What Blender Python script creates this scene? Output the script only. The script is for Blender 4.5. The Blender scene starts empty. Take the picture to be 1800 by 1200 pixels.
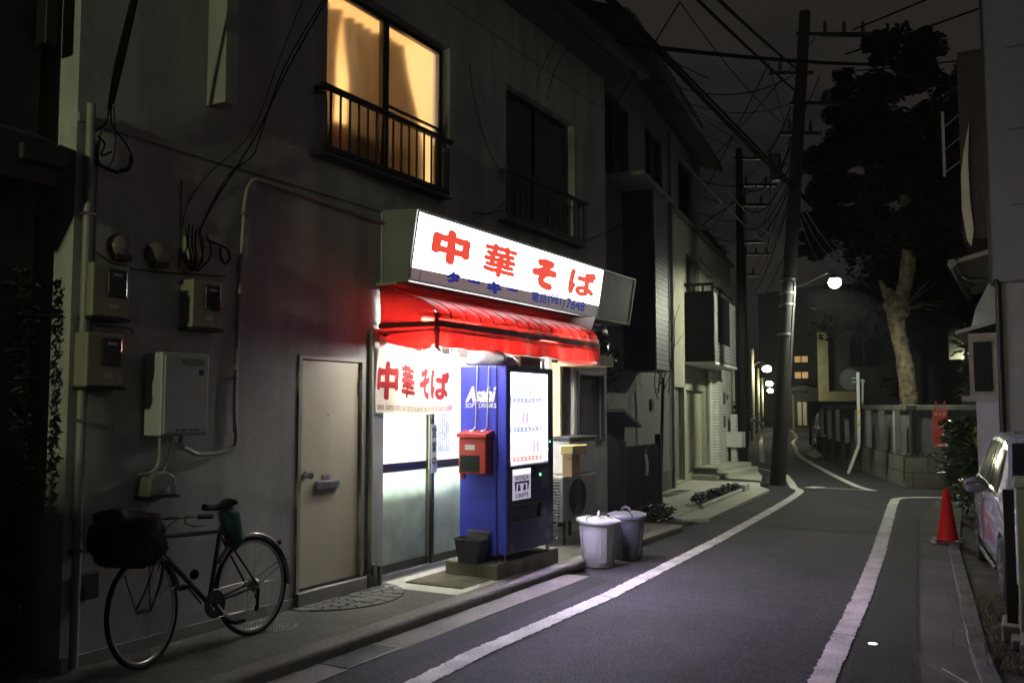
import bpy, bmesh, math, random
from mathutils import Vector, Matrix, noise
random.seed(7)
sc = bpy.context.scene
COL = sc.collection
WM = {}
R = math.radians
V = Vector

# ------------------------------------------------------------------ helpers
def tag(o, label, cat, group=None, kind=None):
    if label: o['label'] = label
    if cat: o['category'] = cat
    if group: o['group'] = group
    if kind: o['kind'] = kind
    return o

def thing(name, label, cat, loc=(0, 0, 0), rz=0.0, group=None):
    o = bpy.data.objects.new(name, None)
    COL.objects.link(o)
    o.empty_display_size = 0.1
    o.location = loc
    o.rotation_euler = (0, 0, rz)
    WM[o.name] = Matrix.Translation(V(loc)) @ Matrix.Rotation(rz, 4, 'Z')
    return tag(o, label, cat, group)

def copy_tree(o, parent=None):
    c = o.copy()
    COL.objects.link(c)
    if parent: c.parent = parent
    for ch in o.children:
        copy_tree(ch, c)
    return c

class MB:
    """collects shapes (world or local coordinates) and links them as one mesh object"""
    def __init__(s, M=None):
        s.v = []; s.f = []; s.M = M
    def add(s, vs, fs):
        n = len(s.v)
        for p in vs:
            p = V(p)
            s.v.append(s.M @ p if s.M else p)
        for f in fs: s.f.append([i + n for i in f])
        return s
    def poly(s, pts): return s.add(pts, [list(range(len(pts)))])
    def box(s, x0, x1, y0, y1, z0, z1):
        v = [(x, y, z) for z in (z0, z1) for y in (y0, y1) for x in (x0, x1)]
        return s.add(v, [[0, 2, 3, 1], [4, 5, 7, 6], [0, 1, 5, 4], [2, 6, 7, 3], [0, 4, 6, 2], [1, 3, 7, 5]])
    def obox(s, c, size, M):
        x, y, z = [a / 2 for a in size]
        v = [V(c) + M @ V((i, j, k)) for k in (-z, z) for j in (-y, y) for i in (-x, x)]
        return s.add(v, [[0, 2, 3, 1], [4, 5, 7, 6], [0, 1, 5, 4], [2, 6, 7, 3], [0, 4, 6, 2], [1, 3, 7, 5]])
    def bar(s, a, b, w, h=None):
        a = V(a); b = V(b); d = b - a; L = d.length
        if L < 1e-6: return s
        q = d.to_track_quat('X', 'Z').to_matrix()
        return s.obox((a + b) / 2, (L, w, h or w), q)
    def prism(s, pts, off):
        n = len(pts); off = V(off)
        v = [V(p) for p in pts] + [V(p) + off for p in pts]
        f = [list(range(n))[::-1], list(range(n, 2 * n))]
        for i in range(n): f.append([i, (i + 1) % n, n + (i + 1) % n, n + i])
        return s.add(v, f)
    def tube(s, pts, r, n=8, closed=False, cap=True):
        pts = [V(p) for p in pts]; m = len(pts)
        rr = r if isinstance(r, (list, tuple)) else [r] * m
        vs = []; up = None
        for i, p in enumerate(pts):
            if closed: t = pts[(i + 1) % m] - pts[i - 1]
            else: t = pts[min(i + 1, m - 1)] - pts[max(i - 1, 0)]
            if t.length < 1e-9: t = V((0, 0, 1))
            t.normalize()
            if up is None:
                up = V((0, 0, 1)) if abs(t.z) < .9 else V((1, 0, 0))
            a = up - t * up.dot(t)
            if a.length < 1e-6: a = t.orthogonal()
            a.normalize(); b = t.cross(a); up = a
            for k in range(n):
                an = 2 * math.pi * k / n
                vs.append(p + (a * math.cos(an) + b * math.sin(an)) * rr[i])
        fs = []
        for i in range(m if closed else m - 1):
            j = (i + 1) % m
            for k in range(n):
                l = (k + 1) % n
                fs.append([i * n + k, i * n + l, j * n + l, j * n + k])
        if cap and not closed:
            fs.append(list(range(n))[::-1]); fs.append([(m - 1) * n + k for k in range(n)])
        return s.add(vs, fs)
    def lathe(s, prof, c=(0, 0, 0), M=None, n=24, cap=True):
        vs = []; m = len(prof); c = V(c)
        for r, z in prof:
            for k in range(n):
                a = 2 * math.pi * k / n
                p = V((r * math.cos(a), r * math.sin(a), z))
                vs.append(c + (M @ p if M else p))
        fs = []
        for i in range(m - 1):
            for k in range(n):
                l = (k + 1) % n
                fs.append([i * n + k, i * n + l, (i + 1) * n + l, (i + 1) * n + k])
        if cap:
            fs.append(list(range(n))[::-1]); fs.append([(m - 1) * n + k for k in range(n)])
        return s.add(vs, fs)
    def ball(s, c, r, nu=12, nv=8, sx=1, sy=1, sz=1):
        c = V(c); vs = []; fs = []
        for j in range(nv + 1):
            t = math.pi * j / nv
            for i in range(nu):
                a = 2 * math.pi * i / nu
                vs.append(c + V((r * sx * math.sin(t) * math.cos(a), r * sy * math.sin(t) * math.sin(a), r * sz * math.cos(t))))
        for j in range(nv):
            for i in range(nu):
                k = (i + 1) % nu
                fs.append([j * nu + i, (j + 1) * nu + i, (j + 1) * nu + k, j * nu + k])
        return s.add(vs, fs)
    def grid(s, fn, nu, nv, thick=0):
        vs = [fn(i / nu, j / nv) for j in range(nv + 1) for i in range(nu + 1)]
        fs = [[j * (nu + 1) + i, j * (nu + 1) + i + 1, (j + 1) * (nu + 1) + i + 1, (j + 1) * (nu + 1) + i] for j in range(nv) for i in range(nu)]
        return s.add(vs, fs)
    def build_each(s, name, mat, parent, tol=.03, **kw):
        """one object per separate piece"""
        par = list(range(len(s.v)))
        def find(i):
            while par[i] != i: par[i] = par[par[i]]; i = par[i]
            return i
        for f in s.f:
            for i in f[1:]: par[find(i)] = find(f[0])
        isl = {}
        for i, p in enumerate(s.v):
            r = find(i); b_ = isl.setdefault(r, [p.copy(), p.copy(), [r]])
            for k in range(3): b_[0][k] = min(b_[0][k], p[k]); b_[1][k] = max(b_[1][k], p[k])
        cl = list(isl.values()); done = False
        while not done:
            done = True
            for i in range(len(cl)):
                for j in range(i + 1, len(cl)):
                    A, B_ = cl[i], cl[j]
                    if all(A[0][k] - tol <= B_[1][k] and B_[0][k] - tol <= A[1][k] for k in range(3)):
                        for k in range(3): A[0][k] = min(A[0][k], B_[0][k]); A[1][k] = max(A[1][k], B_[1][k])
                        A[2] += B_[2]; cl.pop(j); done = False; break
                if not done: break
        out = []
        for c_ in cl:
            rs = set(c_[2]); m = MB(); m.M = None; mp = {}
            for i, p in enumerate(s.v):
                if find(i) in rs: mp[i] = len(m.v); m.v.append(p)
            m.f = [[mp[i] for i in f] for f in s.f if find(f[0]) in rs]
            out.append(m.build(name, mat, parent, **kw))
        return out
    def build(s, name, mat, parent=None, bevel=0, smooth=None, solid=0, sub=0, clean=True):
        me = bpy.data.meshes.new(name)
        me.from_pydata([tuple(p) for p in s.v], [], s.f)
        if clean or smooth:
            bm = bmesh.new(); bm.from_mesh(me)
            bmesh.ops.remove_doubles(bm, verts=bm.verts, dist=1e-5)
            if clean: bmesh.ops.recalc_face_normals(bm, faces=bm.faces)
            bm.to_mesh(me); bm.free()
        o = bpy.data.objects.new(name, me)
        COL.objects.link(o)
        if mat: me.materials.append(mat)
        if parent:
            w = WM[parent.name]
            if s.M is None or not getattr(s, 'local', False): me.transform(w.inverted())
            o.parent = parent
            WM[o.name] = w
        else:
            WM[o.name] = Matrix()
        if smooth is not None:
            me.shade_smooth()
            me.set_sharp_from_angle(angle=R(smooth))
        if solid:
            m = o.modifiers.new('solid', 'SOLIDIFY'); m.thickness = solid; m.offset = 0
        if bevel:
            m = o.modifiers.new('bevel', 'BEVEL'); m.width = bevel; m.segments = 2; m.limit_method = 'ANGLE'; m.angle_limit = R(40)
        if sub:
            m = o.modifiers.new('sub', 'SUBSURF'); m.levels = sub; m.render_levels = sub
        return o

def rebase(o):
    """put the origin of a top-level mesh at the centre of its base"""
    me = o.data
    xs = [v.co for v in me.vertices]
    c = V(((min(p.x for p in xs) + max(p.x for p in xs)) / 2, (min(p.y for p in xs) + max(p.y for p in xs)) / 2, min(p.z for p in xs)))
    me.transform(Matrix.Translation(-c)); o.location = c
    WM[o.name] = Matrix.Translation(c)
    return o

def single(mb, name, mat, label, cat, group=None, kind=None, **k):
    return tag(rebase(mb.build(name, mat, **k)), label, cat, group, kind)

def struct(mb, name, mat, **k):
    o = mb.build(name, mat, **k); o['kind'] = 'structure'
    return o

# ------------------------------------------------------------------ materials
def _nt(name):
    m = bpy.data.materials.new(name); m.use_nodes = True
    return m, m.node_tree, m.node_tree.nodes['Principled BSDF']

def mat(name, c, rough=.6, var=.18, scale=3.0, bump=0.0, bscale=60.0, metal=0.0, spec=.5, stain=0.0, coat=0.0, fine=.5, stretch=(1, 1, 1)):
    """procedural colour: broad and fine noise over a base colour, optional streaky stains and bump"""
    m, nt, b = _nt(name)
    N = nt.nodes.new; L = nt.links.new
    tc = N('ShaderNodeTexCoord'); mp = N('ShaderNodeMapping'); mp.inputs['Scale'].default_value = stretch
    L(tc.outputs['Object'], mp.inputs['Vector'])
    n1 = N('ShaderNodeTexNoise'); n1.inputs['Scale'].default_value = scale; n1.inputs['Detail'].default_value = 5
    n2 = N('ShaderNodeTexNoise'); n2.inputs['Scale'].default_value = scale * 14; n2.inputs['Detail'].default_value = 3
    L(mp.outputs[0], n1.inputs['Vector']); L(mp.outputs[0], n2.inputs['Vector'])
    mx = N('ShaderNodeMix'); mx.data_type = 'FLOAT'; mx.inputs[0].default_value = fine * .6
    L(n1.outputs[0], mx.inputs[2]); L(n2.outputs[0], mx.inputs[3])
    rp = N('ShaderNodeValToRGB')
    lo = [max(0, x * (1 - var * 1.6)) for x in c]; hi = [min(1, x * (1 + var * 1.3)) for x in c]
    rp.color_ramp.elements[0].position = .3; rp.color_ramp.elements[0].color = (*lo, 1)
    rp.color_ramp.elements[1].position = .7; rp.color_ramp.elements[1].color = (*hi, 1)
    L(mx.outputs[0], rp.inputs[0])
    out = rp.outputs[0]
    if stain:
        mp2 = N('ShaderNodeMapping'); mp2.inputs['Scale'].default_value = (2.8, 2.8, .26); L(tc.outputs['Object'], mp2.inputs['Vector'])
        n3 = N('ShaderNodeTexNoise'); n3.inputs['Scale'].default_value = 1.3; n3.inputs['Detail'].default_value = 6; L(mp2.outputs[0], n3.inputs['Vector'])
        r3 = N('ShaderNodeValToRGB'); r3.color_ramp.elements[0].position = .38; r3.color_ramp.elements[0].color = (1 - stain,) * 3 + (1,)
        r3.color_ramp.elements[1].position = .66; r3.color_ramp.elements[1].color = (1, 1, 1, 1); L(n3.outputs[0], r3.inputs[0])
        mm = N('ShaderNodeMix'); mm.data_type = 'RGBA'; mm.blend_type = 'MULTIPLY'; mm.inputs[0].default_value = 1
        L(out, mm.inputs[6]); L(r3.outputs[0], mm.inputs[7]); out = mm.outputs[2]
    L(out, b.inputs['Base Color'])
    b.inputs['Metallic'].default_value = metal
    b.inputs['Specular IOR Level'].default_value = spec
    b.inputs['Coat Weight'].default_value = coat
    mr = N('ShaderNodeMapRange'); mr.inputs[3].default_value = max(.03, rough - .08); mr.inputs[4].default_value = min(1, rough + .08)
    L(n1.outputs[0], mr.inputs[0]); L(mr.outputs[0], b.inputs['Roughness'])
    if bump:
        nb = N('ShaderNodeTexNoise'); nb.inputs['Scale'].default_value = bscale; nb.inputs['Detail'].default_value = 4
        L(mp.outputs[0], nb.inputs['Vector'])
        bp = N('ShaderNodeBump'); bp.inputs['Strength'].default_value = bump; bp.inputs['Distance'].default_value = .01
        L(nb.outputs[0], bp.inputs['Height']); L(bp.outputs[0], b.inputs['Normal'])
    return m

def brick_mat(name, c1, c2, mortar, bw, bh, ms=.01, rough=.7, axes=('X', 'Z'), bump=.4, offset=.5, spec=.4):
    m, nt, b = _nt(name)
    N = nt.nodes.new; L = nt.links.new
    tc = N('ShaderNodeTexCoord'); sp = N('ShaderNodeSeparateXYZ'); cb = N('ShaderNodeCombineXYZ')
    L(tc.outputs['Object'], sp.inputs[0])
    if axes[0] == 'XY':
        ad = N('ShaderNodeMath'); ad.operation = 'ADD'; L(sp.outputs['X'], ad.inputs[0]); L(sp.outputs['Y'], ad.inputs[1]); L(ad.outputs[0], cb.inputs['X'])
    else: L(sp.outputs[axes[0]], cb.inputs['X'])
    L(sp.outputs[axes[1]], cb.inputs['Y'])
    t = N('ShaderNodeTexBrick'); t.offset = offset
    t.inputs['Color1'].default_value = (*c1, 1); t.inputs['Color2'].default_value = (*c2, 1); t.inputs['Mortar'].default_value = (*mortar, 1)
    t.inputs['Scale'].default_value = 1; t.inputs['Mortar Size'].default_value = ms; t.inputs['Brick Width'].default_value = bw; t.inputs['Row Height'].default_value = bh
    t.inputs['Mortar Smooth'].default_value = .15
    L(cb.outputs[0], t.inputs['Vector'])
    n = N('ShaderNodeTexNoise'); n.inputs['Scale'].default_value = 6; n.inputs['Detail'].default_value = 6; L(tc.outputs['Object'], n.inputs['Vector'])
    mr = N('ShaderNodeMapRange'); mr.inputs[3].default_value = .6; mr.inputs[4].default_value = 1.35; L(n.outputs[0], mr.inputs[0])
    mm = N('ShaderNodeMix'); mm.data_type = 'RGBA'; mm.blend_type = 'MULTIPLY'; mm.inputs[0].default_value = 1
    L(t.outputs['Color'], mm.inputs[6]); L(mr.outputs[0], mm.inputs[7]); L(mm.outputs[2], b.inputs['Base Color'])
    b.inputs['Roughness'].default_value = rough; b.inputs['Specular IOR Level'].default_value = spec
    iv = N('ShaderNodeMath'); iv.operation = 'SUBTRACT'; iv.inputs[0].default_value = 1; L(t.outputs['Fac'], iv.inputs[1])
    bp = N('ShaderNodeBump'); bp.inputs['Strength'].default_value = bump; bp.inputs['Distance'].default_value = .008
    L(iv.outputs[0], bp.inputs['Height']); L(bp.outputs[0], b.inputs['Normal'])
    return m

def glow(name, c, strength, base=None):
    m, nt, b = _nt(name)
    b.inputs['Base Color'].default_value = (*(base or c), 1)
    b.inputs['Emission Color'].default_value = (*c, 1)
    b.inputs['Emission Strength'].default_value = strength
    b.inputs['Roughness'].default_value = .4
    return m

def sheet_mat(name, c, trans=.5, rough=.6, var=.12, scale=6, clear=0, tcol=None):
    """cloth, frosted glass or plastic sheet that lets light through"""
    m, nt, b = _nt(name)
    N = nt.nodes.new; L = nt.links.new
    tc = N('ShaderNodeTexCoord'); n1 = N('ShaderNodeTexNoise'); n1.inputs['Scale'].default_value = scale; n1.inputs['Detail'].default_value = 5
    L(tc.outputs['Object'], n1.inputs['Vector'])
    rp = N('ShaderNodeValToRGB')
    rp.color_ramp.elements[0].position = .3; rp.color_ramp.elements[0].color = (*[x * (1 - var * 1.5) for x in c], 1)
    rp.color_ramp.elements[1].position = .7; rp.color_ramp.elements[1].color = (*[min(1, x * (1 + var)) for x in c], 1)
    L(n1.outputs[0], rp.inputs[0]); L(rp.outputs[0], b.inputs['Base Color'])
    b.inputs['Roughness'].default_value = rough
    tr = N('ShaderNodeBsdfTranslucent')
    if tcol: tr.inputs[0].default_value = (*tcol, 1)
    else: L(rp.outputs[0], tr.inputs[0])
    mx = N('ShaderNodeMixShader'); mx.inputs[0].default_value = trans
    L(b.outputs[0], mx.inputs[1]); L(tr.outputs[0], mx.inputs[2])
    out = mx.outputs[0]
    if clear:
        tp = N('ShaderNodeBsdfTransparent'); tp.inputs[0].default_value = (*(tcol or c), 1)
        m2 = N('ShaderNodeMixShader'); m2.inputs[0].default_value = clear
        L(out, m2.inputs[1]); L(tp.outputs[0], m2.inputs[2]); out = m2.outputs[0]
    L(out, nt.nodes['Material Output'].inputs['Surface'])
    return m

def glass_dark(name, c=(.012, .013, .015), rough=.06):
    return mat(name, c, rough=rough, var=.2, scale=1.2, spec=.6)

# ------------------------------------------------------------------ text
def text_verts(body, offset=0.0, shear=0.0, res=3):
    c = bpy.data.curves.new('lettering', 'FONT'); c.body = body; c.size = 1; c.offset = offset; c.shear = shear; c.resolution_u = res
    o = bpy.data.objects.new('lettering', c); COL.objects.link(o)
    me = bpy.data.meshes.new_from_object(o.evaluated_get(bpy.context.evaluated_depsgraph_get()))
    vs = [v.co.copy() for v in me.vertices]; fs = [list(p.vertices) for p in me.polygons]
    bpy.data.objects.remove(o); bpy.data.curves.remove(c); bpy.data.meshes.remove(me)
    return vs, fs

def put_text(mb, body, fn, u0, u1, v0, v1, bold=0.0, shear=0.0, cuts=0, wob=0.0, boldx=None):
    """fit the text into the rectangle u0..u1, v0..v1 and map (u, v, depth) to space with fn; bold strokes are layered copies"""
    vs, fs = text_verts(body, 0, shear)
    if cuts:
        bm = bmesh.new()
        bv = [bm.verts.new(v) for v in vs]
        for f in fs:
            try: bm.faces.new([bv[i] for i in f])
            except ValueError: pass
        bmesh.ops.triangulate(bm, faces=bm.faces)
        bmesh.ops.subdivide_edges(bm, edges=bm.edges, cuts=cuts, use_grid_fill=False)
        bm.verts.index_update()
        vs = [v.co.copy() for v in bm.verts]; fs = [[v.index for v in f.verts] for f in bm.faces]; bm.free()
    xs = [v.x for v in vs]; ys = [v.y for v in vs]
    a, b, c, d = min(xs), max(xs), min(ys), max(ys)
    out = []; flat = []
    for v in vs:
        u = (v.x - a) / max(b - a, 1e-6); w = (v.y - c) / max(d - c, 1e-6)
        if wob:
            u += wob * noise.noise(V((u * 3, w * 3, len(body) + ord(body[0]) % 17))); w += wob * noise.noise(V((u * 3 + 9, w * 3, ord(body[0]) % 13)))
        flat.append((u, w))
    bx = (boldx if boldx is not None else bold) / max(b - a, .3); by = bold / max(d - c, .3)
    dirs = [(0, 0)] if not bold else [(0, 0)] + [(math.cos(k * .7854), math.sin(k * .7854)) for k in range(8)]
    for k, (dx, dy) in enumerate(dirs):
        s0 = 1 - 2 * bx; s1 = 1 - 2 * by
        mb.add([fn(u0 + (bx + u * s0 + dx * bx) * (u1 - u0), v0 + (by + w * s1 + dy * by) * (v1 - v0), k * .00012) for u, w in flat], fs)
    return mb

def wall_holes(mb, x0, x1, z0, z1, y0, y1, holes):
    """a wall slab between planes y0 (front) and y1 with rectangular openings (hx0,hx1,hz0,hz1)"""
    xs = sorted({x0, x1, *[h[0] for h in holes], *[h[1] for h in holes]})
    zs = sorted({z0, z1, *[h[2] for h in holes], *[h[3] for h in holes]})
    def hole(x, z): return any(h[0] < x < h[1] and h[2] < z < h[3] for h in holes)
    for i in range(len(xs) - 1):
        for j in range(len(zs) - 1):
            if hole((xs[i] + xs[i + 1]) / 2, (zs[j] + zs[j + 1]) / 2): continue
            for y in (y0, y1):
                mb.poly([(xs[i], y, zs[j]), (xs[i + 1], y, zs[j]), (xs[i + 1], y, zs[j + 1]), (xs[i], y, zs[j + 1])])
    for a, b, c, d in [(x0, x1, z0, z1)] + list(holes):
        mb.poly([(a, y0, c), (a, y1, c), (a, y1, d), (a, y0, d)]); mb.poly([(b, y0, c), (b, y1, c), (b, y1, d), (b, y0, d)])
        mb.poly([(a, y0, c), (b, y0, c), (b, y1, c), (a, y1, c)]); mb.poly([(a, y0, d), (b, y0, d), (b, y1, d), (a, y1, d)])
    return mb

def sag(a, b, s, n=14):
    a = V(a); b = V(b)
    return [a.lerp(b, i / n) - V((0, 0, s * 4 * (i / n) * (1 - i / n))) for i in range(n + 1)]

def smooth_path(pts, n=6):
    """Catmull-Rom through the points"""
    P = [V(p) for p in pts]; out = []
    for i in range(len(P) - 1):
        p0 = P[max(i - 1, 0)]; p1 = P[i]; p2 = P[i + 1]; p3 = P[min(i + 2, len(P) - 1)]
        for k in range(n):
            t = k / n
            out.append(.5 * ((2 * p1) + (p2 - p0) * t + (2 * p0 - 5 * p1 + 4 * p2 - p3) * t * t + (3 * p1 - p0 - 3 * p2 + p3) * t ** 3))
    out.append(P[-1])
    return out
# ------------------------------------------------------------------ materials used in the street
PLASTER = mat('plaster', (.46, .46, .445), rough=.9, var=.15, scale=.9, bump=.5, bscale=110, spec=.2, stain=.28)
PLASTER_TRIM = mat('plaster_trim', (.33, .33, .31), rough=.85, var=.12, scale=2, bump=.2, stain=.15, spec=.25)
CONCRETE = mat('concrete', (.27, .265, .24), rough=.9, var=.2, scale=2.2, bump=.5, bscale=70, stain=.0, spec=.2)
CONCRETE_D = mat('weathered_concrete', (.13, .128, .115), rough=.92, var=.3, scale=2.6, bump=.6, bscale=60, stain=.35, spec=.2)
STONE = brick_mat('stone_block', (.15, .145, .12), (.10, .10, .08), (.085, .08, .065), .62, .32, .02, .92, axes=('XY', 'Z'), bump=.9)
DARK_METAL = mat('black_metal', (.012, .012, .013), rough=.45, var=.3, spec=.45)
BROWN_METAL = mat('dark_bronze_metal', (.018, .014, .011), rough=.4, var=.3, spec=.5)
STEEL = mat('worn_steel', (.42, .42, .43), rough=.32, var=.15, metal=.9, scale=8)
CHROME = mat('bright_chrome', (.75, .75, .77), rough=.12, var=.05, metal=1.0)
ALU = mat('aluminium', (.45, .45, .46), rough=.38, var=.1, metal=.7, scale=3)
RUBBER = mat('black_rubber', (.010, .010, .010), rough=.75, var=.3, spec=.3)
BLACK_CABLE = mat('black_cable', (.007, .007, .007), rough=.9, var=.2, spec=.1)
CABLE_LIT = mat('lit_cable', (.16, .16, .15), rough=.6, var=.2)  # paler copy of the black cable, lamp light put into its colour
GREY_PIPE = mat('grey_plastic_pipe', (.30, .30, .28), rough=.5, var=.12, stain=.2)
WHITE_PAINT = mat('white_paint', (.62, .62, .60), rough=.5, var=.08, stain=.12)
DARK_GLASS = glass_dark('dark_window_glass')
ROOF = mat('dark_roofing', (.03, .03, .03), rough=.8, var=.3, bump=.3)

# ------------------------------------------------------------------ camera
cam = bpy.data.cameras.new('camera'); cam.lens = 1616 / 1800 * 36; cam.sensor_width = 36; cam.clip_end = 600; cam.clip_start = .05
co = bpy.data.objects.new('camera', cam); COL.objects.link(co)
co.location = (0, 0, 1.70); co.rotation_euler = (R(90 + 4.005), 0, R(29.27 - 90))
sc.camera = co

# ------------------------------------------------------------------ night sky: low cloud lit brown by the city
w = bpy.data.worlds.new('World'); sc.world = w; w.use_nodes = True
nt = w.node_tree; bg = nt.nodes['Background']
tc = nt.nodes.new('ShaderNodeTexCoord'); mp = nt.nodes.new('ShaderNodeMapping'); mp.inputs['Scale'].default_value = (1.6, 1.6, 4.2); mp.inputs['Location'].default_value = (.35, .2, .1)
n1 = nt.nodes.new('ShaderNodeTexNoise'); n1.inputs['Scale'].default_value = 2.1; n1.inputs['Detail'].default_value = 6; n1.inputs['Roughness'].default_value = .55
rp = nt.nodes.new('ShaderNodeValToRGB')
e = rp.color_ramp.elements
e[0].position = .36; e[0].color = (.0056, .0056, .0066, 1)
e[1].position = .58; e[1].color = (.0185, .0158, .0138, 1)
e.new(.47).color = (.0125, .0112, .0103, 1)
nt.links.new(tc.outputs['Generated'], mp.inputs[0]); nt.links.new(mp.outputs[0], n1.inputs['Vector']); nt.links.new(n1.outputs[0], rp.inputs[0])
nt.links.new(rp.outputs[0], bg.inputs['Color'])
# low sky glow added out of view to lift the shop wall
dp = nt.nodes.new('ShaderNodeVectorMath'); dp.operation = 'DOT_PRODUCT'; dp.inputs[1].default_value = (.30, -.93, .20)
nt.links.new(tc.outputs['Generated'], dp.inputs[0])
gr_ = nt.nodes.new('ShaderNodeMapRange'); gr_.interpolation_type = 'SMOOTHSTEP'; gr_.inputs[1].default_value = .35; gr_.inputs[2].default_value = 1.0; gr_.inputs[3].default_value = 1.0; gr_.inputs[4].default_value = 4.6
nt.links.new(dp.outputs['Value'], gr_.inputs[0]); nt.links.new(gr_.outputs[0], bg.inputs['Strength'])

# ------------------------------------------------------------------ ground, road and markings
def asphalt_mat(name, c, seed=0):
    m, nt, b = _nt(name)
    N = nt.nodes.new; L = nt.links.new
    tc = N('ShaderNodeTexCoord')
    v = N('ShaderNodeTexVoronoi'); v.inputs['Scale'].default_value = 85; L(tc.outputs['Object'], v.inputs['Vector'])
    n = N('ShaderNodeTexNoise'); n.inputs['Scale'].default_value = 1.1; n.inputs['Detail'].default_value = 7; n.inputs['Roughness'].default_value = .62; L(tc.outputs['Object'], n.inputs['Vector'])
    n2 = N('ShaderNodeTexNoise'); n2.inputs['Scale'].default_value = 110; n2.inputs['Detail'].default_value = 3; L(tc.outputs['Object'], n2.inputs['Vector'])
    sx = N('ShaderNodeSeparateColor'); L(v.outputs['Color'], sx.inputs[0])
    r1 = N('ShaderNodeMapRange'); r1.inputs[3].default_value = .45; r1.inputs[4].default_value = 1.7; L(sx.outputs[0], r1.inputs[0])
    r2 = N('ShaderNodeMapRange'); r2.inputs[1].default_value = .3; r2.inputs[2].default_value = .7; r2.inputs[3].default_value = .72; r2.inputs[4].default_value = 1.3; L(n.outputs[0], r2.inputs[0])
    mu = N('ShaderNodeMath'); mu.operation = 'MULTIPLY'; L(r1.outputs[0], mu.inputs[0]); L(r2.outputs[0], mu.inputs[1])
    vm = N('ShaderNodeVectorMath'); vm.operation = 'SCALE'; vm.inputs[0].default_value = c; L(mu.outputs[0], vm.inputs['Scale'])
    L(vm.outputs[0], b.inputs['Base Color'])
    b.inputs['Roughness'].default_value = .8; b.inputs['Specular IOR Level'].default_value = .2
    bp = N('ShaderNodeBump'); bp.inputs['Strength'].default_value = .75; bp.inputs['Distance'].default_value = .006
    ad = N('ShaderNodeMath'); ad.operation = 'ADD'; L(v.outputs['Distance'], ad.inputs[0]); L(n2.outputs[0], ad.inputs[1])
    L(ad.outputs[0], bp.inputs['Height']); L(bp.outputs[0], b.inputs['Normal'])
    return m

ASPHALT = asphalt_mat('asphalt', (.037, .0345, .041))
ASPHALT_OLD = asphalt_mat('older_asphalt', (.023, .023, .0225))
ASPHALT_NEW = asphalt_mat('patched_asphalt', (.021, .021, .022))
SOIL = mat('soil', (.05, .042, .03), rough=.95, var=.5, scale=6, bump=.8, bscale=40, spec=.1)
WALKWAY = mat('walkway_concrete', (.15, .145, .125), rough=.9, var=.28, scale=1.8, bump=.5, bscale=80, spec=.2, fine=.7)
GUTTER = mat('gutter_concrete', (.22, .21, .185), rough=.9, var=.22, scale=2.3, bump=.45, bscale=90, spec=.2, fine=.7)
APRON = mat('forecourt_concrete', (.46, .45, .39), rough=.9, var=.14, scale=1.1, bump=.3, bscale=90, spec=.2, fine=.6)
LINE = mat('road_line_paint', (.55, .54, .51), rough=.8, var=.38, scale=4, bump=.4, bscale=90, fine=.9)

g = MB(); g.poly([(-260, -260, -.03), (320, -260, -.03), (320, 260, -.03), (-260, 260, -.03)])
struct(g, 'ground', SOIL)
g = MB()
g.poly([(-40, 3.88, 0), (-40, .0, 0), (3, .0, 0), (7.0, .73, 0), (15.0, 1.48, 0), (20.4, 1.3, 0), (20.4, -9, 0), (21.0, -9, 0), (20.9, 2.3, 0), (24.5, 3.6, 0), (29.7, 5.3, 0), (40, 8.0, 0), (80, 14.5, 0), (80, 19.5, 0), (42, 11.2, 0), (30, 8.4, 0), (24.2, 6.4, 0), (22.0, 5.5, 0), (18.5, 4.5, 0), (13.4, 4.15, 0), (12.4, 4.4, 0), (9.5, 4.6, 0), (8.6, 3.9, 0)])
struct(g, 'road', ASPHALT)
g = MB(); g.poly([(13.2, 1.36, .004), (14.9, 1.5, .004), (15.2, 3.45, .004), (15.0, 4.1, .004), (13.5, 4.0, .004), (13.1, 3.4, .004)])
struct(g, 'road_patch', ASPHALT_NEW)
g = MB(); g.poly([(3, .10, .003), (7.0, .76, .003), (15.0, 1.50, .003), (18.2, 2.0, .003), (11.5, 1.45, .003), (8.7, 1.22, .003), (6, 1.05, .003), (3, .9, .003)])
struct(g, 'road_shoulder', ASPHALT_OLD)
g = MB(); g.poly([(3, 3.62, .003), (6, 3.58, .003), (8.4, 3.62, .003), (8.55, 3.90, .003), (3, 3.90, .003)])
struct(g, 'road_edge_strip', ASPHALT_OLD)
# cracks and seams across the carriageway
def strip(mb, pts, w, z, jit=0.0, step=.05, seed=1):
    rnd = random.Random(seed); P = []
    path = [V((x, y, 0)) for x, y in pts]
    for a, b in zip(path[:-1], path[1:]):
        n = max(1, int((b - a).length / step))
        for i in range(n): P.append(a.lerp(b, i / n))
    P.append(path[-1]); L = []; Rr = []
    for i, p in enumerate(P):
        t = (P[min(i + 1, len(P) - 1)] - P[max(i - 1, 0)]).normalized(); nn = V((-t.y, t.x, 0))
        L.append(p + nn * (w / 2 + rnd.uniform(-jit, jit)) + V((0, 0, z))); Rr.append(p - nn * (w / 2 + rnd.uniform(-jit, jit)) + V((0, 0, z)))
    n = len(P)
    mb.add(L + Rr, [[i, i + 1, n + i + 1, n + i] for i in range(n - 1)])
    return mb
CRACK = mat('road_crack', (.010, .010, .010), rough=.95)
g = MB()
strip(g, [(7.75, 3.6), (7.62, 3.2), (7.5, 2.4), (7.32, 1.6), (7.2, .75)], .012, .0125, .004, .06, 3)
strip(g, [(7.0, .73), (9, .92), (11, 1.11), (13, 1.3), (15.0, 1.48)], .022, .0125, .006, .08, 4)
strip(g, [(13.15, 3.9), (13.15, 3.0), (13.25, 1.4)], .018, .0125, .007, .06, 5)
strip(g, [(11.7, 3.2), (11.5, 2.2), (11.4, 1.4)], .008, .0125, .004, .06, 6)
struct(g, 'road_cracks', CRACK)

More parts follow.
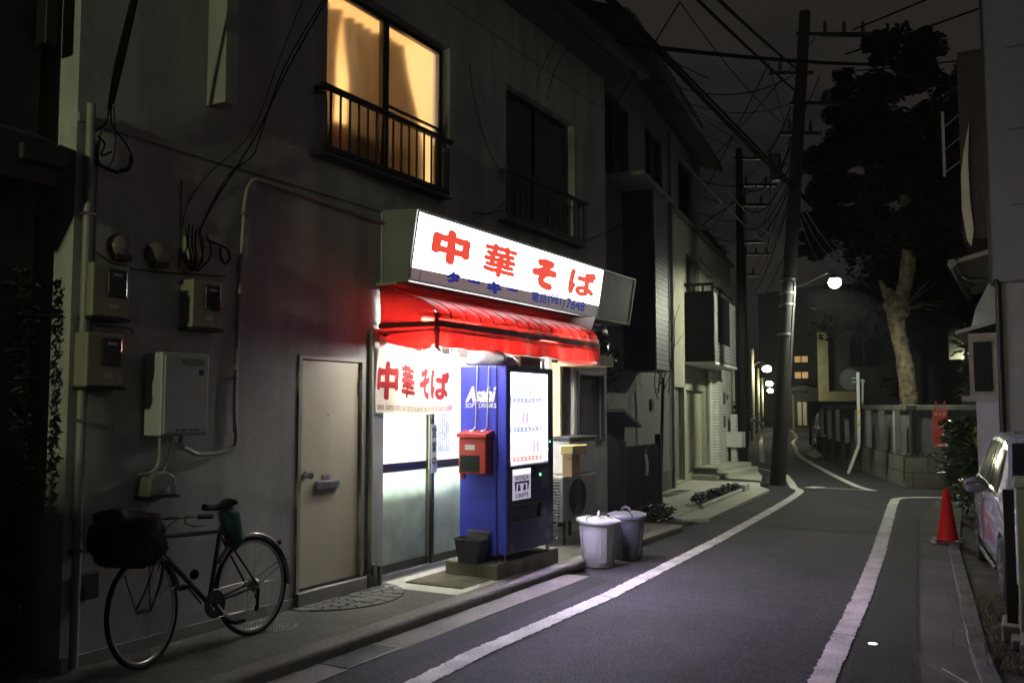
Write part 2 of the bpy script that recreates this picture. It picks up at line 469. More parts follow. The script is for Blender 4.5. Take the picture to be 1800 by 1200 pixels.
def arc_path(pts): return [(p.x, p.y) for p in smooth_path([(x, y, 0) for x, y in pts], 8)]
g = MB()
strip(g, [(2.4, 3.42), (4.77, 3.325), (5.5, 3.37), (7.68, 3.34), (11.54, 3.49), (14.83, 3.685)] + arc_path([(14.83, 3.685), (17.3, 3.86), (18.9, 4.03), (19.6, 4.28), (20.2, 4.45), (21.2, 4.72), (23.2, 5.3)])[1:], .155, .009, .009, .035, 11)
single(g, 'road_line', LINE, 'long white edge line beside the shop pavement, bending left at the far corner', 'road line')
g = MB()
strip(g, [(3.2, .92), (5.98, 1.17), (8.77, 1.35), (11.57, 1.58)] + arc_path([(11.57, 1.58), (15.0, 1.9), (17.7, 2.14), (18.35, 2.13), (18.62, 1.95), (18.85, 1.55), (19.0, .6)])[1:], .155, .009, .009, .035, 12)
single(g, 'road_line', LINE, 'white edge line on the right, turning right just before the traffic cone', 'road line')
g = MB()
strip(g, arc_path([(19.75, 2.75), (21.05, 3.36), (26.36, 5.08), (32.6, 6.95), (39, 8.45), (44.5, 9.75), (52, 11.2), (66, 14.6)]), .15, .009, .006, .08, 13)
single(g, 'road_line', LINE, 'white edge line of the lane beyond, running along the stone wall', 'road line')
g = MB()
strip(g, [(28.0, 7.05), (33.5, 8.45), (41.5, 10.5), (52, 13.1)], .16, .009, .006, .08, 14)
single(g, 'road_line', LINE, 'short white edge line on the left of the far lane behind the leaning pole', 'road line')
g = MB()
strip(g, [(20.0, 4.08), (19.9, 3.82)], .42, .009, .006, .04, 15); strip(g, [(19.9, 3.82), (19.8, 2.85)], .10, .009, .004, .04, 16)
single(g, 'road_line', LINE, 'thin white give-way line with a blunt end across the mouth of the lane', 'road line')
g = MB(); strip(g, [(25.3, 6.55), (24.4, 5.9)], .1, .009, .004, .04, 17)
single(g, 'road_line', LINE, 'faint thin white line crossing behind the foot of the leaning pole', 'road line')
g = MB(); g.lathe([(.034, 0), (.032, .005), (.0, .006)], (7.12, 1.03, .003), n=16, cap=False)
single(g, 'road_stud', glow('stud_glow', (.9, .9, .85), .8), 'small round white reflective stud beside the right edge line', 'road stud', smooth=40)  # emission stands in for the light the stud throws back

# left walkway with its kerb and gutter
def kerb_profile(x0, x1, y, z, w, mb, step=.3, r=.03):
    n = int((x1 - x0) / step); prof = [(0, 0), (0, z - r), (r * .3, z - r * .3), (r, z), (w, z), (w, 0)]
    vs = []; fs = []
    for i in range(n + 1):
        x = x0 + (x1 - x0) * i / n; j = noise.noise(V((x * 1.3, 0, 3))) * .012
        for a, b in prof: vs.append((x, y + a + j * (1 if a < w else 0), b + j * .4 * (1 if b else 0)))
    m = len(prof)
    for i in range(n):
        for k in range(m - 1): fs.append([i * m + k, i * m + k + 1, (i + 1) * m + k + 1, (i + 1) * m + k])
    fs.append(list(range(m))); fs.append([n * m + k for k in range(m)])
    mb.add(vs, fs)
g = MB(); kerb_profile(-12, 12.15, 4.15, .088, .16, g); struct(g, 'kerb', GUTTER, smooth=50)
g = MB(); g.box(-12, 12.15, 4.31, 5.62, -.02, .084); struct(g, 'walkway', WALKWAY)
g = MB(); g.box(6.72, 8.62, 4.312, 5.19, .06, .094); struct(g, 'doorstep', mat('pale_doorstep', (.66, .64, .55), rough=.85, var=.16, scale=2.5, bump=.35, bscale=90, spec=.2), bevel=.008)
g = MB(); g.box(-12, 8.5, 3.88, 4.15, -.05, .006); struct(g, 'gutter', GUTTER)
g = MB(); g.box(4.78, 5.34, 3.90, 4.14, .0065, .012)
t = thing('drain_cover', 'rectangular concrete drain lid with a pale metal edge in the gutter', 'drain cover', (5.06, 4.02, .006))
g.build('lid', CONCRETE_D, t, bevel=.003)
g = MB(); g.box(4.78, 5.36, 3.885, 3.897, .0065, .0145); g.box(5.345, 5.357, 3.90, 4.14, .0065, .0145); g.build('edging', STEEL, t)
# woven steel grating in front of the glass doors
t = thing('door_grating', 'worn steel checker grating lying in front of the glass sliding doors', 'grating', (7.3, 4.75, .094))
g = MB(); g.box(6.95, 7.60, 4.40, 5.00, .095, .1); g.build('backing_sheet', mat('dark_pit', (.02, .019, .016), rough=.9), t)
g = MB()
for i in range(34):
    x = 6.95 + .65 * i / 33
    g.box(x - .0045, x + .0045, 4.40, 5.00, .1, .109)
for i in range(23):
    y = 4.40 + .6 * i / 22
    g.box(6.94, 7.61, y - .006, y + .006, .1001, .1065)
g.build('bars', mat('rusty_grating', (.33, .29, .22), rough=.6, var=.35, metal=.3, scale=5), t)
# fan of setts in front of the steel door
t = thing('paving_fan', 'half round fan of dark paving setts in front of the steel door', 'paving', (6.2, 5.0, .084))
SETT = mat('paving_setts', (.16, .155, .14), rough=.85, var=.3, scale=3, bump=.5)
g = MB()
for ring in range(5):
    r0 = .09 + ring * .088; r1 = r0 + .080; n = 4 + ring * 2
    for k in range(n):
        a0 = math.pi + math.pi * (k + .07 + .5 * (ring % 2) / n) / n; a1 = math.pi + math.pi * (k + .93) / n
        pts = [(6.24 + 1.18 * r * math.cos(a), 5.19 + .98 * r * math.sin(a), .084) for r, a in ((r0, a0), (r1, a0), (r1, (a0 + a1) / 2), (r1, a1), (r0, a1))]
        g.prism(pts, (0, 0, .012 + random.uniform(-.003, .003)))
g.build('setts', SETT, t, bevel=.004)
g = MB(); g.prism([(6.24 + 1.18 * .535 * math.cos(math.pi + math.pi * k / 30), 5.195 + .98 * .535 * math.sin(math.pi + math.pi * k / 30), .0845) for k in range(31)], (0, 0, .006))
g.build('joint_bed', mat('dark_joint', (.03, .03, .028), rough=.95), t)
# manhole lid under the back wheel and a small round cap
t = thing('manhole_cover', 'round cast lid with a raised grid set in the pavement under the bicycle', 'manhole cover', (5.14, 4.93, .084))
g = MB(); g.lathe([(.205, 0), (.205, .004), (.19, .006), (.19, .004), (0, .004)], (5.14, 4.93, .084), n=36, cap=False); g.build('rim', mat('pale_cast_iron', (.24, .24, .22), rough=.6, metal=.4, var=.2), t, smooth=40)
g = MB()
for i in range(-6, 7):
    h = math.sqrt(max(0, .18 ** 2 - (i * .028) ** 2))
    g.box(5.14 + i * .028 - .006, 5.14 + i * .028 + .006, 4.93 - h, 4.93 + h, .088, .0925)
    g.box(5.14 - h, 5.14 + h, 4.93 + i * .028 - .006, 4.93 + i * .028 + .006, .0881, .0915)
g.build('grid_ribs', bpy.data.materials['pale_cast_iron'], t)
g = MB(); g.lathe([(.09, 0), (.088, .006), (0, .008)], (5.72, 5.06, .084), n=24, cap=False)
single(g, 'pipe_cap', bpy.data.materials['pale_cast_iron'], 'small plain round lid in the pavement between bicycle and paving fan', 'drain cap', smooth=40)

# right side: L gutter, kerb, dirt strip
g = MB(); g.prism([(3, -.02, .0), (3, .10, 0), (7.0, .73, 0), (15.0, 1.48, 0), (18.6, 1.5, 0), (18.6, 1.2, 0), (12.0, .87, 0), (7.15, .41, 0), (5, .1, 0)], (0, 0, .007)); struct(g, 'gutter', mat('dark_gutter_concrete', (.085, .082, .074), rough=.9, var=.3, scale=1.6, bump=.5, bscale=80, spec=.2))  # darker concrete than the left gutter
g = MB(); g.prism([(4, .0, .0), (7.15, .41, 0), (12.0, .87, 0), (18.4, 1.2, 0), (18.4, 1.08, 0), (12.0, .75, 0), (7.16, .29, 0), (4, -.12, 0)], (0, 0, .05)); struct(g, 'kerb', CONCRETE_D, bevel=.012)
g = MB(); g.poly([(2, -.4, .03), (7.16, .28, .03), (12.0, .74, .03), (20.0, 1.2, .03), (20.0, -9, .03), (2, -9, .03)]); struct(g, 'parking_ground', mat('parking_ground_gravel', (.06, .055, .042), rough=.95, var=.45, scale=5, bump=.8, bscale=50, spec=.15))
t = thing('drain_cover', 'concrete lid with a cut metal slot in the right hand gutter', 'drain cover', (6.5, .33, .007))
g = MB(); g.prism([(6.15, .30, .0075), (6.70, .64, .0075), (6.92, .34, .0075), (6.35, .05, .0075)], (0, 0, .01)); g.build('lid', CONCRETE_D, t, bevel=.004)
g = MB(); g.bar((6.30, .35, .019), (6.62, .54, .019), .014, .004); g.build('slot_edge', STEEL, t)

# forecourt of the houses
g = MB(); g.prism([(13.05, 4.47, -.02), (13.38, 4.16, -.02), (18.5, 4.52, -.02), (19.2, 4.9, -.02), (22.0, 5.55, -.02), (23.9, 6.15, -.02), (24.6, 7.2, -.02), (20, 6.8, -.02), (13.6, 5.95, -.02)], (0, 0, .075)); struct(g, 'forecourt', APRON, bevel=.01)
g = MB(); strip(g, [(13.25, 4.62), (18.55, 4.95), (19.4, 5.2)], .02, .0565, .003, .1, 21); struct(g, 'forecourt_joint', CRACK)
g = MB(); g.box(20.0, 23.6, 6.05, 7.0, .05, .17); g.box(20.7, 23.7, 6.25, 7.05, .17, .27); struct(g, 'step', APRON, bevel=.01)
# ================================================================== the noodle shop building
F = 5.2
b = thing('shop_building', 'two storey grey plastered shop house with a lit upstairs window and noodle shop below', 'building', (7.8, 5.2, 0))
HOLES = [(8.80, 10.2, .70, 2.30), (5.72, 6.54, .20, 2.10), (6.82, 8.62, .095, 2.36), (10.30, 10.95, 1.15, 2.30), (11.06, 11.84, 1.25, 2.12), (6.0, 7.94, 3.93, 5.46), (9.14, 11.0, 3.93, 5.46)]
g = MB(); wall_holes(g, 3.64, 12.02, 0, 6.42, F, F + .22, HOLES)
g.box(3.64, 3.80, F + .221, 13, 0, 6.42); g.box(11.86, 12.02, F + .221, 13, 0, 6.42)
g.build('wall', PLASTER, b)
g = MB(); g.box(3.70, 12.4, 4.78, 13, 6.42, 6.56); g.build('eaves', mat('dark_eaves', (.05, .05, .048), rough=.8, var=.2), b, bevel=.01)
g = MB(); g.prism([(3.7, 4.70, 6.565), (3.7, 13, 8.2), (12.4, 13, 8.2), (12.4, 4.70, 6.565)], (0, 0, .09)); g.build('roof', ROOF, b)
g = MB(); g.prism([(3.7, 4.775, 6.44), (3.7, 4.66, 6.46), (3.7, 4.65, 6.55), (3.7, 4.775, 6.55)], (8.7, 0, 0)); g.build('gutter', DARK_METAL, b)
g = MB(); g.box(3.64, 12.02, F - .012, F - .001, 5.93, 5.965); g.box(3.64, 12.02, F - .02, F - .001, 3.50, 3.56)
g.box(3.64, 5.70, F - .018, F - .0005, 0, .165); g.build('string_course', PLASTER_TRIM, b, bevel=.004)
g = MB(); g.box(4.68, 4.80, F - .19, F - .0005, 3.90, 6.41); g.build('wall_duct', PLASTER_TRIM, b, bevel=.004)
# door pier between the two doors
PIER = mat('pier_paint', (.30, .295, .30), rough=.6, var=.1, stain=.2)
g = MB(); g.box(6.66, 6.815, F - .03, F + .2, .085, 2.40); g.build('door_pier', PIER, b, bevel=.004)
g = MB(); g.tube([(6.625, F - .035, .24), (6.625, F - .035, 2.38)], .022, 8); g.build('downpipe', GREY_PIPE, b, smooth=40)
g = MB(); g.box(6.56, 6.72, F - .07, F - .001, .085, .22); g.box(6.60, 6.65, F - .10, F - .07, .2, .30); g.box(6.70, 6.735, F - .09, F - .03, .085, .27); g.build('pipe_shoe', CONCRETE_D, b, bevel=.006)

# steel door
DOORP = mat('beige_door_paint', (.56, .51, .38), rough=.45, var=.07, scale=1.6, stain=.10)
d = MB(); d.box(5.745, 6.515, F + .02, F + .06, .215, 2.08); do = d.build('door', DOORP, b, bevel=.004)
g = MB(); g.box(5.70, 5.74, F - .014, F + .10, .20, 2.12); g.box(6.52, 6.565, F - .014, F + .10, .20, 2.12); g.box(5.74, 6.52, F - .014, F + .10, 2.085, 2.12); g.build('door_frame', mat('door_frame_paint', (.34, .32, .27), rough=.5, var=.1, stain=.15), b, bevel=.003)
g = MB(); g.box(5.68, 6.58, F - .06, F + .06, .085, .20); g.build('threshold', CONCRETE, b, bevel=.01)
g = MB(); g.lathe([(.032, 0), (.032, .008), (.014, .012), (.014, .04), (.03, .05), (.034, .066), (.026, .08), (0, .083)], (5.815, F + .02, 1.13), Matrix.Rotation(R(90), 3, 'X'), 20, cap=False); g.build('door_knob', CHROME, do, smooth=45)
g = MB(); g.box(5.95, 6.24, F - .008, F + .0195, 1.005, 1.075); g.build('mail_slot', ALU, do, bevel=.006)
g = MB(); g.box(5.965, 6.225, F - .013, F - .0085, 1.03, 1.062); g.build('slot_flap', STEEL, do, bevel=.003)
g = MB(); g.box(6.04, 6.14, F + .0155, F + .0198, 1.09, 1.12); g.build('name_plate', ALU, do)
g = MB(); g.lathe([(.007, 0), (.007, .003), (0, .003)], (6.10, F + .0195, 1.62), Matrix.Rotation(R(90), 3, 'X'), 12, cap=False); g.build('spyhole', DARK_METAL, do)
g = MB(); g.box(6.505, 6.53, F - .02, F + .018, 1.82, 1.93); g.box(6.505, 6.53, F - .02, F + .018, .36, .47); g.build_each('hinge', STEEL, do, bevel=.003)

# glass sliding doors
BRONZE = BROWN_METAL
FROST = sheet_mat('frosted_glass', (.86, .89, .85), trans=.80, rough=.35, var=.07, scale=9)
FROST2 = sheet_mat('streaky_frosted_glass', (.60, .68, .62), trans=.72, rough=.3, var=.16, scale=4)
gd = thing('sliding_door', 'pair of frosted glass sliding shop doors lit white from inside', 'sliding door', (7.7, 5.27, .095))
OLIVE = mat('olive_aluminium', (.20, .19, .11), rough=.4, metal=.4, var=.15)
g = MB(); g.box(6.82, 8.62, F + .02, F + .15, .096, .14); g.box(6.825, 8.615, F + .02, F + .15, 2.30, 2.355); g.build('track', ALU, gd, bevel=.003)
def leaf(x0, x1, y, olive_right):
    lf = thing_part = MB()
    g = MB(); g.box(x0, x1, y, y + .035, .14, .215); g.box(x0, x1, y, y + .035, 2.22, 2.295); g.box(x0 + .045, x1 - .04, y - .003, y + .032, 1.075, 1.155)
    g.box(x0, x0 + .045, y + .001, y + .036, .216, 2.219)
    fr = g.build('door_frame', BRONZE, gd, bevel=.003)
    g = MB(); g.box(x1 - .04, x1, y + .0005, y + .034, .216, 2.219); g.build('stile', OLIVE, fr, bevel=.003)
    g = MB(); g.box(x0 + .046, x1 - .041, y + .012, y + .018, 1.156, 2.219); g.build('upper_pane', FROST, gd)
    g = MB(); g.box(x0 + .046, x1 - .041, y + .012, y + .018, .216, 1.074); g.build('lower_pane', FROST2, gd)
leaf(6.83, 7.72, F + .085, True); leaf(7.70, 8.61, F + .035, False)
# papers on the door
sgn = thing('open_sign', 'narrow white strip with vertical black characters hanging on the door stile', 'sign', (7.72, 5.2, 1.05))
g = MB(); g.box(7.665, 7.775, F + .024, F + .0275, 1.03, 1.52); g.build('board', sheet_mat('sign_strip_paper', (.85, .85, .84), trans=.75), sgn)
INK = mat('black_ink', (.012, .012, .014), rough=.7)
g = MB()
for k, ch in enumerate('営業中'): put_text(g, ch, lambda u, v, o=0: V((u, F + .0225 - o, v)), 7.680, 7.760, 1.38 - k * .145, 1.49 - k * .145, bold=.02)
g.build('lettering', INK, sgn)
nt_ = thing('notice', 'white paper notice with lines of blue writing taped to the door glass', 'notice', (7.92, 5.23, 1.2))
g = MB(); g.box(7.815, 8.03, F + .044, F + .0455, 1.20, 1.66); g.build('paper', sheet_mat('notice_paper', (.90, .90, .95), trans=.85), nt_)
g = MB(); rnd = random.Random(3)
for c in range(6):
    z = 1.62
    x = 8.005 - c * .034
    while z > 1.24:
        h = rnd.uniform(.012, .024)
        if rnd.random() > .15: g.box(x - .006, x + .006, F + .0425, F + .0435, z - h, z)
        z -= h + .006
g.build('writing', sheet_mat('blue_ink', (.45, .45, .75), trans=.7), nt_)

# side windows of the shop
g = MB(); g.box(10.31, 10.94, F + .05, F + .09, 1.16, 1.20); g.box(10.31, 10.94, F + .05, F + .09, 2.25, 2.29); g.box(10.31, 10.35, F + .05, F + .09, 1.2, 2.25); g.box(10.66, 10.94, F + .045, F + .09, 1.2, 2.25)
wn = g.build('window_frame', DARK_METAL, b, bevel=.003)
g = MB(); g.box(10.351, 10.659, F + .065, F + .071, 1.201, 2.249); g.build('window_pane', sheet_mat('yellow_window_glass', (.86, .80, .55), trans=.8, rough=.4), wn)
g = MB(); g.box(11.02, 11.88, F - .03, F + .02, 1.21, 1.25); g.box(11.02, 11.88, F - .03, F + .02, 2.12, 2.16); g.box(11.02, 11.06, F - .03, F + .02, 1.25, 2.12); g.box(11.84, 11.88, F - .03, F + .02, 1.25, 2.12)
w2 = g.build('window_frame', DARK_METAL, b, bevel=.003)
g = MB(); g.box(11.061, 11.839, F + .03, F + .04, 1.251, 2.119); g.build('window_pane', mat('slate_glass', (.035, .037, .042), rough=.25, var=.15), w2)
g = MB(); g.box(8.81, 10.19, F + .05, F + .09, .71, .75); g.box(8.81, 10.19, F + .05, F + .09, 2.25, 2.29); g.box(8.81, 8.85, F + .05, F + .09, .75, 2.25); g.box(10.15, 10.19, F + .05, F + .09, .75, 2.25); g.box(9.48, 9.52, F + .05, F + .09, .75, 2.25)
wn = g.build('window_frame', BRONZE, b, bevel=.003)
g = MB(); g.box(8.851, 10.149, F + .065, F + .071, .751, 2.249); g.build('window_pane', FROST, wn)
# rooms behind the lit glass
RWALL = mat('room_wall', (.10, .10, .09), rough=.8, var=.05)
g = MB(); wall_holes(g, 6.62, 11.4, .08, 2.7, 9.6, 9.61, []); g.box(6.61, 6.62, F + .23, 9.6, .08, 2.7); g.box(11.4, 11.41, F + .23, 9.6, .08, 2.7); g.box(6.62, 11.4, F + .23, 9.6, 2.70, 2.71); g.build('shop_room', RWALL, b)
g = MB(); g.box(6.62, 11.4, F + .23, 9.6, .07, .079); g.build('shop_floor', mat('room_floor', (.25, .22, .18), rough=.6), b)
ct = MB(); ct.box(6.75, 8.75, 5.60, 6.0, .08, .985); ct.box(7.95, 8.62, 5.62, 5.9, .986, 1.03)
single(ct, 'counter', mat('counter_wood', (.24, .23, .20), rough=.5), 'low counter seen as a grey shadow behind the frosted shop doors', 'counter', bevel=.005)  # placed to keep the room light off the lower panes

def lamp_light(name, kind, loc, power, color, radius=.1, parent=None):
    l = bpy.data.lights.new(name, kind); l.energy = power; l.color = color
    if kind == 'POINT': l.shadow_soft_size = radius
    o = bpy.data.objects.new(name, l); COL.objects.link(o); o.location = loc
    return o
lamp_light('shop_ceiling_light', 'POINT', (7.9, 8.4, 2.35), 15000, (1, .985, .94), .75)

# upstairs windows
def sash(x0, x1, z0, z1, y, rail=None):
    g = MB(); m = (x0 + x1) / 2
    g.box(x0, x1, y, y + .06, z1 - .05, z1); g.box(x0, x1, y, y + .06, z0, z0 + .05); g.box(x0, x0 + .04, y, y + .06, z0 + .05, z1 - .05); g.box(x1 - .04, x1, y, y + .06, z0 + .05, z1 - .05)
    g.box(m - .045, m + .045, y - .004, y + .055, z0 + .05, z1 - .05)
    if rail: g.box(m + .045, x1 - .04, y + .01, y + .035, rail - .012, rail + .012)
    return g.build('window_frame', DARK_METAL, b, bevel=.003)
fr = sash(6.0, 7.94, 3.93, 5.46, F + .10, rail=4.60)
rgm, rnt, rb0 = _nt('rippled_window_glass'); rb0.inputs['Base Color'].default_value = (1, 1, 1, 1); rb0.inputs['Transmission Weight'].default_value = 1; rb0.inputs['Roughness'].default_value = .22; rb0.inputs['IOR'].default_value = 1.35
g = MB(); g.box(6.041, 6.924, F + .12, F + .124, 3.981, 5.409); g.box(7.016, 7.899, F + .12, F + .124, 3.981, 5.409); g.build('window_pane', rgm, fr)
fr2 = sash(9.14, 11.0, 3.93, 5.46, F + .10)
g = MB(); g.box(9.181, 10.959, F + .12, F + .13, 3.981, 5.409); g.build('window_pane', mat('blind_dark_glass', (.006, .006, .006), rough=.35), fr2)
def railing(x0, x1, zt, n):
    """bowed iron balustrade in front of an upstairs window"""
    g = MB(); y = F - .12
    g.box(x0 - .06, x1 + .06, y - .025, y + .025, zt, zt + .04); g.box(x0 - .06, x1 + .04, y - .02, F - .003, 3.80, 3.815)
    g.box(x0 - .03, x1, y - .012, y + .012, 3.84, 3.89)
    for x in (x0 - .0, x1 + .0):
        g.tube(smooth_path([(x, F - .005, zt - .02), (x, F - .06, zt - .02), (x, y + .01, zt - .05), (x, y, zt - .14), (x, y, 3.84)], 4), .008, 6)
        g.box(x - .015, x + .015, y, F - .003, zt + .005, zt + .045)
    rl = g.build('window_railing', DARK_METAL, b)
    g = MB()
    for i in range(n):
        x = x0 + .06 + (x1 - x0 - .12) * i / (n - 1); g.box(x - .008, x + .008, y - .007, y + .007, 3.892, zt - .001)
    g.build('bars', DARK_METAL, rl)
railing(5.86, 7.74, 4.37, 15); railing(9.0, 11.06, 4.37, 15)
# warm room with curtains
g = MB(); WARM = mat('warm_wallpaper', (.80, .69, .50), rough=.8, var=.05)
g.box(5.75, 8.35, 7.9, 7.91, 3.9, 5.8); g.box(5.74, 5.75, F + .23, 7.9, 3.9, 5.8); g.box(8.35, 8.36, F + .23, 7.9, 3.9, 5.8); g.box(5.75, 8.35, F + .23, 7.9, 5.8, 5.81); g.box(5.75, 8.35, F + .23, 7.9, 3.88, 3.89)
g.build('upstairs_room', WARM, b)
lamp_light('upstairs_room_light', 'POINT', (7.05, 6.9, 5.35), 330, (1, .77, .49), .12)
CURT = sheet_mat('brown_curtain', (.42, .32, .19), trans=.5, rough=.9, var=.12, scale=3, tcol=(.075, .054, .031))
def curtain(name, lab, xl, xr, z0, z1, folds, amp=.035, matl=None):
    g = MB()
    def fn(u, v):
        z = z0 + (z1 - z0) * v; a, bb = xl(z), xr(z)
        return V((a + (bb - a) * u, 5.52 + amp * math.sin(u * folds * 6.283 + .6 * math.sin(v * 3)) + .012 * math.sin(v * 9 + u * 7), z))
    g.grid(fn, folds * 10, 14)
    return single(g, 'curtain', matl or CURT, lab, 'curtain', smooth=60)
zt = lambda z: (z - 4.4) / 1.05
curtain('c', 'brown curtain gathered at the left edge of the lit upstairs window', lambda z: 6.02, lambda z: 6.585 - .10 * max(0, min(1, (5.42 - z) / .6)), 3.95, 5.40, 3)
curtain('c', 'brown curtain filling the middle of the left pane of the lit upstairs window', lambda z: 6.595 + .09 * max(0, min(1, (5.42 - z) / .6)), lambda z: 7.14, 4.0, 5.38, 4)
curtain('c', 'curtain drawn back diagonally in the right pane of the lit upstairs window', lambda z: 7.12, lambda z: 7.53 + .42 * max(0, min(1, (5.40 - z) / 1.1)), 3.95, 5.40, 4)
CHEST = mat('chest_wood', (.42, .17, .05), rough=.5, var=.2)
g = MB(); g.box(6.1, 7.15, 5.66, 6.0, 3.9, 4.36); g.box(6.08, 7.17, 5.64, 6.02, 4.361, 4.39)
single(g, 'chest', CHEST, 'orange brown low chest glimpsed behind the railing of the lit window', 'chest', bevel=.004)
g = MB(); g.ball((7.42, 5.85, 4.28), .17, 14, 10, 1, .8, 1.9); single(g, 'garment_bag', mat('dark_bundle', (.02, .018, .015), rough=.8), 'dark bundle standing inside the lit window behind the railing', 'bundle', smooth=60)

# ------------------------------------------------------------------ illuminated shop sign
sg = thing('shop_sign', 'long white illuminated sign box with red and blue Japanese lettering above the awning', 'sign', (9.4, 4.95, 2.82))
def S(x, v, out=0.0): return V((x, 4.89 - .1 * v / .628 - .987 * out, 2.85 + .62 * v / .628 - .159 * out))
HOUSING = mat('sign_housing', (.23, .25, .23), rough=.55, var=.12, stain=.2)
g = MB()
pl = lambda x: [V((x, 5.195, 3.52)), V((x, 4.80, 3.485)), V((x, 4.895, 2.83)), V((x, 5.195, 2.83))]
g.prism(pl(6.79), (.012, 0, 0)); g.prism(pl(12.10), (.012, 0, 0))
g.add([V((6.802, 5.195, 3.522)), V((6.802, 4.79, 3.487)), V((12.1, 4.79, 3.487)), V((12.1, 5.195, 3.522)), V((6.802, 5.195, 2.832)), V((6.802, 4.90, 2.832)), V((12.1, 4.90, 2.832)), V((12.1, 5.195, 2.832))], [[0, 1, 2, 3], [4, 5, 6, 7]])
g.build('housing', HOUSING, sg)
g = MB()
for x0, x1 in ((6.80, 10.99), (11.0, 12.11)):
    for v0, v1 in ((-.006, .006), (.622, .64)):
        g.add([S(x0, v0, .0), S(x1, v0, .0), S(x1, v1, .0), S(x0, v1, .0), S(x0, v0, .012), S(x1, v0, .012), S(x1, v1, .012), S(x0, v1, .012)], [[0, 1, 2, 3], [4, 5, 6, 7], [0, 1, 5, 4], [2, 3, 7, 6], [0, 3, 7, 4], [1, 2, 6, 5]])
for x in (6.797, 6.955, 10.98, 12.10):
    w_ = .004 if x == 6.955 else .012
    g.add([S(x, 0, 0), S(x + w_, 0, 0), S(x + w_, .63, 0), S(x, .63, 0), S(x, 0, .011), S(x + w_, 0, .011), S(x + w_, .63, .011), S(x, .63, .011)], [[0, 1, 2, 3], [4, 5, 6, 7], [0, 1, 5, 4], [2, 3, 7, 6], [0, 3, 7, 4], [1, 2, 6, 5]])
g.build('trim', ALU, sg)
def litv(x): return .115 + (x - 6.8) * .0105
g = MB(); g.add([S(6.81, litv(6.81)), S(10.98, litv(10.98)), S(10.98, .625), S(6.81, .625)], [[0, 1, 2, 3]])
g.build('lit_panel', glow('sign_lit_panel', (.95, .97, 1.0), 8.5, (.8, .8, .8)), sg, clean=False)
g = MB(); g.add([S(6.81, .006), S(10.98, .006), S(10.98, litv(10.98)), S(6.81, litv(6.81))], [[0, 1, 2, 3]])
g.build('shaded_panel_strip', glow('sign_shaded_strip', (.80, .72, .75), .16, (.55, .52, .53)), sg, clean=False)  # shadow of the inner tray put into this strip's dim colour
g = MB(); g.add([S(10.995, .006), S(12.1, .006), S(12.1, .622), S(10.995, .622)], [[0, 1, 2, 3]])
g.build('blank_panel', mat('sign_blank_panel', (.26, .27, .26), rough=.5, var=.08, stain=.15), sg, clean=False)
g = MB(); put_text(g, 'FFK', lambda u, v, o=0: V((6.7885 - o, u, v)), 5.14, 4.99, 3.445, 3.47, bold=.01)
RED = glow('sign_red_letters', (.86, .085, .05), .95, (.5, .03, .02)); BLUE = glow('sign_blue_letters', (.03, .05, .42), .45, (.02, .03, .25))
g = MB(); T = lambda u, v, o=0: S(u, v, .003 + o)
for ch, a, c, d0, d1, of in (('中', 7.07, 7.75, .212, .548, .06), ('華', 8.02, 8.70, .210, .550, .036), ('そ', 9.06, 9.70, .196, .548, .068), ('ば', 10.02, 10.82, .222, .548, .048)):
    put_text(g, ch, T, a, c, d0, d1, bold=of, cuts=1, wob=.05)
g.build_each('red_character', RED, sg, tol=.12, clean=False)
g = MB()
for ch, a, c, d0, d1 in (('タ', 7.39, 7.64, .048, .162), ('ー', 7.79, 8.02, .092, .126), ('キ', 8.16, 8.47, .030, .160), ('ー', 8.59, 8.82, .098, .130)):
    put_text(g, ch, T, a, c, d0, d1, bold=.075 if ch != 'ー' else .055, cuts=1, wob=.03)
put_text(g, '電', T, 9.15, 9.33, .036, .166, bold=.02); put_text(g, '話', T, 9.35, 9.53, .036, .166, bold=.02)
put_text(g, '(981)', T, 9.55, 10.00, .026, .176, bold=.022); put_text(g, '7648', T, 10.04, 10.58, .038, .170, bold=.026)
g.build_each('blue_lettering', BLUE, sg, tol=.18, clean=False)

# ------------------------------------------------------------------ red awning
aw = thing('awning', 'translucent red vinyl awning with iron frame glowing over the shop entrance', 'awning', (8.5, 4.85, 2.2))
REDV = sheet_mat('red_vinyl', (.44, .012, .012), trans=.13, rough=.42, clear=.15, var=.14, scale=2.5, tcol=(.75, .02, .015))
AX0, AX1 = 6.74, 10.26
prof = [(5.17, 2.80), (5.0, 2.75), (4.82, 2.695), (4.68, 2.645), (4.60, 2.60), (4.555, 2.55), (4.535, 2.49), (4.53, 2.42), (4.53, 2.33), (4.53, 2.23)]
def aw_pt(u, v):
    x = AX0 + (AX1 - AX0) * u; k = v * (len(prof) - 1); i = min(int(k), len(prof) - 2); f = k - i
    y = prof[i][0] * (1 - f) + prof[i + 1][0] * f; z = prof[i][1] * (1 - f) + prof[i + 1][1] * f
    rib = abs(math.sin(u * 14 * math.pi)) * .005 * (1 if v < .75 else .3)
    low = max(0, (v - .72) / .28)
    z += -.012 * math.sin(u * math.pi) * low + .018 * low * noise.noise(V((u * 9, 0, 1))) - .012 * (1 - abs(math.sin(u * 14 * math.pi))) * (0 if v > .7 else 1)
    y += .035 * low * noise.noise(V((u * 14, v * 3, 4))) + .014 * low * noise.noise(V((u * 45, v * 8, 9))) - rib * .6
    return V((x, y, z + rib * (.5 if v < .7 else 0)))
g = MB(); g.grid(aw_pt, 112, 27); g.build('canopy', REDV, aw, smooth=50)
WEB = mat('dark_red_webbing', (.15, .006, .008), rough=.6)
g = MB()
for v0, v1, o in ((.728, .800, .005), (.836, .850, .005), (.625, .640, .004)):
    g.grid(lambda u, v: aw_pt(u, v0 + (v1 - v0) * v) + V((0, -o, .003 if v0 < .7 else 0)), 112, 2)
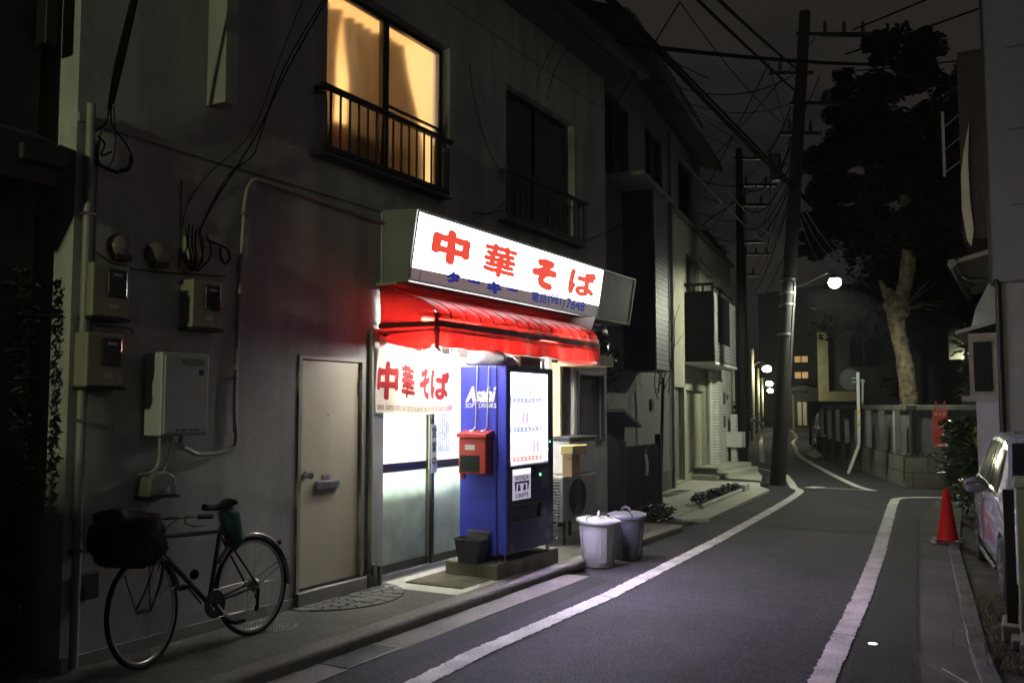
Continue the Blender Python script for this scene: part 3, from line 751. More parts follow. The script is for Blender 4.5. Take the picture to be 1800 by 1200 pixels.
for i in range(15):
    u = min(max(i / 14, .001), .999)
    g.tube([aw_pt(u, .02 + .61 * k / 12) + V((0, -.003, .004)) for k in range(13)], .0045, 5)
for z0, z1 in ((2.405, 2.45), (2.366, 2.376)): g.box(AX0 - .026, AX0 - .022, 4.535, 5.165, z0, z1)
g.build('webbing', WEB, aw, smooth=50)
def endpanel(x):
    g = MB(); top = [(y, z) for y, z in prof[:8]]
    def fn(u, v):
        y = 5.17 + (4.53 - 5.17) * u; zt_ = None
        for (ya, za), (yb, zb) in zip(prof[:7], prof[1:8]):
            if yb <= y <= ya: f = (ya - y) / (ya - yb + 1e-9); zt_ = za + (zb - za) * f; break
        if zt_ is None: zt_ = 2.42
        zb_ = 2.30 - .09 * u - .035 * math.sin(u * math.pi)
        return V((x + .018 * math.sin(u * 5 + v * 3) * (1 - v), y, zb_ + (zt_ - zb_) * v))
    g.grid(fn, 16, 8); g.build('end_panel', REDV, aw, smooth=50)
endpanel(AX0); endpanel(AX1)
g = MB(); FRM = mat('awning_iron', (.035, .012, .012), rough=.5)
for x in (AX0 + .03, AX1 - .03):
    g.box(x - .012, x + .012, 4.545, 4.575, 2.20, 2.53); g.bar((x, 5.18, 2.46), (x, 4.56, 2.44), .022); g.bar((x, 5.18, 2.36), (x, 4.56, 2.38), .014)
    g.tube(smooth_path([(x, 4.62, 2.55), (x, 4.70, 2.60), (x, 4.76, 2.57), (x, 4.74, 2.53), (x, 4.70, 2.54)], 4), .006, 6)
    g.tube(smooth_path([(x, 5.10, 2.73), (x, 5.03, 2.74), (x, 5.01, 2.68), (x, 5.06, 2.66), (x, 5.08, 2.70)], 4), .006, 6)
    g.tube(smooth_path([(x, 5.12, 2.74), (x, 4.98, 2.62), (x, 4.96, 2.46)], 5), .006, 6); g.tube(smooth_path([(x, 4.92, 2.45), (x, 4.80, 2.56), (x, 4.66, 2.60)], 5), .006, 6)
g.bar((AX0, 4.56, 2.455), (AX1, 4.56, 2.455), .022); g.bar((AX0, 4.56, 2.39), (AX1, 4.56, 2.39), .018); g.bar((AX0, 5.16, 2.76), (AX1, 5.16, 2.76), .03)
for i in range(1, 14):
    x = AX0 + (AX1 - AX0) * i / 14
    g.tube([(x, y + .012, z - .012) for y, z in prof[1:8]], .0055, 6)
for i in (3, 7, 11):
    x = AX0 + (AX1 - AX0) * i / 14; g.bar((x, 5.17, 2.42), (x, 4.57, 2.42), .016)
g.build('frame', FRM, aw)
g = MB(); g.prism([(AX0 - .03, 5.19, 2.80), (AX0 - .03, 4.96, 2.80), (AX0 - .03, 4.96, 2.825), (AX0 - .03, 5.19, 2.825)], (AX1 - AX0 + .3, 0, 0)); g.build('flashing', mat('pale_flashing', (.42, .38, .36), rough=.5, var=.15, stain=.2), aw)
g = MB(); g.prism([(10.30, 5.19, 2.79), (10.30, 4.60, 2.79), (10.30, 4.66, 2.62), (10.30, 4.95, 2.40), (10.30, 5.19, 2.36)], (.012, 0, 0)); g.build('end_bracket', ALU, aw)
# fluorescent fitting below the awning
fl = thing('awning_lamp', 'small bare bulb glowing under the left front corner of the red awning', 'lamp', (6.85, 4.64, 2.44))
g = MB(); g.tube([(6.85, 4.64, 2.44), (6.85, 4.64, 2.275)], .008, 6); g.lathe([(.022, .03), (.024, .06), (.01, .07)], (6.85, 4.64, 2.225), n=12); g.build('holder', DARK_METAL, fl)
g = MB(); g.ball((6.85, 4.64, 2.225), .030, 14, 10); g.build('bulb', glow('awning_bulb', (1, .98, .90), 720), fl, smooth=80)
ft = thing('fluorescent_light', 'tube light fitting hidden under the red awning above the shop curtain', 'light', (7.5, 4.86, 2.52))
g = MB(); g.box(6.95, 8.05, 4.82, 4.90, 2.525, 2.57); g.build('fitting', WHITE_PAINT, ft, bevel=.006)
g = MB(); g.tube([(6.98, 4.86, 2.50), (8.02, 4.86, 2.50)], .016, 10); g.build('tube', glow('fluorescent_tube', (.97, 1, .93), 390), ft, smooth=40)
ft = thing('fluorescent_light', 'second tube light fitting under the awning beyond the vending machine', 'light', (9.5, 4.78, 2.47))
g = MB(); g.box(9.15, 9.85, 4.74, 4.82, 2.475, 2.52); g.build('fitting', WHITE_PAINT, ft, bevel=.006)
g = MB(); g.tube([(9.18, 4.78, 2.45), (9.82, 4.78, 2.45)], .014, 10); g.build('tube', glow('small_fluorescent_tube', (1, .97, .88), 900), ft, smooth=40)
# bundle and board stored at the right end of the awning
bk = random.Random(5)
g = MB()
def lump(c, r, s, seed, n=10):
    nu, nv = 18, 12; vs = []
    c = V(c)
    g2 = MB(); g2.ball((0, 0, 0), 1, nu, nv)
    return [(c + V((p.x * s[0], p.y * s[1], p.z * s[2])) * (r * (1 + .28 * noise.noise(p * 1.7 + V((seed, 0, 0))) + .12 * noise.noise(p * 5 + V((0, seed, 0)))))) for p in g2.v], g2.f
vs, fs = lump((10.62, 4.80, 2.62), .22, (1.2, .9, .55), 2); g.add(vs, fs); vs, fs = lump((10.70, 4.78, 2.43), .2, (1.3, .9, .55), 6); g.add(vs, fs)
single(g, 'plastic_bundle', mat('black_plastic', (.015, .015, .017), rough=.3), 'black plastic bundle stowed beside the right end of the awning', 'bundle', smooth=60)
g = MB(); g.box(10.36, 11.0, 4.66, 5.15, 2.20, 2.33); single(g, 'stored_board', mat('raw_board', (.60, .50, .34), rough=.8, var=.2), 'beige board end under the black bundle at the end of the awning', 'board', bevel=.006)

# ------------------------------------------------------------------ noren curtain
no = thing('noren_curtain', 'white shop curtain with red brush lettering and a fret border hung in the doorway', 'shop curtain', (7.2, 5.02, 1.64))
NX0, NX1 = 6.545, 7.86
def nor(x, z, out=0.0):
    u = (x - NX0) / (NX1 - NX0); v = (z - 1.64) / .66
    top = 2.30 - .075 * abs(math.sin(u * 3.1 * math.pi + .2)) * max(0, min(1, u * 4 - .8)) - .02 * u
    zz = 1.64 + (top - 1.64) * v - .02 * math.sin(u * math.pi) * (1 - v)
    y = 5.095 + .022 * math.sin(u * 21 + .5) * (.35 + .65 * (1 - v)) + .015 * math.sin(u * 9 + v * 4) + .03 * max(0, .16 - u) / .16 * (1 - v)
    return V(((x + .03 * (v - .5) * (u - .5)) * 1.015, y - out, 1.7 + (zz - 1.7) * 1.015))
CLOTH = sheet_mat('white_cotton', (.80, .77, .68), trans=.45, rough=.9, var=.05, scale=8)
g = MB(); g.grid(lambda u, v: nor(NX0 + (NX1 - NX0) * u, 1.64 + .66 * v), 90, 24); g.build('cloth', CLOTH, no, smooth=60)
REDP = sheet_mat('red_dye', (.50, .035, .04), trans=.35, rough=.9, var=.12, scale=6)
g = MB(); nn = lambda u, v, o=0: nor(u, v, .003 + o)
for ch, a, c, of in (('中', 6.565, 6.80, .045), ('華', 6.85, 7.08, .03), ('そ', 7.14, 7.36, .05), ('ば', 7.39, 7.65, .04)):
    put_text(g, ch, nn, a, c, 1.755 if ch in '中' else 1.79, 2.10, bold=of, cuts=2, wob=.05)
g.build_each('red_character', REDP, no, tol=.02, clean=False)
g = MB()
def seg(x0, x1, z0, z1):
    n = max(1, int((x1 - x0) / .02)); vs = []; fs = []
    for i in range(n + 1):
        x = x0 + (x1 - x0) * i / n; vs += [nn(x, z0), nn(x, z1)]
    for i in range(n): fs.append([2 * i, 2 * i + 2, 2 * i + 3, 2 * i + 1])
    g.add(vs, fs)
x = NX0 + .03
while x < NX1 - .12:
    w_, z0, z1, t_ = .085, 1.672, 1.712, .006
    seg(x, x + w_, z0, z0 + t_); seg(x, x + w_, z1 - t_, z1); seg(x, x + t_, z0 + t_, z1 - t_); seg(x + w_ - t_, x + w_, z0 + t_, z1 - t_)
    seg(x + .016, x + .036, z0 + .012, z0 + .018); seg(x + .016, x + .022, z0 + .018, z1 - .012); seg(x + .048, x + .068, z1 - .018, z1 - .012); seg(x + .062, x + .068, z0 + .012, z1 - .018); seg(x + .030, x + .036, z0 + .018, z0 + .03); seg(x + .040, x + .046, z0 + .012, z1 - .014)
    x += .102
g.build('border_pattern', sheet_mat('faded_red_dye', (.45, .12, .09), trans=.35, rough=.9), no, clean=False)
g = MB(); g.tube([(6.68, 5.10, 2.345), (8.12, 5.10, 2.345)], .011, 8); g.build('rod', DARK_METAL, no)
g = MB()
for k in range(9):
    u = k / 8; x = NX0 + .06 + (NX1 - NX0 - .1) * u; p = nor(x, 2.30); g.tube([p, (p.x, 5.10, 2.36)], .004, 5)
g.build('loops', CLOTH, no)
# ================================================================== things fixed to the shop wall
METER = mat('meter_box_paint', (.30, .28, .20), rough=.55, var=.12, stain=.2)
DIAL = mat('meter_window', (.012, .012, .013), rough=.15, spec=.6)
def meter(label, x, z, tilt=0):
    t = thing('meter_box', label, 'meter', (x, F, z), 0, 'electric meters on the shop wall')
    W_, H_, D_ = .275, .34, .13
    g = MB(); g.box(x - W_ / 2, x + W_ / 2, F - D_, F - .001, z, z + H_); g.build('case', METER, t, bevel=.012)
    g = MB(); g.box(x - .035, x + .105, F - D_ - .02, F - D_ + .001, z + .13, z + H_ - .03); g.build('dial_window', DIAL, t, bevel=.015)
    g = MB(); g.box(x - .005, x + .06, F - D_ - .023, F - D_ - .0205, z + H_ - .075, z + H_ - .06); g.box(x - .015, x + .05, F - D_ - .004, F - D_ - .0003, z + .055, z + .085); g.build_each('name_plate', ALU, t)
    g = MB(); g.box(x - W_ / 2 - .006, x + W_ / 2 + .006, F - D_ - .008, F - .001, z - .02, z - .0005); g.build('base_bracket', DARK_METAL, t)
    return t
meter('upper of two beige meter boxes beside the corner pipes of the shop', 3.83, 2.26)
meter('lower of two beige meter boxes beside the corner pipes of the shop', 3.805, 1.82)
meter('beige meter box standing alone to the right, above the water heater', 4.62, 2.25)
def vent(label, x, z):
    t = thing('vent_cap', label, 'vent', (x, F, z), 0, 'round vent caps')
    M90 = Matrix.Rotation(R(90), 3, 'X')
    g = MB(); g.lathe([(.085, 0), (.088, .02), (.085, .05), (.06, .085), (.02, .1), (0, .1)], (x, F, z), M90, 24, cap=False); g.build('hood', mat('vent_hood', (.15, .12, .12), rough=.45, var=.2), t, smooth=50)
    g = MB(); g.box(x - .05, x + .06, F - .08, F - .02, z - .092, z - .05); g.build('outlet', DARK_METAL, t)
vent('round brown vent cap nearer the corner, left one of the pair', 3.955, 2.74); vent('round brown vent cap further right, above the meter boxes', 4.255, 2.735)

wh = thing('water_heater', 'white wall mounted gas water heater with a slotted flue outlet', 'water heater', (4.52, F, 1.5))
HEAT = mat('heater_enamel', (.46, .46, .48), rough=.4, var=.06, stain=.1)
g = MB(); g.box(4.34, 4.74, F - .20, F - .03, 1.50, 2.06); g.build('body', HEAT, wh, bevel=.012)
g = MB(); g.box(4.355, 4.725, F - .212, F - .2005, 1.515, 2.045); g.build('cover', HEAT, wh, bevel=.006)
g = MB(); g.box(4.50, 4.68, F - .222, F - .2125, 1.985, 2.02); vn = g.build('flue_outlet', DARK_METAL, wh, bevel=.003)
g = MB()
for i in range(3): g.box(4.505, 4.675, F - .226, F - .2225, 1.99 + i * .010, 1.993 + i * .010)
g.build('louvre', CHROME, vn)
g = MB(); g.box(4.64, 4.68, F - .2145, F - .2122, 1.91, 1.95); g.build('label', mat('dark_label', (.03, .03, .05), rough=.4), wh)
g = MB()
for i in range(4): g.box(4.45 + i * .055, 4.485 + i * .055, F - .2145, F - .2122, 1.535, 1.543)
g.build('bottom_slots', DARK_METAL, wh)
g = MB(); g.tube(smooth_path([(4.60, F - .1, 1.50), (4.60, F - .1, 1.42), (4.66, F - .09, 1.40), (4.78, F - .06, 1.36), (4.98, F - .05, 1.36), (5.13, F - .04, 1.39), (5.16, F - .04, 1.46), (5.16, F - .03, 1.56)], 5), .016, 8)
g.tube(smooth_path([(4.42, F - .1, 1.50), (4.42, F - .1, 1.33), (4.38, F - .08, 1.26), (4.30, F - .06, 1.25)], 5), .012, 8)
g.tube(smooth_path([(4.52, F - .1, 1.50), (4.51, F - .1, 1.40), (4.46, F - .1, 1.25)], 5), .009, 6)
g.build('hose', GREY_PIPE, wh, smooth=50)
g = MB(); g.lathe([(.022, 0), (.03, .01), (.03, .04), (.02, .05)], (4.60, F - .1, 1.40), n=12); g.box(4.56, 4.64, F - .12, F - .08, 1.43, 1.445); g.build('valve', STEEL, wh, smooth=40)
wh.location.x -= .16
gm = thing('gas_meter', 'pale box shaped gas meter low on the wall under the water heater', 'gas meter', (4.36, F, 1.1))
g = MB(); g.prism([(4.24, F - .14, 1.10), (4.48, F - .14, 1.10), (4.46, F - .14, 1.22), (4.40, F - .14, 1.26), (4.31, F - .14, 1.26), (4.26, F - .14, 1.22)], (0, .13, 0)); g.build('case', mat('gas_meter_paint', (.24, .235, .22), rough=.5, var=.1, stain=.2), gm, bevel=.012)
g = MB(); g.box(4.23, 4.49, F - .15, F - .002, 1.085, 1.0995); g.build('bracket', DARK_METAL, gm)
g = MB(); g.lathe([(.016, 0), (.02, .012), (.014, .02), (0, .02)], (4.38, F - .14, 1.14), Matrix.Rotation(R(90), 3, 'X'), 12, cap=False); g.build('plug', STEEL, gm)
gm.location.x -= .09
ob = MB(); ob.box(3.72, 3.86, F - .06, F - .001, .50, .66); ob.box(3.74, 3.82, F - .075, F - .061, .53, .60)
single(ob, 'outlet_box', CONCRETE_D, 'small dark outdoor socket box low on the wall behind the bicycle front wheel', 'socket', bevel=.008)

# conduits and pipes
c = thing('conduit', 'thin grey conduit that rises from the heater and bends right above the door', 'conduit', (5.02, F, 1.8))
g = MB(); path = smooth_path([(5.0, F - .03, 1.5), (4.99, F - .03, 1.74), (5.00, F - .025, 2.0), (5.02, F - .025, 2.5), (5.04, F - .025, 3.0), (5.06, F - .025, 3.30), (5.12, F - .025, 3.43), (5.25, F - .025, 3.46)], 6) + [V((6.7, F - .025, 3.40)), V((6.95, F - .025, 3.38))]
g.tube(path, .016, 8); g.build('pipe', mat('white_conduit', (.34, .34, .32), rough=.5, var=.12, stain=.25), c, smooth=50)
g = MB()
for z in (1.9, 2.3, 2.75, 3.15): g.box(4.98 + (z - 1.8) * .03, 5.04 + (z - 1.8) * .03, F - .05, F - .001, z, z + .02)
g.build_each('clamp', STEEL, c)
c = thing('corner_pipe', 'pale downpipe and conduits running up the left corner of the shop', 'pipe', (3.68, F, 0))
g = MB(); g.tube([(3.70, F - .05, .1), (3.70, F - .05, 3.62)], .028, 10); g.build('downpipe', GREY_PIPE, c, smooth=50)
g = MB(); g.tube(smooth_path([(3.745, F - .03, 1.7), (3.745, F - .03, 3.0), (3.76, F - .03, 3.4)], 4), .012, 6); g.tube(smooth_path([(3.775, F - .025, 1.95), (3.775, F - .025, 3.2), (3.80, F - .025, 3.5)], 4), .009, 6)
g.tube(smooth_path([(3.66, F - .02, 2.22), (3.8, F - .03, 2.215), (4.0, F - .04, 2.215), (4.06, F - .05, 2.20), (4.05, F - .06, 2.17)], 4), .008, 6)
g.build('conduits', GREY_PIPE, c, smooth=50)
g = MB()
for z in (.8, 1.6, 2.9): g.box(3.665, 3.735, F - .085, F - .001, z, z + .02)
g.build_each('clamp', STEEL, c)
def cable(label, paths, name='wall_cable', r=.006, group=None, mt=None):
    g = MB()
    for p in paths:
        rr = r
        if isinstance(p, tuple): p, rr = p
        g.tube(smooth_path(p, 6), rr, 6)
    return single(g, name, mt or BLACK_CABLE, label, 'cable', group, smooth=60)
cable('thick black cable bundle dropping down the wall into a hanging loop', [([(3.93, 4.72, 5.2), (3.89, 4.95, 4.5), (3.86, 5.08, 3.95), (3.83, 5.13, 3.66)], .020), ([(3.92, 4.72, 5.22), (3.87, 4.98, 4.4), (3.835, 5.1, 3.9), (3.815, 5.13, 3.62)], .014),
    [(3.82, 5.13, 3.66), (3.80, 5.14, 3.52), (3.72, 5.14, 3.44), (3.685, 5.15, 3.36), (3.70, 5.15, 3.2)], [(3.83, 5.13, 3.66), (3.85, 5.14, 3.52), (3.95, 5.13, 3.42), (4.0, 5.13, 3.34), (3.98, 5.13, 3.27), (3.88, 5.14, 3.22), (3.78, 5.15, 3.24), (3.74, 5.15, 3.34)],
    ([(3.84, 5.12, 3.64), (3.86, 5.12, 3.45), (3.85, 5.12, 3.3), (3.80, 5.12, 3.22)], .004), ([(4.0, 5.14, 3.36), (3.985, 5.14, 3.27), (3.92, 5.14, 3.235)], .013), ([(3.75, 5.14, 3.36), (3.72, 5.14, 3.27), (3.80, 5.14, 3.23), (3.9, 5.14, 3.22)], .011), ([(3.74, 5.13, 3.42), (3.79, 5.13, 3.38), (3.77, 5.13, 3.30), (3.84, 5.13, 3.34)], .007)])
cable('pair of twisted black wires slanting down the wall to the fuse box', [[(5.72, 4.9, 5.15), (5.4, 5.08, 4.4), (5.16, 5.14, 3.85), (4.95, 5.16, 3.5), (4.72, 5.17, 3.15), (4.6, 5.17, 2.92)], ([(5.70, 4.9, 5.15), (5.36, 5.08, 4.4), (5.17, 5.14, 3.8), (5.10, 5.15, 3.62), (4.88, 5.17, 3.42), (4.66, 5.17, 3.05), (4.62, 5.17, 2.9)], .005)])
cable('thin grey wire sloping across the wall left of the twisted wires', [[(5.48, 4.95, 5.1), (5.3, 5.1, 4.4), (5.08, 5.15, 3.8), (4.7, 5.17, 3.4), (4.52, 5.18, 3.15), (4.47, 5.18, 2.95)]], r=.0035)
cable('thin wire running level along the wall between the vents and meters', [[(3.76, 5.18, 2.7), (3.95, 5.18, 2.62), (4.3, 5.185, 2.62), (4.6, 5.185, 2.64), (4.88, 5.18, 2.66)], [(4.46, 5.185, 3.3), (4.46, 5.185, 2.66)]], r=.004)
cable('thin wire curving down beside the dark upstairs window', [[(8.3, 5.18, 5.4), (8.38, 5.18, 5.1), (8.62, 5.18, 4.65), (8.95, 5.17, 4.35), (9.1, 5.17, 4.25)], [(8.35, 5.17, 3.78), (8.75, 5.17, 3.85), (9.1, 5.17, 4.08)], [(8.35, 5.17, 3.7), (8.7, 5.17, 3.84), (9.1, 5.16, 3.95)]], r=.004)
cable('pair of thin wires hanging in front of the top of the dark window', [[(9.9, 4.75, 6.4), (9.75, 5.0, 5.9), (9.7, 5.1, 5.55)], [(10.2, 4.75, 6.4), (10.05, 5.0, 5.9), (9.98, 5.1, 5.5)]], r=.004)
cable('service wire tied to the wall below the dark window railing', [[(10.9, 5.18, 3.78), (11.3, 5.12, 3.95), (11.9, 5.0, 4.2), (12.6, 4.7, 4.5)]], r=.006)
jb = thing('fuse_box', 'tangle of wires entering a small pale fuse box above the lone meter', 'fuse box', (4.63, F, 2.7))
g = MB(); g.box(4.54, 4.70, F - .08, F - .001, 2.72, 2.90); g.build('box', METER, jb, bevel=.008)
g = MB()
rnd = random.Random(9)
for k in range(7):
    x = 4.5 + .03 * k; g.tube(smooth_path([(x, F - .09, 2.93 + rnd.uniform(-.03, .05)), (x + rnd.uniform(-.03, .03), F - .12, 2.82), (x + rnd.uniform(-.02, .05), F - .1, 2.74), (4.58 + .012 * k, F - .05, 2.66)], 4), .006, 5)
g.tube(smooth_path([(4.72, F - .05, 2.90), (4.80, F - .05, 2.885), (4.92, F - .05, 2.86), (4.95, F - .05, 2.79), (4.90, F - .05, 2.75), (4.86, F - .05, 2.80), (4.86, F - .05, 2.86)], 5), .009, 6)
g.build('wires', BLACK_CABLE, jb, smooth=60)
jb.location.x -= .06

# ================================================================== dark tiled neighbour at the far left
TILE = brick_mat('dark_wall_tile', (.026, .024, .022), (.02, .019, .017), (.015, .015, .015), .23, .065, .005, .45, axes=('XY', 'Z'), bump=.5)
nb = thing('tiled_house', 'dark tiled neighbouring house at the left edge beside the shop', 'building', (1.2, 5.36, 0))
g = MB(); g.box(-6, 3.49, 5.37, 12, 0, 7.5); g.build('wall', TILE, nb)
g = MB(); g.prism([(1.5, 5.1, 3.02), (1.5, 5.355, 3.12), (1.5, 5.355, 3.4), (1.5, 5.1, 3.3)], (1.95, 0, 0)); g.box(3.20, 3.50, 5.06, 5.35, 3.14, 3.24); g.build('porch_roof', ROOF, nb, bevel=.01)
g = MB(); g.box(3.44, 3.52, 5.25, 5.36, 3.95, 4.35); g.build('gutter_hopper', DARK_METAL, nb, bevel=.01)
g = MB()
def leaf_cluster(g, c, r, n, size, rnd, flat=1.0, long=1.6):
    for _ in range(n):
        while True:
            p = V((rnd.uniform(-1, 1), rnd.uniform(-1, 1), rnd.uniform(-1, 1)))
            if .15 < p.length < 1: break
        p = V(c) + V((p.x * r[0], p.y * r[1], p.z * r[2]))
        q = Matrix.Rotation(rnd.uniform(0, 6.28), 3, 'Z') @ Matrix.Rotation(rnd.uniform(-1.1, 1.1), 3, 'X') @ Matrix.Rotation(rnd.uniform(-.8, .8), 3, 'Y')
        s = size * rnd.uniform(.6, 1.3)
        a = [V((-s * long, 0, 0)), V((-.2 * s, s * .5, .12 * s)), V((s * long, 0, -.1 * s)), V((-.2 * s, -s * .5, .12 * s))]
        g.add([p + q @ v for v in a], [[0, 1, 2], [0, 2, 3]])
rnd = random.Random(21)
LEAF_D = mat('dark_leaves', (.014, .020, .009), rough=.45, var=.4, scale=5)
lp = MB()
for i in range(26): leaf_cluster(lp, (3.42 + rnd.uniform(-.06, .05), 5.30, .2 + i * .09), (.08, .06, .12), 26, .028, rnd)
single(lp, 'climbing_plant', LEAF_D, 'dark climbing plant hugging the corner of the tiled house', 'plant', clean=False)

# ================================================================== bicycle
bz = .087
bi = thing('bicycle', 'dark touring bicycle with silver mudguards leaning against the shop wall, facing left', 'bicycle', (4.42, 4.85, .084), 0)
FRAMEP = mat('bicycle_frame_paint', (.02, .012, .018), rough=.3, var=.15, coat=.4)
TYRE = RUBBER
RIM = mat('bicycle_rim', (.35, .35, .36), rough=.3, metal=.9, var=.1)
BY = 4.84
LEAN = Matrix.Translation((0, BY, bz)) @ Matrix.Rotation(R(-5), 4, 'X')       # leaning towards the wall
def B(x, y, z): return LEAN @ V((x, y, z))
RX, FX, RAD = 4.90, 3.935, .342
BB = (4.50, 0, .285); ST = (4.632, 0, .78); SADT = (4.62, 0, .90); HT1 = (4.135, 0, .80); HT0 = (4.105, 0, .655)
hx = HT0[0] - FX
STEER = R(14)
Ms = LEAN @ Matrix.Translation((HT0[0], 0, RAD)) @ Matrix.Rotation(STEER, 4, 'Z') @ Matrix.Translation((-hx, 0, 0))
def wheel(Mw):
    Mw = Mw @ Matrix.Rotation(R(90), 4, 'X')
    w_ = MB(Mw)
    n = 48
    ring = lambda r, z: [(r * math.cos(6.2832 * k / n), r * math.sin(6.2832 * k / n), z) for k in range(n)]
    w_.tube(ring(RAD - .014, 0), .015, 10, closed=True); ty = w_.build('wheel', TYRE, bi, smooth=60)
    w_ = MB(Mw); w_.lathe([(RAD - .028, -.009), (RAD - .040, -.008), (RAD - .046, 0), (RAD - .040, .008), (RAD - .028, .009)], n=n, cap=False); w_.build('rim', RIM, ty, smooth=60)
    w_ = MB(Mw)
    for k in range(18):
        a = 6.2832 * k / 18; s = -1 if k % 2 else 1; a2 = a + s * .9 * (1 if k % 4 < 2 else -1)
        w_.tube([(.02 * math.cos(a2), .02 * math.sin(a2), s * .03), ((RAD - .042) * math.cos(a), (RAD - .042) * math.sin(a), 0)], .0013, 4)
    w_.build('spokes', RIM, ty)
    w_ = MB(Mw); w_.lathe([(.012, -.05), (.012, -.035), (.024, -.033), (.024, -.028), (.014, -.025), (.014, .025), (.024, .028), (.024, .033), (.012, .035), (.012, .05)], n=14); w_.build('hub', STEEL, ty, smooth=40)
    return Mw
Mr = wheel(LEAN @ Matrix.Translation((RX, 0, RAD))); Mf = wheel(Ms)
g = MB()
def tb(a, bb, r, r2=None): g.tube([B(*a), B(*bb)], [r, r2 or r], 10)
tb(HT0, HT1, .018); tb((4.128, 0, .775), (4.615, 0, .75), .0145); tb((4.112, 0, .69), BB, .0165); tb(ST, BB, .0155)
for s in (-1, 1):
    tb((4.50, s * .03, .285), (RX, s * .058, RAD), .010, .008); tb((4.628, s * .018, .745), (RX, s * .056, RAD), .008)
g.build('frame', FRAMEP, bi, smooth=50)
fk = MB(Ms)
for s in (-1, 1): fk.tube(smooth_path([(hx, s * .035, HT0[2] - RAD - .02), (hx - .05, s * .045, .16), (.03, s * .05, .04), (0, s * .05, 0)], 5), .010, 8)
fk.tube([(hx + .005, 0, .30), (hx + .045, 0, .52)], .013, 8); fk.build('fork', FRAMEP, bi, smooth=50)
hb = MB(Ms); top = V((hx + .05, 0, .54))
hb.tube([(hx + .04, 0, .50), top], .014, 8); hb.tube([top, top + V((-.07, 0, .01))], .013, 8)
hb.tube(smooth_path([top + V((.06, -.27, .0)), top + V((-.05, -.24, .01)), top + V((-.075, -.12, .01)), top + V((-.07, 0, .01)), top + V((-.075, .12, .01)), top + V((-.05, .24, .01)), top + V((.06, .27, .0))], 5), .011, 8)
ho = hb.build('handlebar', CHROME, bi, smooth=60)
g2 = MB(Ms)
for s in (-1, 1):
    g2.tube([top + V((.0, s * .262, .005)), top + V((.12, s * .285, -.005))], .016, 8)
g2.build_each('grip', RUBBER, ho, smooth=60)
g2 = MB(Ms)
for s in (-1, 1): g2.tube(smooth_path([top + V((-.04, s * .20, .0)), top + V((-.07, s * .22, -.03)), top + V((-.02, s * .26, -.055)), top + V((.05, s * .27, -.06))], 4), .006, 6)
g2.build_each('brake_lever', CHROME, ho, smooth=60)
g2 = MB(Ms); g2.tube(smooth_path([top + V((-.05, -.15, 0)), top + V((-.11, -.1, -.06)), top + V((-.04, -.03, -.2)), (hx - .02, 0, .22)], 5), .003, 5); g2.tube(smooth_path([top + V((-.05, .15, 0)), top + V((-.12, .12, .03)), top + V((.0, .05, -.05)), (hx + .1, 0, .38)], 5), .003, 5); g2.build('brake_cable', BLACK_CABLE, ho)
# mudguards with stays
def guard(Mx, a0, a1, name):
    m = MB(Mx); n = 26; sect = [(-.026, -.010), (-.018, .001), (0, .006), (.018, .001), (.026, -.010)]; vs = []; fs = []
    for i in range(n + 1):
        a = a0 + (a1 - a0) * i / n
        for t_, r_ in sect: vs.append(((RAD + .022 + r_) * math.cos(a), (RAD + .022 + r_) * math.sin(a), t_))
    for i in range(n):
        for k in range(4): fs.append([i * 5 + k, i * 5 + k + 1, i * 5 + 6 + k, i * 5 + 5 + k])
    m.add(vs, fs); return m.build(name, STEEL, bi, smooth=60, solid=.0015)
mg = guard(Mr, R(-8), R(148), 'rear_mudguard')
m = MB(Mr); m.tube([(0, 0, .06), ((RAD + .03) * math.cos(R(22)), (RAD + .03) * math.sin(R(22)), .03)], .003, 5); m.tube([(0, 0, -.06), ((RAD + .03) * math.cos(R(22)), (RAD + .03) * math.sin(R(22)), -.03)], .003, 5); m.build('stay', CHROME, mg)
m = MB(Mr); m.ball(((RAD + .05) * math.cos(R(42)), (RAD + .05) * math.sin(R(42)), 0), .02, 10, 8, 1, 1, .9); m.build('reflector', mat('red_reflector', (.18, .01, .01), rough=.15), mg, smooth=60)
mg = guard(Mf, R(12), R(112), 'front_mudguard')
m = MB(Mf)
for a in (R(20), R(60)):
    for s in (-1, 1): m.tube([(0, 0, s * .055), ((RAD + .02) * math.cos(a), (RAD + .02) * math.sin(a), s * .028)], .003, 5)
m.build('stay', CHROME, mg)
# crank set, pedals, chain, derailleur
g = MB(LEAN @ Matrix.Translation((BB[0], -.055, BB[2])) @ Matrix.Rotation(R(90), 4, 'X')); g.lathe([(.04, 0), (.085, 0), (.092, .002), (.092, .005), (.04, .005)], n=32, cap=False)
for k in range(5): g.bar((0, 0, .0025), (.085 * math.cos(k * 1.2566), .085 * math.sin(k * 1.2566), .0025), .016, .005)
cr = g.build('chainring', mat('chainring_metal', (.03, .03, .032), rough=.4, metal=.5), bi)
g = MB(); g.bar(B(4.50, -.075, .285), B(4.60, -.085, .16), .02, .012); g.bar(B(4.50, .075, .285), B(4.40, .085, .41), .02, .012); g.build_each('crank', CHROME, cr)
g = MB(); g.bar(B(4.56, -.14, .155), B(4.65, -.14, .155), .08, .022); g.bar(B(4.35, .13, .41), B(4.44, .13, .41), .08, .022); g.build_each('pedal', RUBBER, cr)
g = MB(); g.tube([B(4.50, -.055, .376), B(RX, -.045, RAD + .045)], .004, 5); g.tube([B(4.50, -.055, .194), B(4.84, -.045, .19), B(RX - .02, -.045, RAD - .13)], .004, 5); g.build('chain', STEEL, bi)
g = MB(LEAN @ Matrix.Translation((RX, -.04, RAD)) @ Matrix.Rotation(R(90), 4, 'X')); g.lathe([(.02, -.012), (.05, -.012), (.03, .012), (.02, .012)], n=20, cap=False); g.build('sprocket', STEEL, bi)
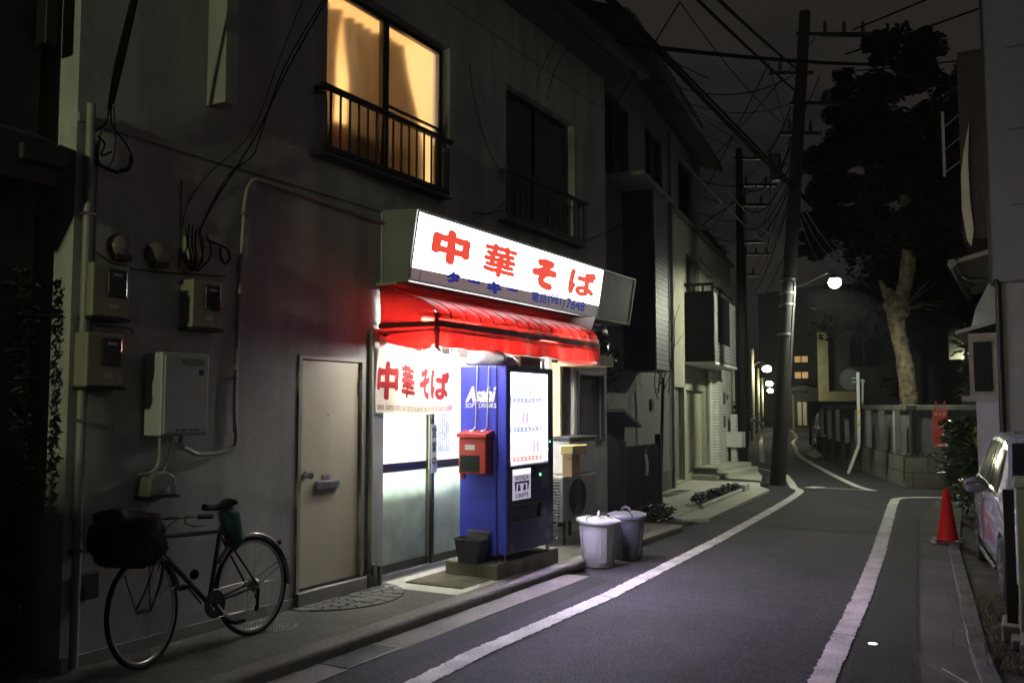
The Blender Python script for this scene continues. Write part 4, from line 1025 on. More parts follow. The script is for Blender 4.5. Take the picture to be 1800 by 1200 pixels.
g = MB(); g.bar(B(RX, -.06, RAD - .02), B(RX - .02, -.06, RAD - .16), .022, .014); g.ball(B(RX - .01, -.055, RAD - .07), .024, 10, 8, 1, .5, 1); g.ball(B(RX - .02, -.055, RAD - .155), .022, 10, 8, 1, .5, 1); g.build('derailleur', DARK_METAL, bi, smooth=50)
g = MB(); g.tube(smooth_path([B(4.57, .0, .45), B(4.535, -.03, .42), B(4.50, -.04, .37), B(4.52, -.04, .3)], 4), .004, 5); g.ball(B(4.37, -.02, .50), .028, 8, 6, 1.4, .7, 1.2); g.build('dynamo_cable', BLACK_CABLE, bi)
g = MB(); g.tube([B(*ST), B(*SADT)], .012, 8); sp_ = g.build('seat_post', CHROME, bi, smooth=50)
sd = MB(LEAN)
def saddle(u, v):
    x = 4.49 + .225 * u; wd = .020 + .058 * max(0, (u - .35) / .65) ** 1.3; a = (v - .5) * math.pi * 1.15
    return V((x, wd * math.sin(a) * 1.15, .905 + .022 * (u - .4) ** 2 * 4 + .030 * math.cos(a)))
sd.grid(saddle, 14, 12); sd.build('saddle', RUBBER, bi, smooth=60, solid=.006)
g = MB(LEAN); g.tube([(4.54, -.025, .89), (4.69, -.035, .905)], .004, 5); g.tube([(4.54, .025, .89), (4.69, .035, .905)], .004, 5); g.build('saddle_rails', STEEL, bi)
def soft_bag(name, lab, c, s, matl, seed, rough=.18, parent=None):
    g = MB(); b_ = MB(); b_.ball((0, 0, 0), 1, 26, 18)
    for p in b_.v:
        q = V([math.copysign(abs(k) ** .55, k) for k in p]); q *= 1 + rough * noise.noise(p * 1.8 + V((seed, 0, 0))) + rough * .4 * noise.noise(p * 6 + V((0, seed, 0)))
        g.v.append(V(c) + V((q.x * s[0], q.y * s[1], q.z * s[2])))
    g.f = b_.f
    return single(g, name, matl, lab, 'bag', smooth=70)
TEAL = mat('teal_nylon', (.012, .085, .085), rough=.6, var=.25, scale=9, bump=.5, bscale=25)
bg_ = MB(); b_ = MB(); b_.ball((0, 0, 0), 1, 24, 18)
for p in b_.v:
    q = V([math.copysign(abs(k) ** .6, k) for k in p]); q *= 1 + .2 * noise.noise(p * 2.1 + V((3, 0, 0))) + .08 * noise.noise(p * 6)
    q = V((q.x * .062, q.y * .06, q.z * .145)); q = Matrix.Rotation(R(-18), 3, 'Y') @ q
    bg_.v.append(B(4.715, -.02, .77) + q)
bg_.f = b_.f
single(bg_, 'saddle_bag', TEAL, 'crumpled teal bag hanging under the bicycle saddle', 'bag', smooth=70)
bk = soft_bag('basket_bag', 'bulky black bag strapped on the front of the bicycle', B(3.83, -.06, .80), (.19, .16, .165), mat('black_fabric', (.004, .004, .005), rough=.85, var=.4, bump=.8, bscale=18), 4, .30)
g = MB(Ms); 
for s in (-1, 1): g.tube(smooth_path([(hx - .02, s * .10, .30), (-.10, s * .10, .29), (-.16, s * .10, .30)], 4), .004, 5)
for k in range(4): g.tube([(hx - .03 - k * .09, -.10, .293), (hx - .03 - k * .09, .10, .293)], .003, 5)
g.tube([(0, .05, 0), (-.06, .10, .29)], .004, 5); g.tube([(0, -.05, 0), (-.06, -.10, .29)], .004, 5)
g.build('front_rack', DARK_METAL, bi)
# ================================================================== drinks vending machine on its plinth
pz = .235
pb = MB(); pb.prism([(7.44, 4.33, .02), (7.44, 4.90, .02), (8.66, 4.90, .02), (8.66, 4.30, .02)], (0, 0, pz - .02))
single(pb, 'plinth', mat('plinth_concrete', (.27, .255, .20), rough=.9, var=.25, scale=3, bump=.5, bscale=60, stain=.35), 'rough concrete slab that carries the blue vending machine', 'plinth', bevel=.012)
vm = thing('vending_machine', 'tall blue drinks vending machine with a brightly lit display beside the shop door', 'vending machine', (8.07, 4.57, pz))
BLUEP = mat('blue_machine_paint', (.052, .062, .56), rough=.48, var=.12, scale=1.3, spec=.35, stain=.08)
NAVY = mat('navy_machine_front', (.018, .018, .085), rough=.3, var=.12, scale=1.5, coat=.2)
X0, X1, Y0, Y1, Z0, Z1 = 7.58, 8.56, 4.31, 4.83, .285, 2.085
g = MB(); g.box(X0, X1, Y0 + .105, Y1, Z0, Z1); g.build('cabinet', BLUEP, vm, bevel=.012)
g = MB(); wall_holes(g, X0, X1, Z0 + .02, Z1 - .004, Y0, Y0 + .10, [(7.665, 8.425, 1.135, 2.02), (7.70, 8.29, .60, .74)])
dr = g.build('front_door', NAVY, vm, bevel=.012)
g = MB(); g.box(X0 - .003, X0 + .028, Y0 - .004, Y0 + .09, Z0 + .02, Z1 - .004); g.build('corner_post', BLUEP, vm, bevel=.010)
g = MB(); g.box(7.665, 8.425, Y0 + .034, Y0 + .085, 1.135, 2.02); g.build('display_back', glow('display_light', (.95, .93, 1.0), 1.7, (.8, .8, .85)), dr)
g = MB()
for a, b2, c, d in ((7.667, 7.681, 1.16, 2.0), (8.409, 8.423, 1.16, 2.0), (7.69, 8.40, 2.003, 2.017)): g.box(a, b2, Y0 + .012, Y0 + .026, c, d)
g.build('light_strip', glow('display_light_strip', (.76, .63, 1.0), 1150, (.8, .8, .85)), dr)
g = MB()
for i in range(3):
    z = 1.165 + i * .285
    g.box(7.675, 8.415, Y0 + .020, Y0 + .0338, z - .020, z + .052)
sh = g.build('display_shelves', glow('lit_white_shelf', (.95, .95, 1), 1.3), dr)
# price buttons under each shelf
BB_ = glow('blue_price_buttons', (.05, .09, .42), .8); RB_ = glow('red_price_buttons', (.62, .05, .03), .9)
for i in range(3):
    z = 1.185 + i * .285; g = MB()
    for k in range(9):
        x = 7.70 + k * .0765
        g.box(x, x + .060, Y0 + .010, Y0 + .0195, z - .020, z + .022)
    g.build('price_button', RB_ if i == 0 else BB_, dr, bevel=.004)
    g = MB()
    for k in range(9): put_text(g, '120', lambda u, v, o=0: V((u, Y0 + .0105 - o, v)), 7.706 + k * .0765, 7.733 + k * .0765, z - .010, z + .014, bold=.02)
    g.build('price_lettering', glow('lit_white_print', (1, 1, 1), 2.6), dr)
# drink cans and bottles; the display light on them is their own glow
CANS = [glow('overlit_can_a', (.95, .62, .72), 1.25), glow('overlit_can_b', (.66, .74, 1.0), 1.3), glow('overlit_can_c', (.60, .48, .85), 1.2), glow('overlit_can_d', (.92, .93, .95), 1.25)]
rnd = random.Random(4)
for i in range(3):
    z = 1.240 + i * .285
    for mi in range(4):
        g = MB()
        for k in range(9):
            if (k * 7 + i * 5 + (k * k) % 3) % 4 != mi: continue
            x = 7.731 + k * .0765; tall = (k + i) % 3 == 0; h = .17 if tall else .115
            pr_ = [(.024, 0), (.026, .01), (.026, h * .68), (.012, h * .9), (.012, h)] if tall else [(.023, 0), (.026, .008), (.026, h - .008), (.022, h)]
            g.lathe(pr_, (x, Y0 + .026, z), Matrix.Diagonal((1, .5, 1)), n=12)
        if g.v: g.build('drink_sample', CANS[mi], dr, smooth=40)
g = MB(); g.box(7.66, 8.43, Y0 + .002, Y0 + .006, 1.13, 2.025); 
glm, gnt, gb = _nt('display_pane'); gb.inputs['Base Color'].default_value = (1, 1, 1, 1); gb.inputs['Roughness'].default_value = .03; gb.inputs['Transmission Weight'].default_value = 1; gb.inputs['IOR'].default_value = 1.02
g = MB()
for a, b2, c, d in ((7.655, 8.435, 2.016, 2.03), (7.655, 8.435, 1.125, 1.139), (7.655, 7.669, 1.139, 2.016), (8.421, 8.435, 1.139, 2.016)): g.box(a, b2, Y0 - .006, Y0 + .004, c, d)
g.build('display_trim', glow('display_trim_light', (.85, .85, 1), .25, (.5, .5, .55)), dr, bevel=.003)
# advertising panel, buttons, coin area, delivery flap
g = MB(); g.box(7.695, 8.06, Y0 - .005, Y0 - .0003, .80, 1.095); po = g.build('poster_panel', glow('poster_light', (.62, .56, .72), .62, (.5, .48, .55)), dr, bevel=.004)
g = MB(); g.box(7.70, 8.055, Y0 - .0065, Y0 - .0052, 1.04, 1.09); g.build('poster_top', glow('poster_top_light', (.9, .88, 1), 1.3), po)
PUR = mat('purple_print', (.07, .04, .22), rough=.6)
g = MB(); pf = lambda u, v, o=0: V((u, Y0 - .0068 - o, v))
put_text(g, 'WONDA', pf, 7.74, 8.01, .985, 1.03, bold=.02); put_text(g, '100円', pf, 7.75, 8.00, .815, .865, bold=.02)
g.box(7.735, 8.02, Y0 - .0068, Y0 - .0055, .955, .975)
for xa in (7.735, 7.985):
    g.prism([(xa, Y0 - .0055, .955), (xa + .035, Y0 - .0055, .955), (xa + .030 if xa < 7.9 else xa + .02, Y0 - .0055, .885), (xa + .012 if xa < 7.9 else xa + .004, Y0 - .0055, .885)], (0, -.0013, 0))
for xc in (7.82, 7.93):
    g.prism([(xc - .03, Y0 - .0055, .885), (xc + .03, Y0 - .0055, .885), (xc + .014, Y0 - .0055, .948), (xc - .014, Y0 - .0055, .948)], (0, -.0013, 0))
g.build('poster_print', PUR, po)
g = MB(); g.box(8.30, 8.42, Y0 - .004, Y0 - .0002, .88, 1.07); g.box(8.42, 8.455, Y0 - .004, Y0 - .0002, .80, 1.07); g.box(8.30, 8.42, Y0 - .0055, Y0 - .0042, .985, .99); cp = g.build('coin_panel', mat('grey_coin_panel', (.13, .13, .17), rough=.4), dr, bevel=.002)
g = MB(); g.lathe([(.014, 0), (.014, .006), (0, .006)], (8.265, Y0, 1.015), Matrix.Rotation(R(90), 3, 'X'), 14, cap=False); g.lathe([(.010, 0), (.010, .006), (0, .006)], (8.48, Y0, 1.335), Matrix.Rotation(R(90), 3, 'X'), 12, cap=False); g.build('green_lamp', glow('green_lamp', (.15, 1, .45), 3.5), dr)
g = MB(); g.box(7.705, 8.285, Y0 + .02, Y0 + .03, .602, .738); fp = g.build('delivery_flap', mat('delivery_flap', (.03, .03, .032), rough=.25), dr)
g = MB(); g.box(7.69, 8.30, Y0 - .008, Y0 + .004, .735, .75); g.box(7.69, 8.30, Y0 - .008, Y0 + .004, .588, .602); g.build('flap_frame', DARK_METAL, dr, bevel=.003)
g = MB(); g.ball((7.76, Y0 + .017, .655), .008, 8, 6); g.ball((8.235, Y0 + .017, .675), .008, 8, 6); g.build('flap_stud', CHROME, dr)
STK = mat('grey_sticker', (.17, .16, .23), rough=.5)
for a, b2, c, d in ((8.43, 8.51, .50, .58), (8.40, 8.46, .36, .45), (7.64, 7.72, .325, .395), (8.28, 8.40, .60, .68)):
    g = MB(); g.box(a, b2, Y0 - .0022, Y0 - .0003, c, d); g.build('sticker', STK, dr)
g = MB()
for x in (X0 + .06, X1 - .06):
    for y in (Y0 + .05, Y1 - .08): g.lathe([(.03, 0), (.03, .006), (.008, .012), (.008, .055)], (x, y, pz + .0005), n=12)
g.build_each('levelling_foot', STEEL, vm)
g = MB(); g.box(X0 - .09, X0 + .0, Y0 + .01, Y0 + .16, pz + .001, pz + .012); g.box(X0 - .06, X0 + .0, Y1 - .12, Y1 - .02, pz + .001, pz + .012); g.lathe([(.012, 0), (.012, .02)], (X0 - .05, Y0 + .06, pz + .012), n=8); g.ball((X0 - .03, Y1 - .06, pz + .03), .018, 8, 6); g.build_each('anchor_plate', STEEL, vm, bevel=.002)
# lettering on the side
SX = X0 - .0015
WL = mat('white_lettering', (.80, .80, .82), rough=.5)
g = MB(); side = lambda u, v, o=0: V((SX - o, u, v))
put_text(g, 'Asahi', side, 4.765, 4.42, 1.735, 1.89, bold=.028, boldx=.05, shear=.32)
g.prism([side(4.765, 1.735), side(4.74, 1.735), side(4.69, 1.80), side(4.715, 1.79)], (-.0005, 0, 0))
put_text(g, 'SOFT DRINKS', side, 4.765, 4.42, 1.682, 1.726, bold=.012)
g.build('side_lettering', WL, vm, clean=False)
# red recycling box hung on strings
rb = thing('hanging_box', 'red plastic box with a dark window hung by strings on the machine side', 'box', (7.5, 4.62, 1.05))
REDB = mat('faded_red_plastic', (.42, .035, .03), rough=.5, var=.15, scale=4)
g = MB(); g.box(7.44, 7.572, 4.455, 4.755, 1.06, 1.40); g.build('body', REDB, rb, bevel=.010)
g = MB(); g.prism([(7.42, 4.77, 1.40), (7.573, 4.77, 1.45), (7.573, 4.77, 1.47), (7.425, 4.77, 1.435)], (0, -.33, 0)); g.build('lid', REDB, rb, bevel=.004)
g = MB(); g.box(7.434, 7.4395, 4.52, 4.735, 1.08, 1.235); g.build('window', mat('murky_window', (.018, .026, .022), rough=.2), rb, bevel=.003)
g = MB(); g.box(7.436, 7.4396, 4.57, 4.68, 1.285, 1.335); g.build('label', WHITE_PAINT, rb)
g = MB(); g.box(7.46, 7.50, 4.71, 4.75, 1.01, 1.06); g.build('spout', REDB, rb, bevel=.004)
g = MB(); g.tube([(7.50, 4.66, 1.44), (7.566, 4.645, 1.50), (7.569, 4.625, 2.085), (7.60, 4.625, 2.091)], .006, 6); g.tube([(7.50, 4.53, 1.44), (7.566, 4.515, 1.50), (7.569, 4.495, 2.085), (7.60, 4.495, 2.091)], .006, 6); g.ball((7.51, 4.66, 1.455), .02, 8, 6); g.ball((7.51, 4.53, 1.455), .02, 8, 6); g.build('strings', WHITE_PAINT, rb)
# black bin
bn = thing('waste_bin', 'small black bin standing on the plinth against the machine side', 'bin', (7.47, 4.61, pz))
def hollow(mb, pts0, pts1, z0, z1, t=.008):
    n = len(pts0)
    def inset(p): 
        c = sum((V((*q, 0)) for q in p), V()) / n
        return [((V((*q, 0)) - c) * (1 - t * 8)) + c for q in p]
    a = [V((x, y, z0)) for x, y in pts0]; b_ = [V((x, y, z1)) for x, y in pts1]; c_ = [V((p.x, p.y, z1)) for p in inset(pts1)]; d_ = [V((p.x, p.y, z0 + .01)) for p in inset(pts0)]
    v = a + b_ + c_ + d_; f = [list(range(n))[::-1], [3 * n + k for k in range(n)]]
    for k in range(n):
        l = (k + 1) % n
        f += [[k, l, n + l, n + k], [n + k, n + l, 2 * n + l, 2 * n + k], [2 * n + k, 2 * n + l, 3 * n + l, 3 * n + k]]
    mb.add(v, f)
def rrect(cx, cy, w_, d_, r, n=4):
    P = []
    for sx, sy, a0 in ((1, 1, 0), (-1, 1, 90), (-1, -1, 180), (1, -1, 270)):
        for k in range(n + 1):
            a = R(a0 + 90 * k / n); P.append((cx + sx * (w_ / 2 - r) + r * math.cos(a), cy + sy * (d_ / 2 - r) + r * math.sin(a)))
    return P
g = MB(); hollow(g, rrect(7.465, 4.62, .15, .24, .04), rrect(7.46, 4.615, .19, .32, .05), pz + .002, .455)
g.build('body', mat('black_bin_plastic', (.012, .013, .013), rough=.5, var=.2), bn, smooth=50)
g = MB(); P = rrect(7.46, 4.615, .196, .326, .05); g.tube([(x, y, .455) for x, y in P], .006, 6, closed=True); g.build('rim', DARK_METAL, bn, smooth=60)
cb_ = MB(); cb_.box(7.555, 7.578, 4.47, 4.72, .50, .525); cb_.box(7.53, 7.578, 4.48, 4.71, .47, .49); cb_.box(7.53, 7.537, 4.48, 4.71, .44, .49)
single(cb_, 'wall_bracket', STEEL, 'small metal bracket on the machine side just above the black bin', 'bracket', bevel=.002)
# things on top of the machine
PLAS = sheet_mat('white_plastic_bag', (.72, .66, .70), trans=.35, rough=.35, var=.12, scale=9)
g = MB(); vs, fs = lump((7.78, 4.66, 2.155), .17, (1.0, 1.2, .58), 11); g.add(vs, fs); vs, fs = lump((7.95, 4.55, 2.14), .12, (1.1, 1.0, .5), 15); g.add(vs, fs)
single(g, 'plastic_bag', PLAS, 'crumpled white plastic bag lying on top of the vending machine', 'bag', smooth=60)
bx = thing('carton', 'red and white cardboard carton on top of the vending machine', 'carton', (8.27, 4.6, 2.09))
g = MB(); g.box(8.06, 8.50, 4.42, 4.76, 2.088, 2.20); g.build('box', mat('white_carton', (.50, .40, .40), rough=.7, var=.15), bx, bevel=.004)
g = MB(); g.box(8.08, 8.22, 4.417, 4.4195, 2.115, 2.175); g.box(8.25, 8.48, 4.417, 4.4195, 2.115, 2.175); g.build('red_print', mat('red_carton_print', (.38, .03, .04), rough=.7), bx)
# spiral cord at the right edge of the machine
g = MB(); P = [(8.63 + .032 * math.cos(k * .7), 4.33 + .026 * math.sin(k * .7), .30 + k * .0052) for k in range(100)]; g.tube(P, .0045, 5); g.tube(smooth_path([P[0], (8.60, 4.33, .26), (8.52, 4.32, .27), (8.46, 4.33, .25)], 4), .004, 5)
single(g, 'spiral_cord', CHROME, 'coiled silver cord hanging at the right edge of the vending machine', 'cord', smooth=60)

# ================================================================== air conditioner with boxes, dustbins
ac = thing('air_conditioner', 'outdoor air conditioner unit with a round fan on a raised stand', 'air conditioner', (10.1, 4.88, .09))
ACP = mat('ac_enamel', (.42, .42, .38), rough=.5, var=.10, stain=.25)
ax0, ax1, ay0, ay1, az0, az1 = 9.62, 10.56, 4.72, 5.06, .36, .88
g = MB(); g.box(ax0, ax1, ay0, ay1, az0, az1); g.build('casing', ACP, ac, bevel=.015)
M90 = Matrix.Rotation(R(90), 3, 'X')
g = MB(); g.lathe([(.225, 0), (.225, .008), (.21, .010), (.21, .0), (0, .0)], (10.02, ay0 - .0005, .62), M90, 36, cap=False); fo = g.build('fan_recess', DARK_METAL, ac, smooth=40)
g = MB()
for k in range(9): g.tube([(10.02 + (.025 + .024 * k) * math.cos(a * .2618), ay0 - .014, .62 + (.025 + .024 * k) * math.sin(a * .2618)) for a in range(24)], .0022, 4, closed=True)
for k in range(8): g.bar((10.02, ay0 - .014, .62), (10.02 + .215 * math.cos(k * .785), ay0 - .014, .62 + .215 * math.sin(k * .785)), .004, .004)
g.build('fan_grille', mat('fan_grille_metal', (.06, .06, .055), rough=.5), ac)
g = MB()
for i in range(13):
    z = az0 + .045 + i * .035; g.box(ax0 - .004, ax0 + .0, ay0 + .03, ay1 - .03, z, z + .012)
for y in (ay0 + .03, (ay0 + ay1) / 2, ay1 - .036): g.box(ax0 - .006, ax0 - .0002, y, y + .006, az0 + .03, az1 - .03)
fn_ = g.build('side_fins', mat('fin_paint', (.36, .36, .32), rough=.5), ac)
g = MB(); g.box(ax0 - .0015, ax0 - .0003, ay0 + .035, ay1 - .035, az0 + .035, az1 - .035); g.build('fin_recess', DARK_METAL, fn_)
g = MB()
for x in (ax0 + .1, ax1 - .1):
    for y in (ay0 + .02, ay1 - .04): g.box(x - .018, x + .018, y, y + .03, .088, az0 - .001)
    g.box(x - .018, x + .018, ay0 + .051, ay1 - .041, .30, az0 - .002)
g.build('stand', DARK_METAL, ac, bevel=.003)
fb = thing('foam_box', 'white polystyrene box with a dark lid on the air conditioner', 'box', (10.22, 4.88, .885))
g = MB(); g.prism([(9.86, 4.735, .884), (10.58, 4.735, .884), (10.60, 4.735, 1.29), (9.84, 4.735, 1.29)], (0, .3, 0)); g.build('body', mat('dirty_polystyrene', (.68, .68, .69), rough=.8, var=.12, scale=8, bump=.3), fb, bevel=.02)
g = MB(); g.box(9.82, 10.62, 4.72, 5.05, 1.291, 1.335); g.build('lid', mat('dark_slab', (.02, .02, .025), rough=.5), fb, bevel=.008)
cdt = thing('cardboard_box', 'brown cardboard box with faint red printing on the air conditioner', 'box', (9.74, 4.7, .885))
CARD = mat('cardboard', (.44, .31, .16), rough=.8, var=.12, scale=5)
g = MB(); g.box(9.62, 9.84, 4.60, 4.725, .884, 1.14); g.build('carton', CARD, cdt, bevel=.004)
g = MB(); g.box(9.6185, 9.6198, 4.615, 4.66, 1.07, 1.11); g.box(9.74, 9.80, 4.5985, 4.5998, .91, .93); g.box(9.73, 9.80, 4.5985, 4.5998, 1.08, 1.105); g.build('print', mat('faded_print', (.40, .15, .08), rough=.8), cdt)
g = MB(); g.box(9.58, 9.98, 4.57, 4.733, 1.141, 1.245); single(g, 'box_lid', mat('yellow_polystyrene', (.52, .44, .16), rough=.75, var=.1), 'yellowish foam tray lying on the cardboard box', 'tray', bevel=.012)

def dustbin(label, x, y, rz, col_, lidtilt):
    t = thing('dustbin', label, 'dustbin', (x, y, .001), rz, 'plastic dustbins by the kerb')
    Mx = Matrix.Translation((x, y, .001)) @ Matrix.Rotation(rz, 4, 'Z')
    P = mat('dustbin_plastic', col_, rough=.45, var=.10, scale=4, stain=.25)
    g = MB(Mx); g.lathe([(.155, 0), (.165, .01), (.178, .18), (.180, .19), (.198, .44), (.206, .445), (.208, .475)], n=36, cap=True); g.build('body', P, t, smooth=45)
    g = MB(Mx)
    for a in (20, 110, 200, 290):
        a = R(a); g.bar((.168 * math.cos(a), .168 * math.sin(a), .05), (.201 * math.cos(a), .201 * math.sin(a), .42), .07, .012)
    g.build('body_rib', P, t, bevel=.004)
    L_ = Mx @ Matrix.Translation((0, 0, .478)) @ Matrix.Rotation(lidtilt, 4, 'X')
    lid = MB(L_); n = 40; pr_ = [(.228, -.022), (.232, .0), (.222, .016), (.18, .030), (.10, .042), (0, .046)]
    vs = []; fs = []
    for r, z in pr_:
        for k in range(n):
            a = 6.2832 * k / n; wv = 1 + (.05 * max(0, math.cos(4 * a)) ** 3 if r > .2 else 0); vs.append((r * wv * math.cos(a), r * wv * math.sin(a), z))
    for i in range(len(pr_) - 1):
        for k in range(n): fs.append([i * n + k, i * n + (k + 1) % n, (i + 1) * n + (k + 1) % n, (i + 1) * n + k])
    fs.append(list(range(n))); lid.add(vs, fs); lo = lid.build('lid', P, t, smooth=50)
    h = MB(L_); h.tube(smooth_path([(-.06, 0, .04), (-.05, 0, .075), (0, .0, .09), (.05, 0, .075), (.06, 0, .04)], 4), .014, 8); h.build('lid_handle', P, lo, smooth=60)
    h = MB(L_); h.tube(smooth_path([(.0, .02, .055), (-.10, .06, .055), (-.19, .12, .035), (-.20, .08, -.02)], 5), .005, 5); h.tube(smooth_path([(.0, .02, .055), (.10, -.04, .06), (.19, -.10, .036), (.22, -.02, .02)], 5), .005, 5); h.tube(smooth_path([(.04, .1, .05), (.0, -.05, .06), (-.08, -.16, .036)], 5), .004, 5); h.build('cord', BLACK_CABLE, lo, smooth=60)
    return t
dustbin('light grey dustbin with a corded lid, nearest the vending machine', 9.14, 4.06, .35, (.62, .62, .63), R(3))
dustbin('shaded purple grey dustbin behind the lighter one', 9.72, 3.98, 1.2, (.19, .185, .22), R(-2))
# ================================================================== houses beyond the shop (frame: u along the front, v into the house)
HM = Matrix.Translation((16.3, 6.1, 0)) @ Matrix.Rotation(R(7.8), 4, 'Z')
GREYW = mat('grey_render', (.13, .13, .12), rough=.85, var=.10, scale=1.2, bump=.2, stain=.06)
CREAM = mat('cream_render', (.34, .335, .25), rough=.85, var=.08, scale=1.2, bump=.2, stain=.05)
WTILE = brick_mat('white_tile_cladding', (.24, .24, .22), (.20, .20, .185), (.09, .09, .08), .24, .085, .010, .5, axes=('XY', 'Z'), bump=.7)
CHARC = mat('charcoal_cladding', (.007, .007, .007), rough=.7, var=.25, spec=.2)
LAP = brick_mat('white_lap_siding', (.74, .74, .66), (.70, .70, .62), (.20, .20, .18), 9.0, .075, .006, .6, axes=('XY', 'Z'), bump=.6, offset=0)
ha = thing('bay_house', 'tall grey house with a dark overhanging bay, next beyond the noodle shop', 'building', (14.6, 6.0, 0))
def HB(): return MB(HM)
g = HB(); wall_holes(g, -3.9, 1.60, 0, 7.5, 0, .22, [(-3.3, -1.75, 5.36, 6.75), (-.55, .95, 5.45, 6.95)]); g.box(-3.9, -3.7, .221, 7, 0, 7.5); g.build('wall', GREYW, ha)
g = HB(); g.box(-3.29, -1.76, .10, .12, 5.37, 6.74); g.box(-.54, .94, .10, .12, 5.46, 6.94); 
for x0, x1, z0, z1 in ((-3.3, -1.75, 5.36, 6.75), (-.55, .95, 5.45, 6.95)):
    f = HB(); f.box(x0, x1, .05, .098, z0, z0 + .05); f.box(x0, x1, .05, .098, z1 - .05, z1); f.box(x0, x0 + .05, .05, .098, z0 + .05, z1 - .05); f.box(x1 - .05, x1, .05, .098, z0 + .05, z1 - .05); f.box((x0 + x1) / 2 - .03, (x0 + x1) / 2 + .03, .05, .098, z0 + .05, z1 - .05)
    fo = f.build('window_frame', DARK_METAL, ha)
    p = HB(); p.box(x0 + .05, x1 - .05, .10, .11, z0 + .05, z1 - .05); p.build('window_pane', DARK_GLASS, fo)
bayd = HB(); bayd.box(-2.19, -1.18, -.52, -.001, 2.28, 5.27); bo = bayd.build('bay', CHARC, ha)
f = HB(); f.box(-2.16, -1.20, -.540, -.521, 2.30, 5.25); f.build('bay_front', WTILE, bo)
f = HB(); f.box(-3.2, -1.10, -.60, .0, 5.272, 5.34); f.build('bay_roof', mat('bay_coping', (.22, .22, .21), rough=.6), bo)
g = HB(); g.prism([(-4.1, -.62, 7.40), (-4.1, 3.5, 8.9), (1.75, 3.5, 8.9), (1.75, -.62, 7.40)], (0, 0, .14)); g.build('roof', ROOF, ha)
g = HB(); g.box(-4.1, 1.75, -.70, -.60, 7.34, 7.46); g.build('gutter', DARK_METAL, ha)
g = HB(); g.tube([(1.50, -.06, .05), (1.50, -.06, 7.3)], .04, 8); g.build('downpipe', GREY_PIPE, ha, smooth=50)
g = HB(); g.box(-.35, -.18, -.04, -.001, 1.62, 1.82); g.build('intercom', DARK_METAL, ha)
g = HB(); g.box(-3.9, 1.55, -.03, -.001, .0, .42); g.build('plinth', CONCRETE_D, ha)

hb_ = thing('balcony_house', 'pale rendered house with a tiled overhanging balcony and a roller shutter', 'building', (20.8, 7.0, 0))
g = HB(); wall_holes(g, 1.62, 10.2, 0, 5.75, 0, .22, [(1.85, 2.95, .12, 2.1), (3.2, 5.55, .2, 2.05), (3.3, 5.0, 3.2, 5.1)]); g.box(10.0, 10.2, .221, 7, 0, 5.75)
g.build('wall', CREAM, hb_)
g = HB(); wall_holes(g, 1.62, 5.35, 5.752, 7.5, 0, .2, [(2.6, 4.1, 5.95, 7.1)]); g.box(5.15, 5.35, .201, 7, 5.752, 7.5); g.build('upper_wall', GREYW, hb_)
g = HB(); g.prism([(1.76, -.5, 7.45), (1.76, 3.5, 8.8), (5.7, 3.5, 8.8), (5.7, -.5, 7.45)], (0, 0, .13)); g.build('roof', ROOF, hb_)
g = HB(); g.box(1.62, 10.4, -.10, .4, 5.752, 5.82); g.build('parapet', GREYW, hb_)
f = HB(); f.box(2.6, 4.1, .06, .11, 5.95, 6.0); f.box(2.6, 4.1, .06, .11, 7.05, 7.1); f.box(2.6, 2.65, .06, .11, 6.0, 7.05); f.box(4.05, 4.1, .06, .11, 6.0, 7.05); f.box(3.33, 3.37, .06, .11, 6.0, 7.05); fo = f.build('window_frame', DARK_METAL, hb_)
p = HB(); p.box(2.651, 4.049, .115, .12, 6.0, 7.05); p.build('window_pane', DARK_GLASS, fo)
f = HB(); f.box(3.3, 5.0, .06, .11, 3.2, 3.25); f.box(3.3, 5.0, .06, .11, 5.05, 5.1); f.box(3.3, 3.35, .06, .11, 3.25, 5.05); f.box(4.95, 5.0, .06, .11, 3.25, 5.05); f.box(4.13, 4.17, .06, .11, 3.25, 5.05); fo = f.build('window_frame', ALU, hb_)
p = HB(); p.box(3.351, 4.949, .115, .12, 3.25, 5.05); p.build('window_pane', mat('curtained_glass', (.20, .20, .16), rough=.3), fo)
g = HB(); g.box(1.88, 2.92, .12, .16, .12, 2.08); dd = g.build('door', mat('grey_house_door', (.17, .17, .16), rough=.5, var=.1), hb_)
g = HB(); g.box(2.78, 2.81, .06, .10, 1.0, 1.25); g.build('handle', STEEL, dd)
SHUT = mat('shutter_paint', (.52, .52, .38), rough=.5, var=.06, stain=.1)
g = HB()
for i in range(37): g.box(3.22, 5.53, .08 + .012 * (i % 2), .12, .2 + i * .05, .2 + i * .05 + .0495)
g.build('roller_shutter', SHUT, hb_)
g = HB(); g.tube(smooth_path([(5.75, -.10, .1), (5.75, -.10, 2.2), (5.75, -.10, 2.38), (5.95, -.16, 2.50)], 4), .055, 10); g.lathe([(.07, 0), (.13, .22), (.13, .26)], (5.75, -.10, 2.30), n=12); g.build('downpipe', WHITE_PAINT, hb_, smooth=50)
g = HB(); g.box(6.35, 8.6, -.20, -.001, .26, 2.62); pr_ = g.build('porch_wall', LAP, hb_)
g = HB(); g.box(6.34, 8.62, -.215, -.0, 0, .26); g.build('porch_base', CONCRETE_D, pr_)
g = HB(); g.box(7.15, 7.35, -.23, -.201, 1.75, 2.05); g.box(7.15, 7.35, -.23, -.201, 1.15, 1.45); g.tube(smooth_path([(7.55, -.22, 1.95), (7.7, -.24, 1.98), (7.72, -.22, 1.85)], 4), .015, 6); g.build('meter', mat('dull_meter', (.08, .08, .075), rough=.5), hb_)
bal = HB(); bal.box(3.14, 6.45, -.62, -.001, 2.66, 4.20); bo = bal.build('balcony', CHARC, hb_)
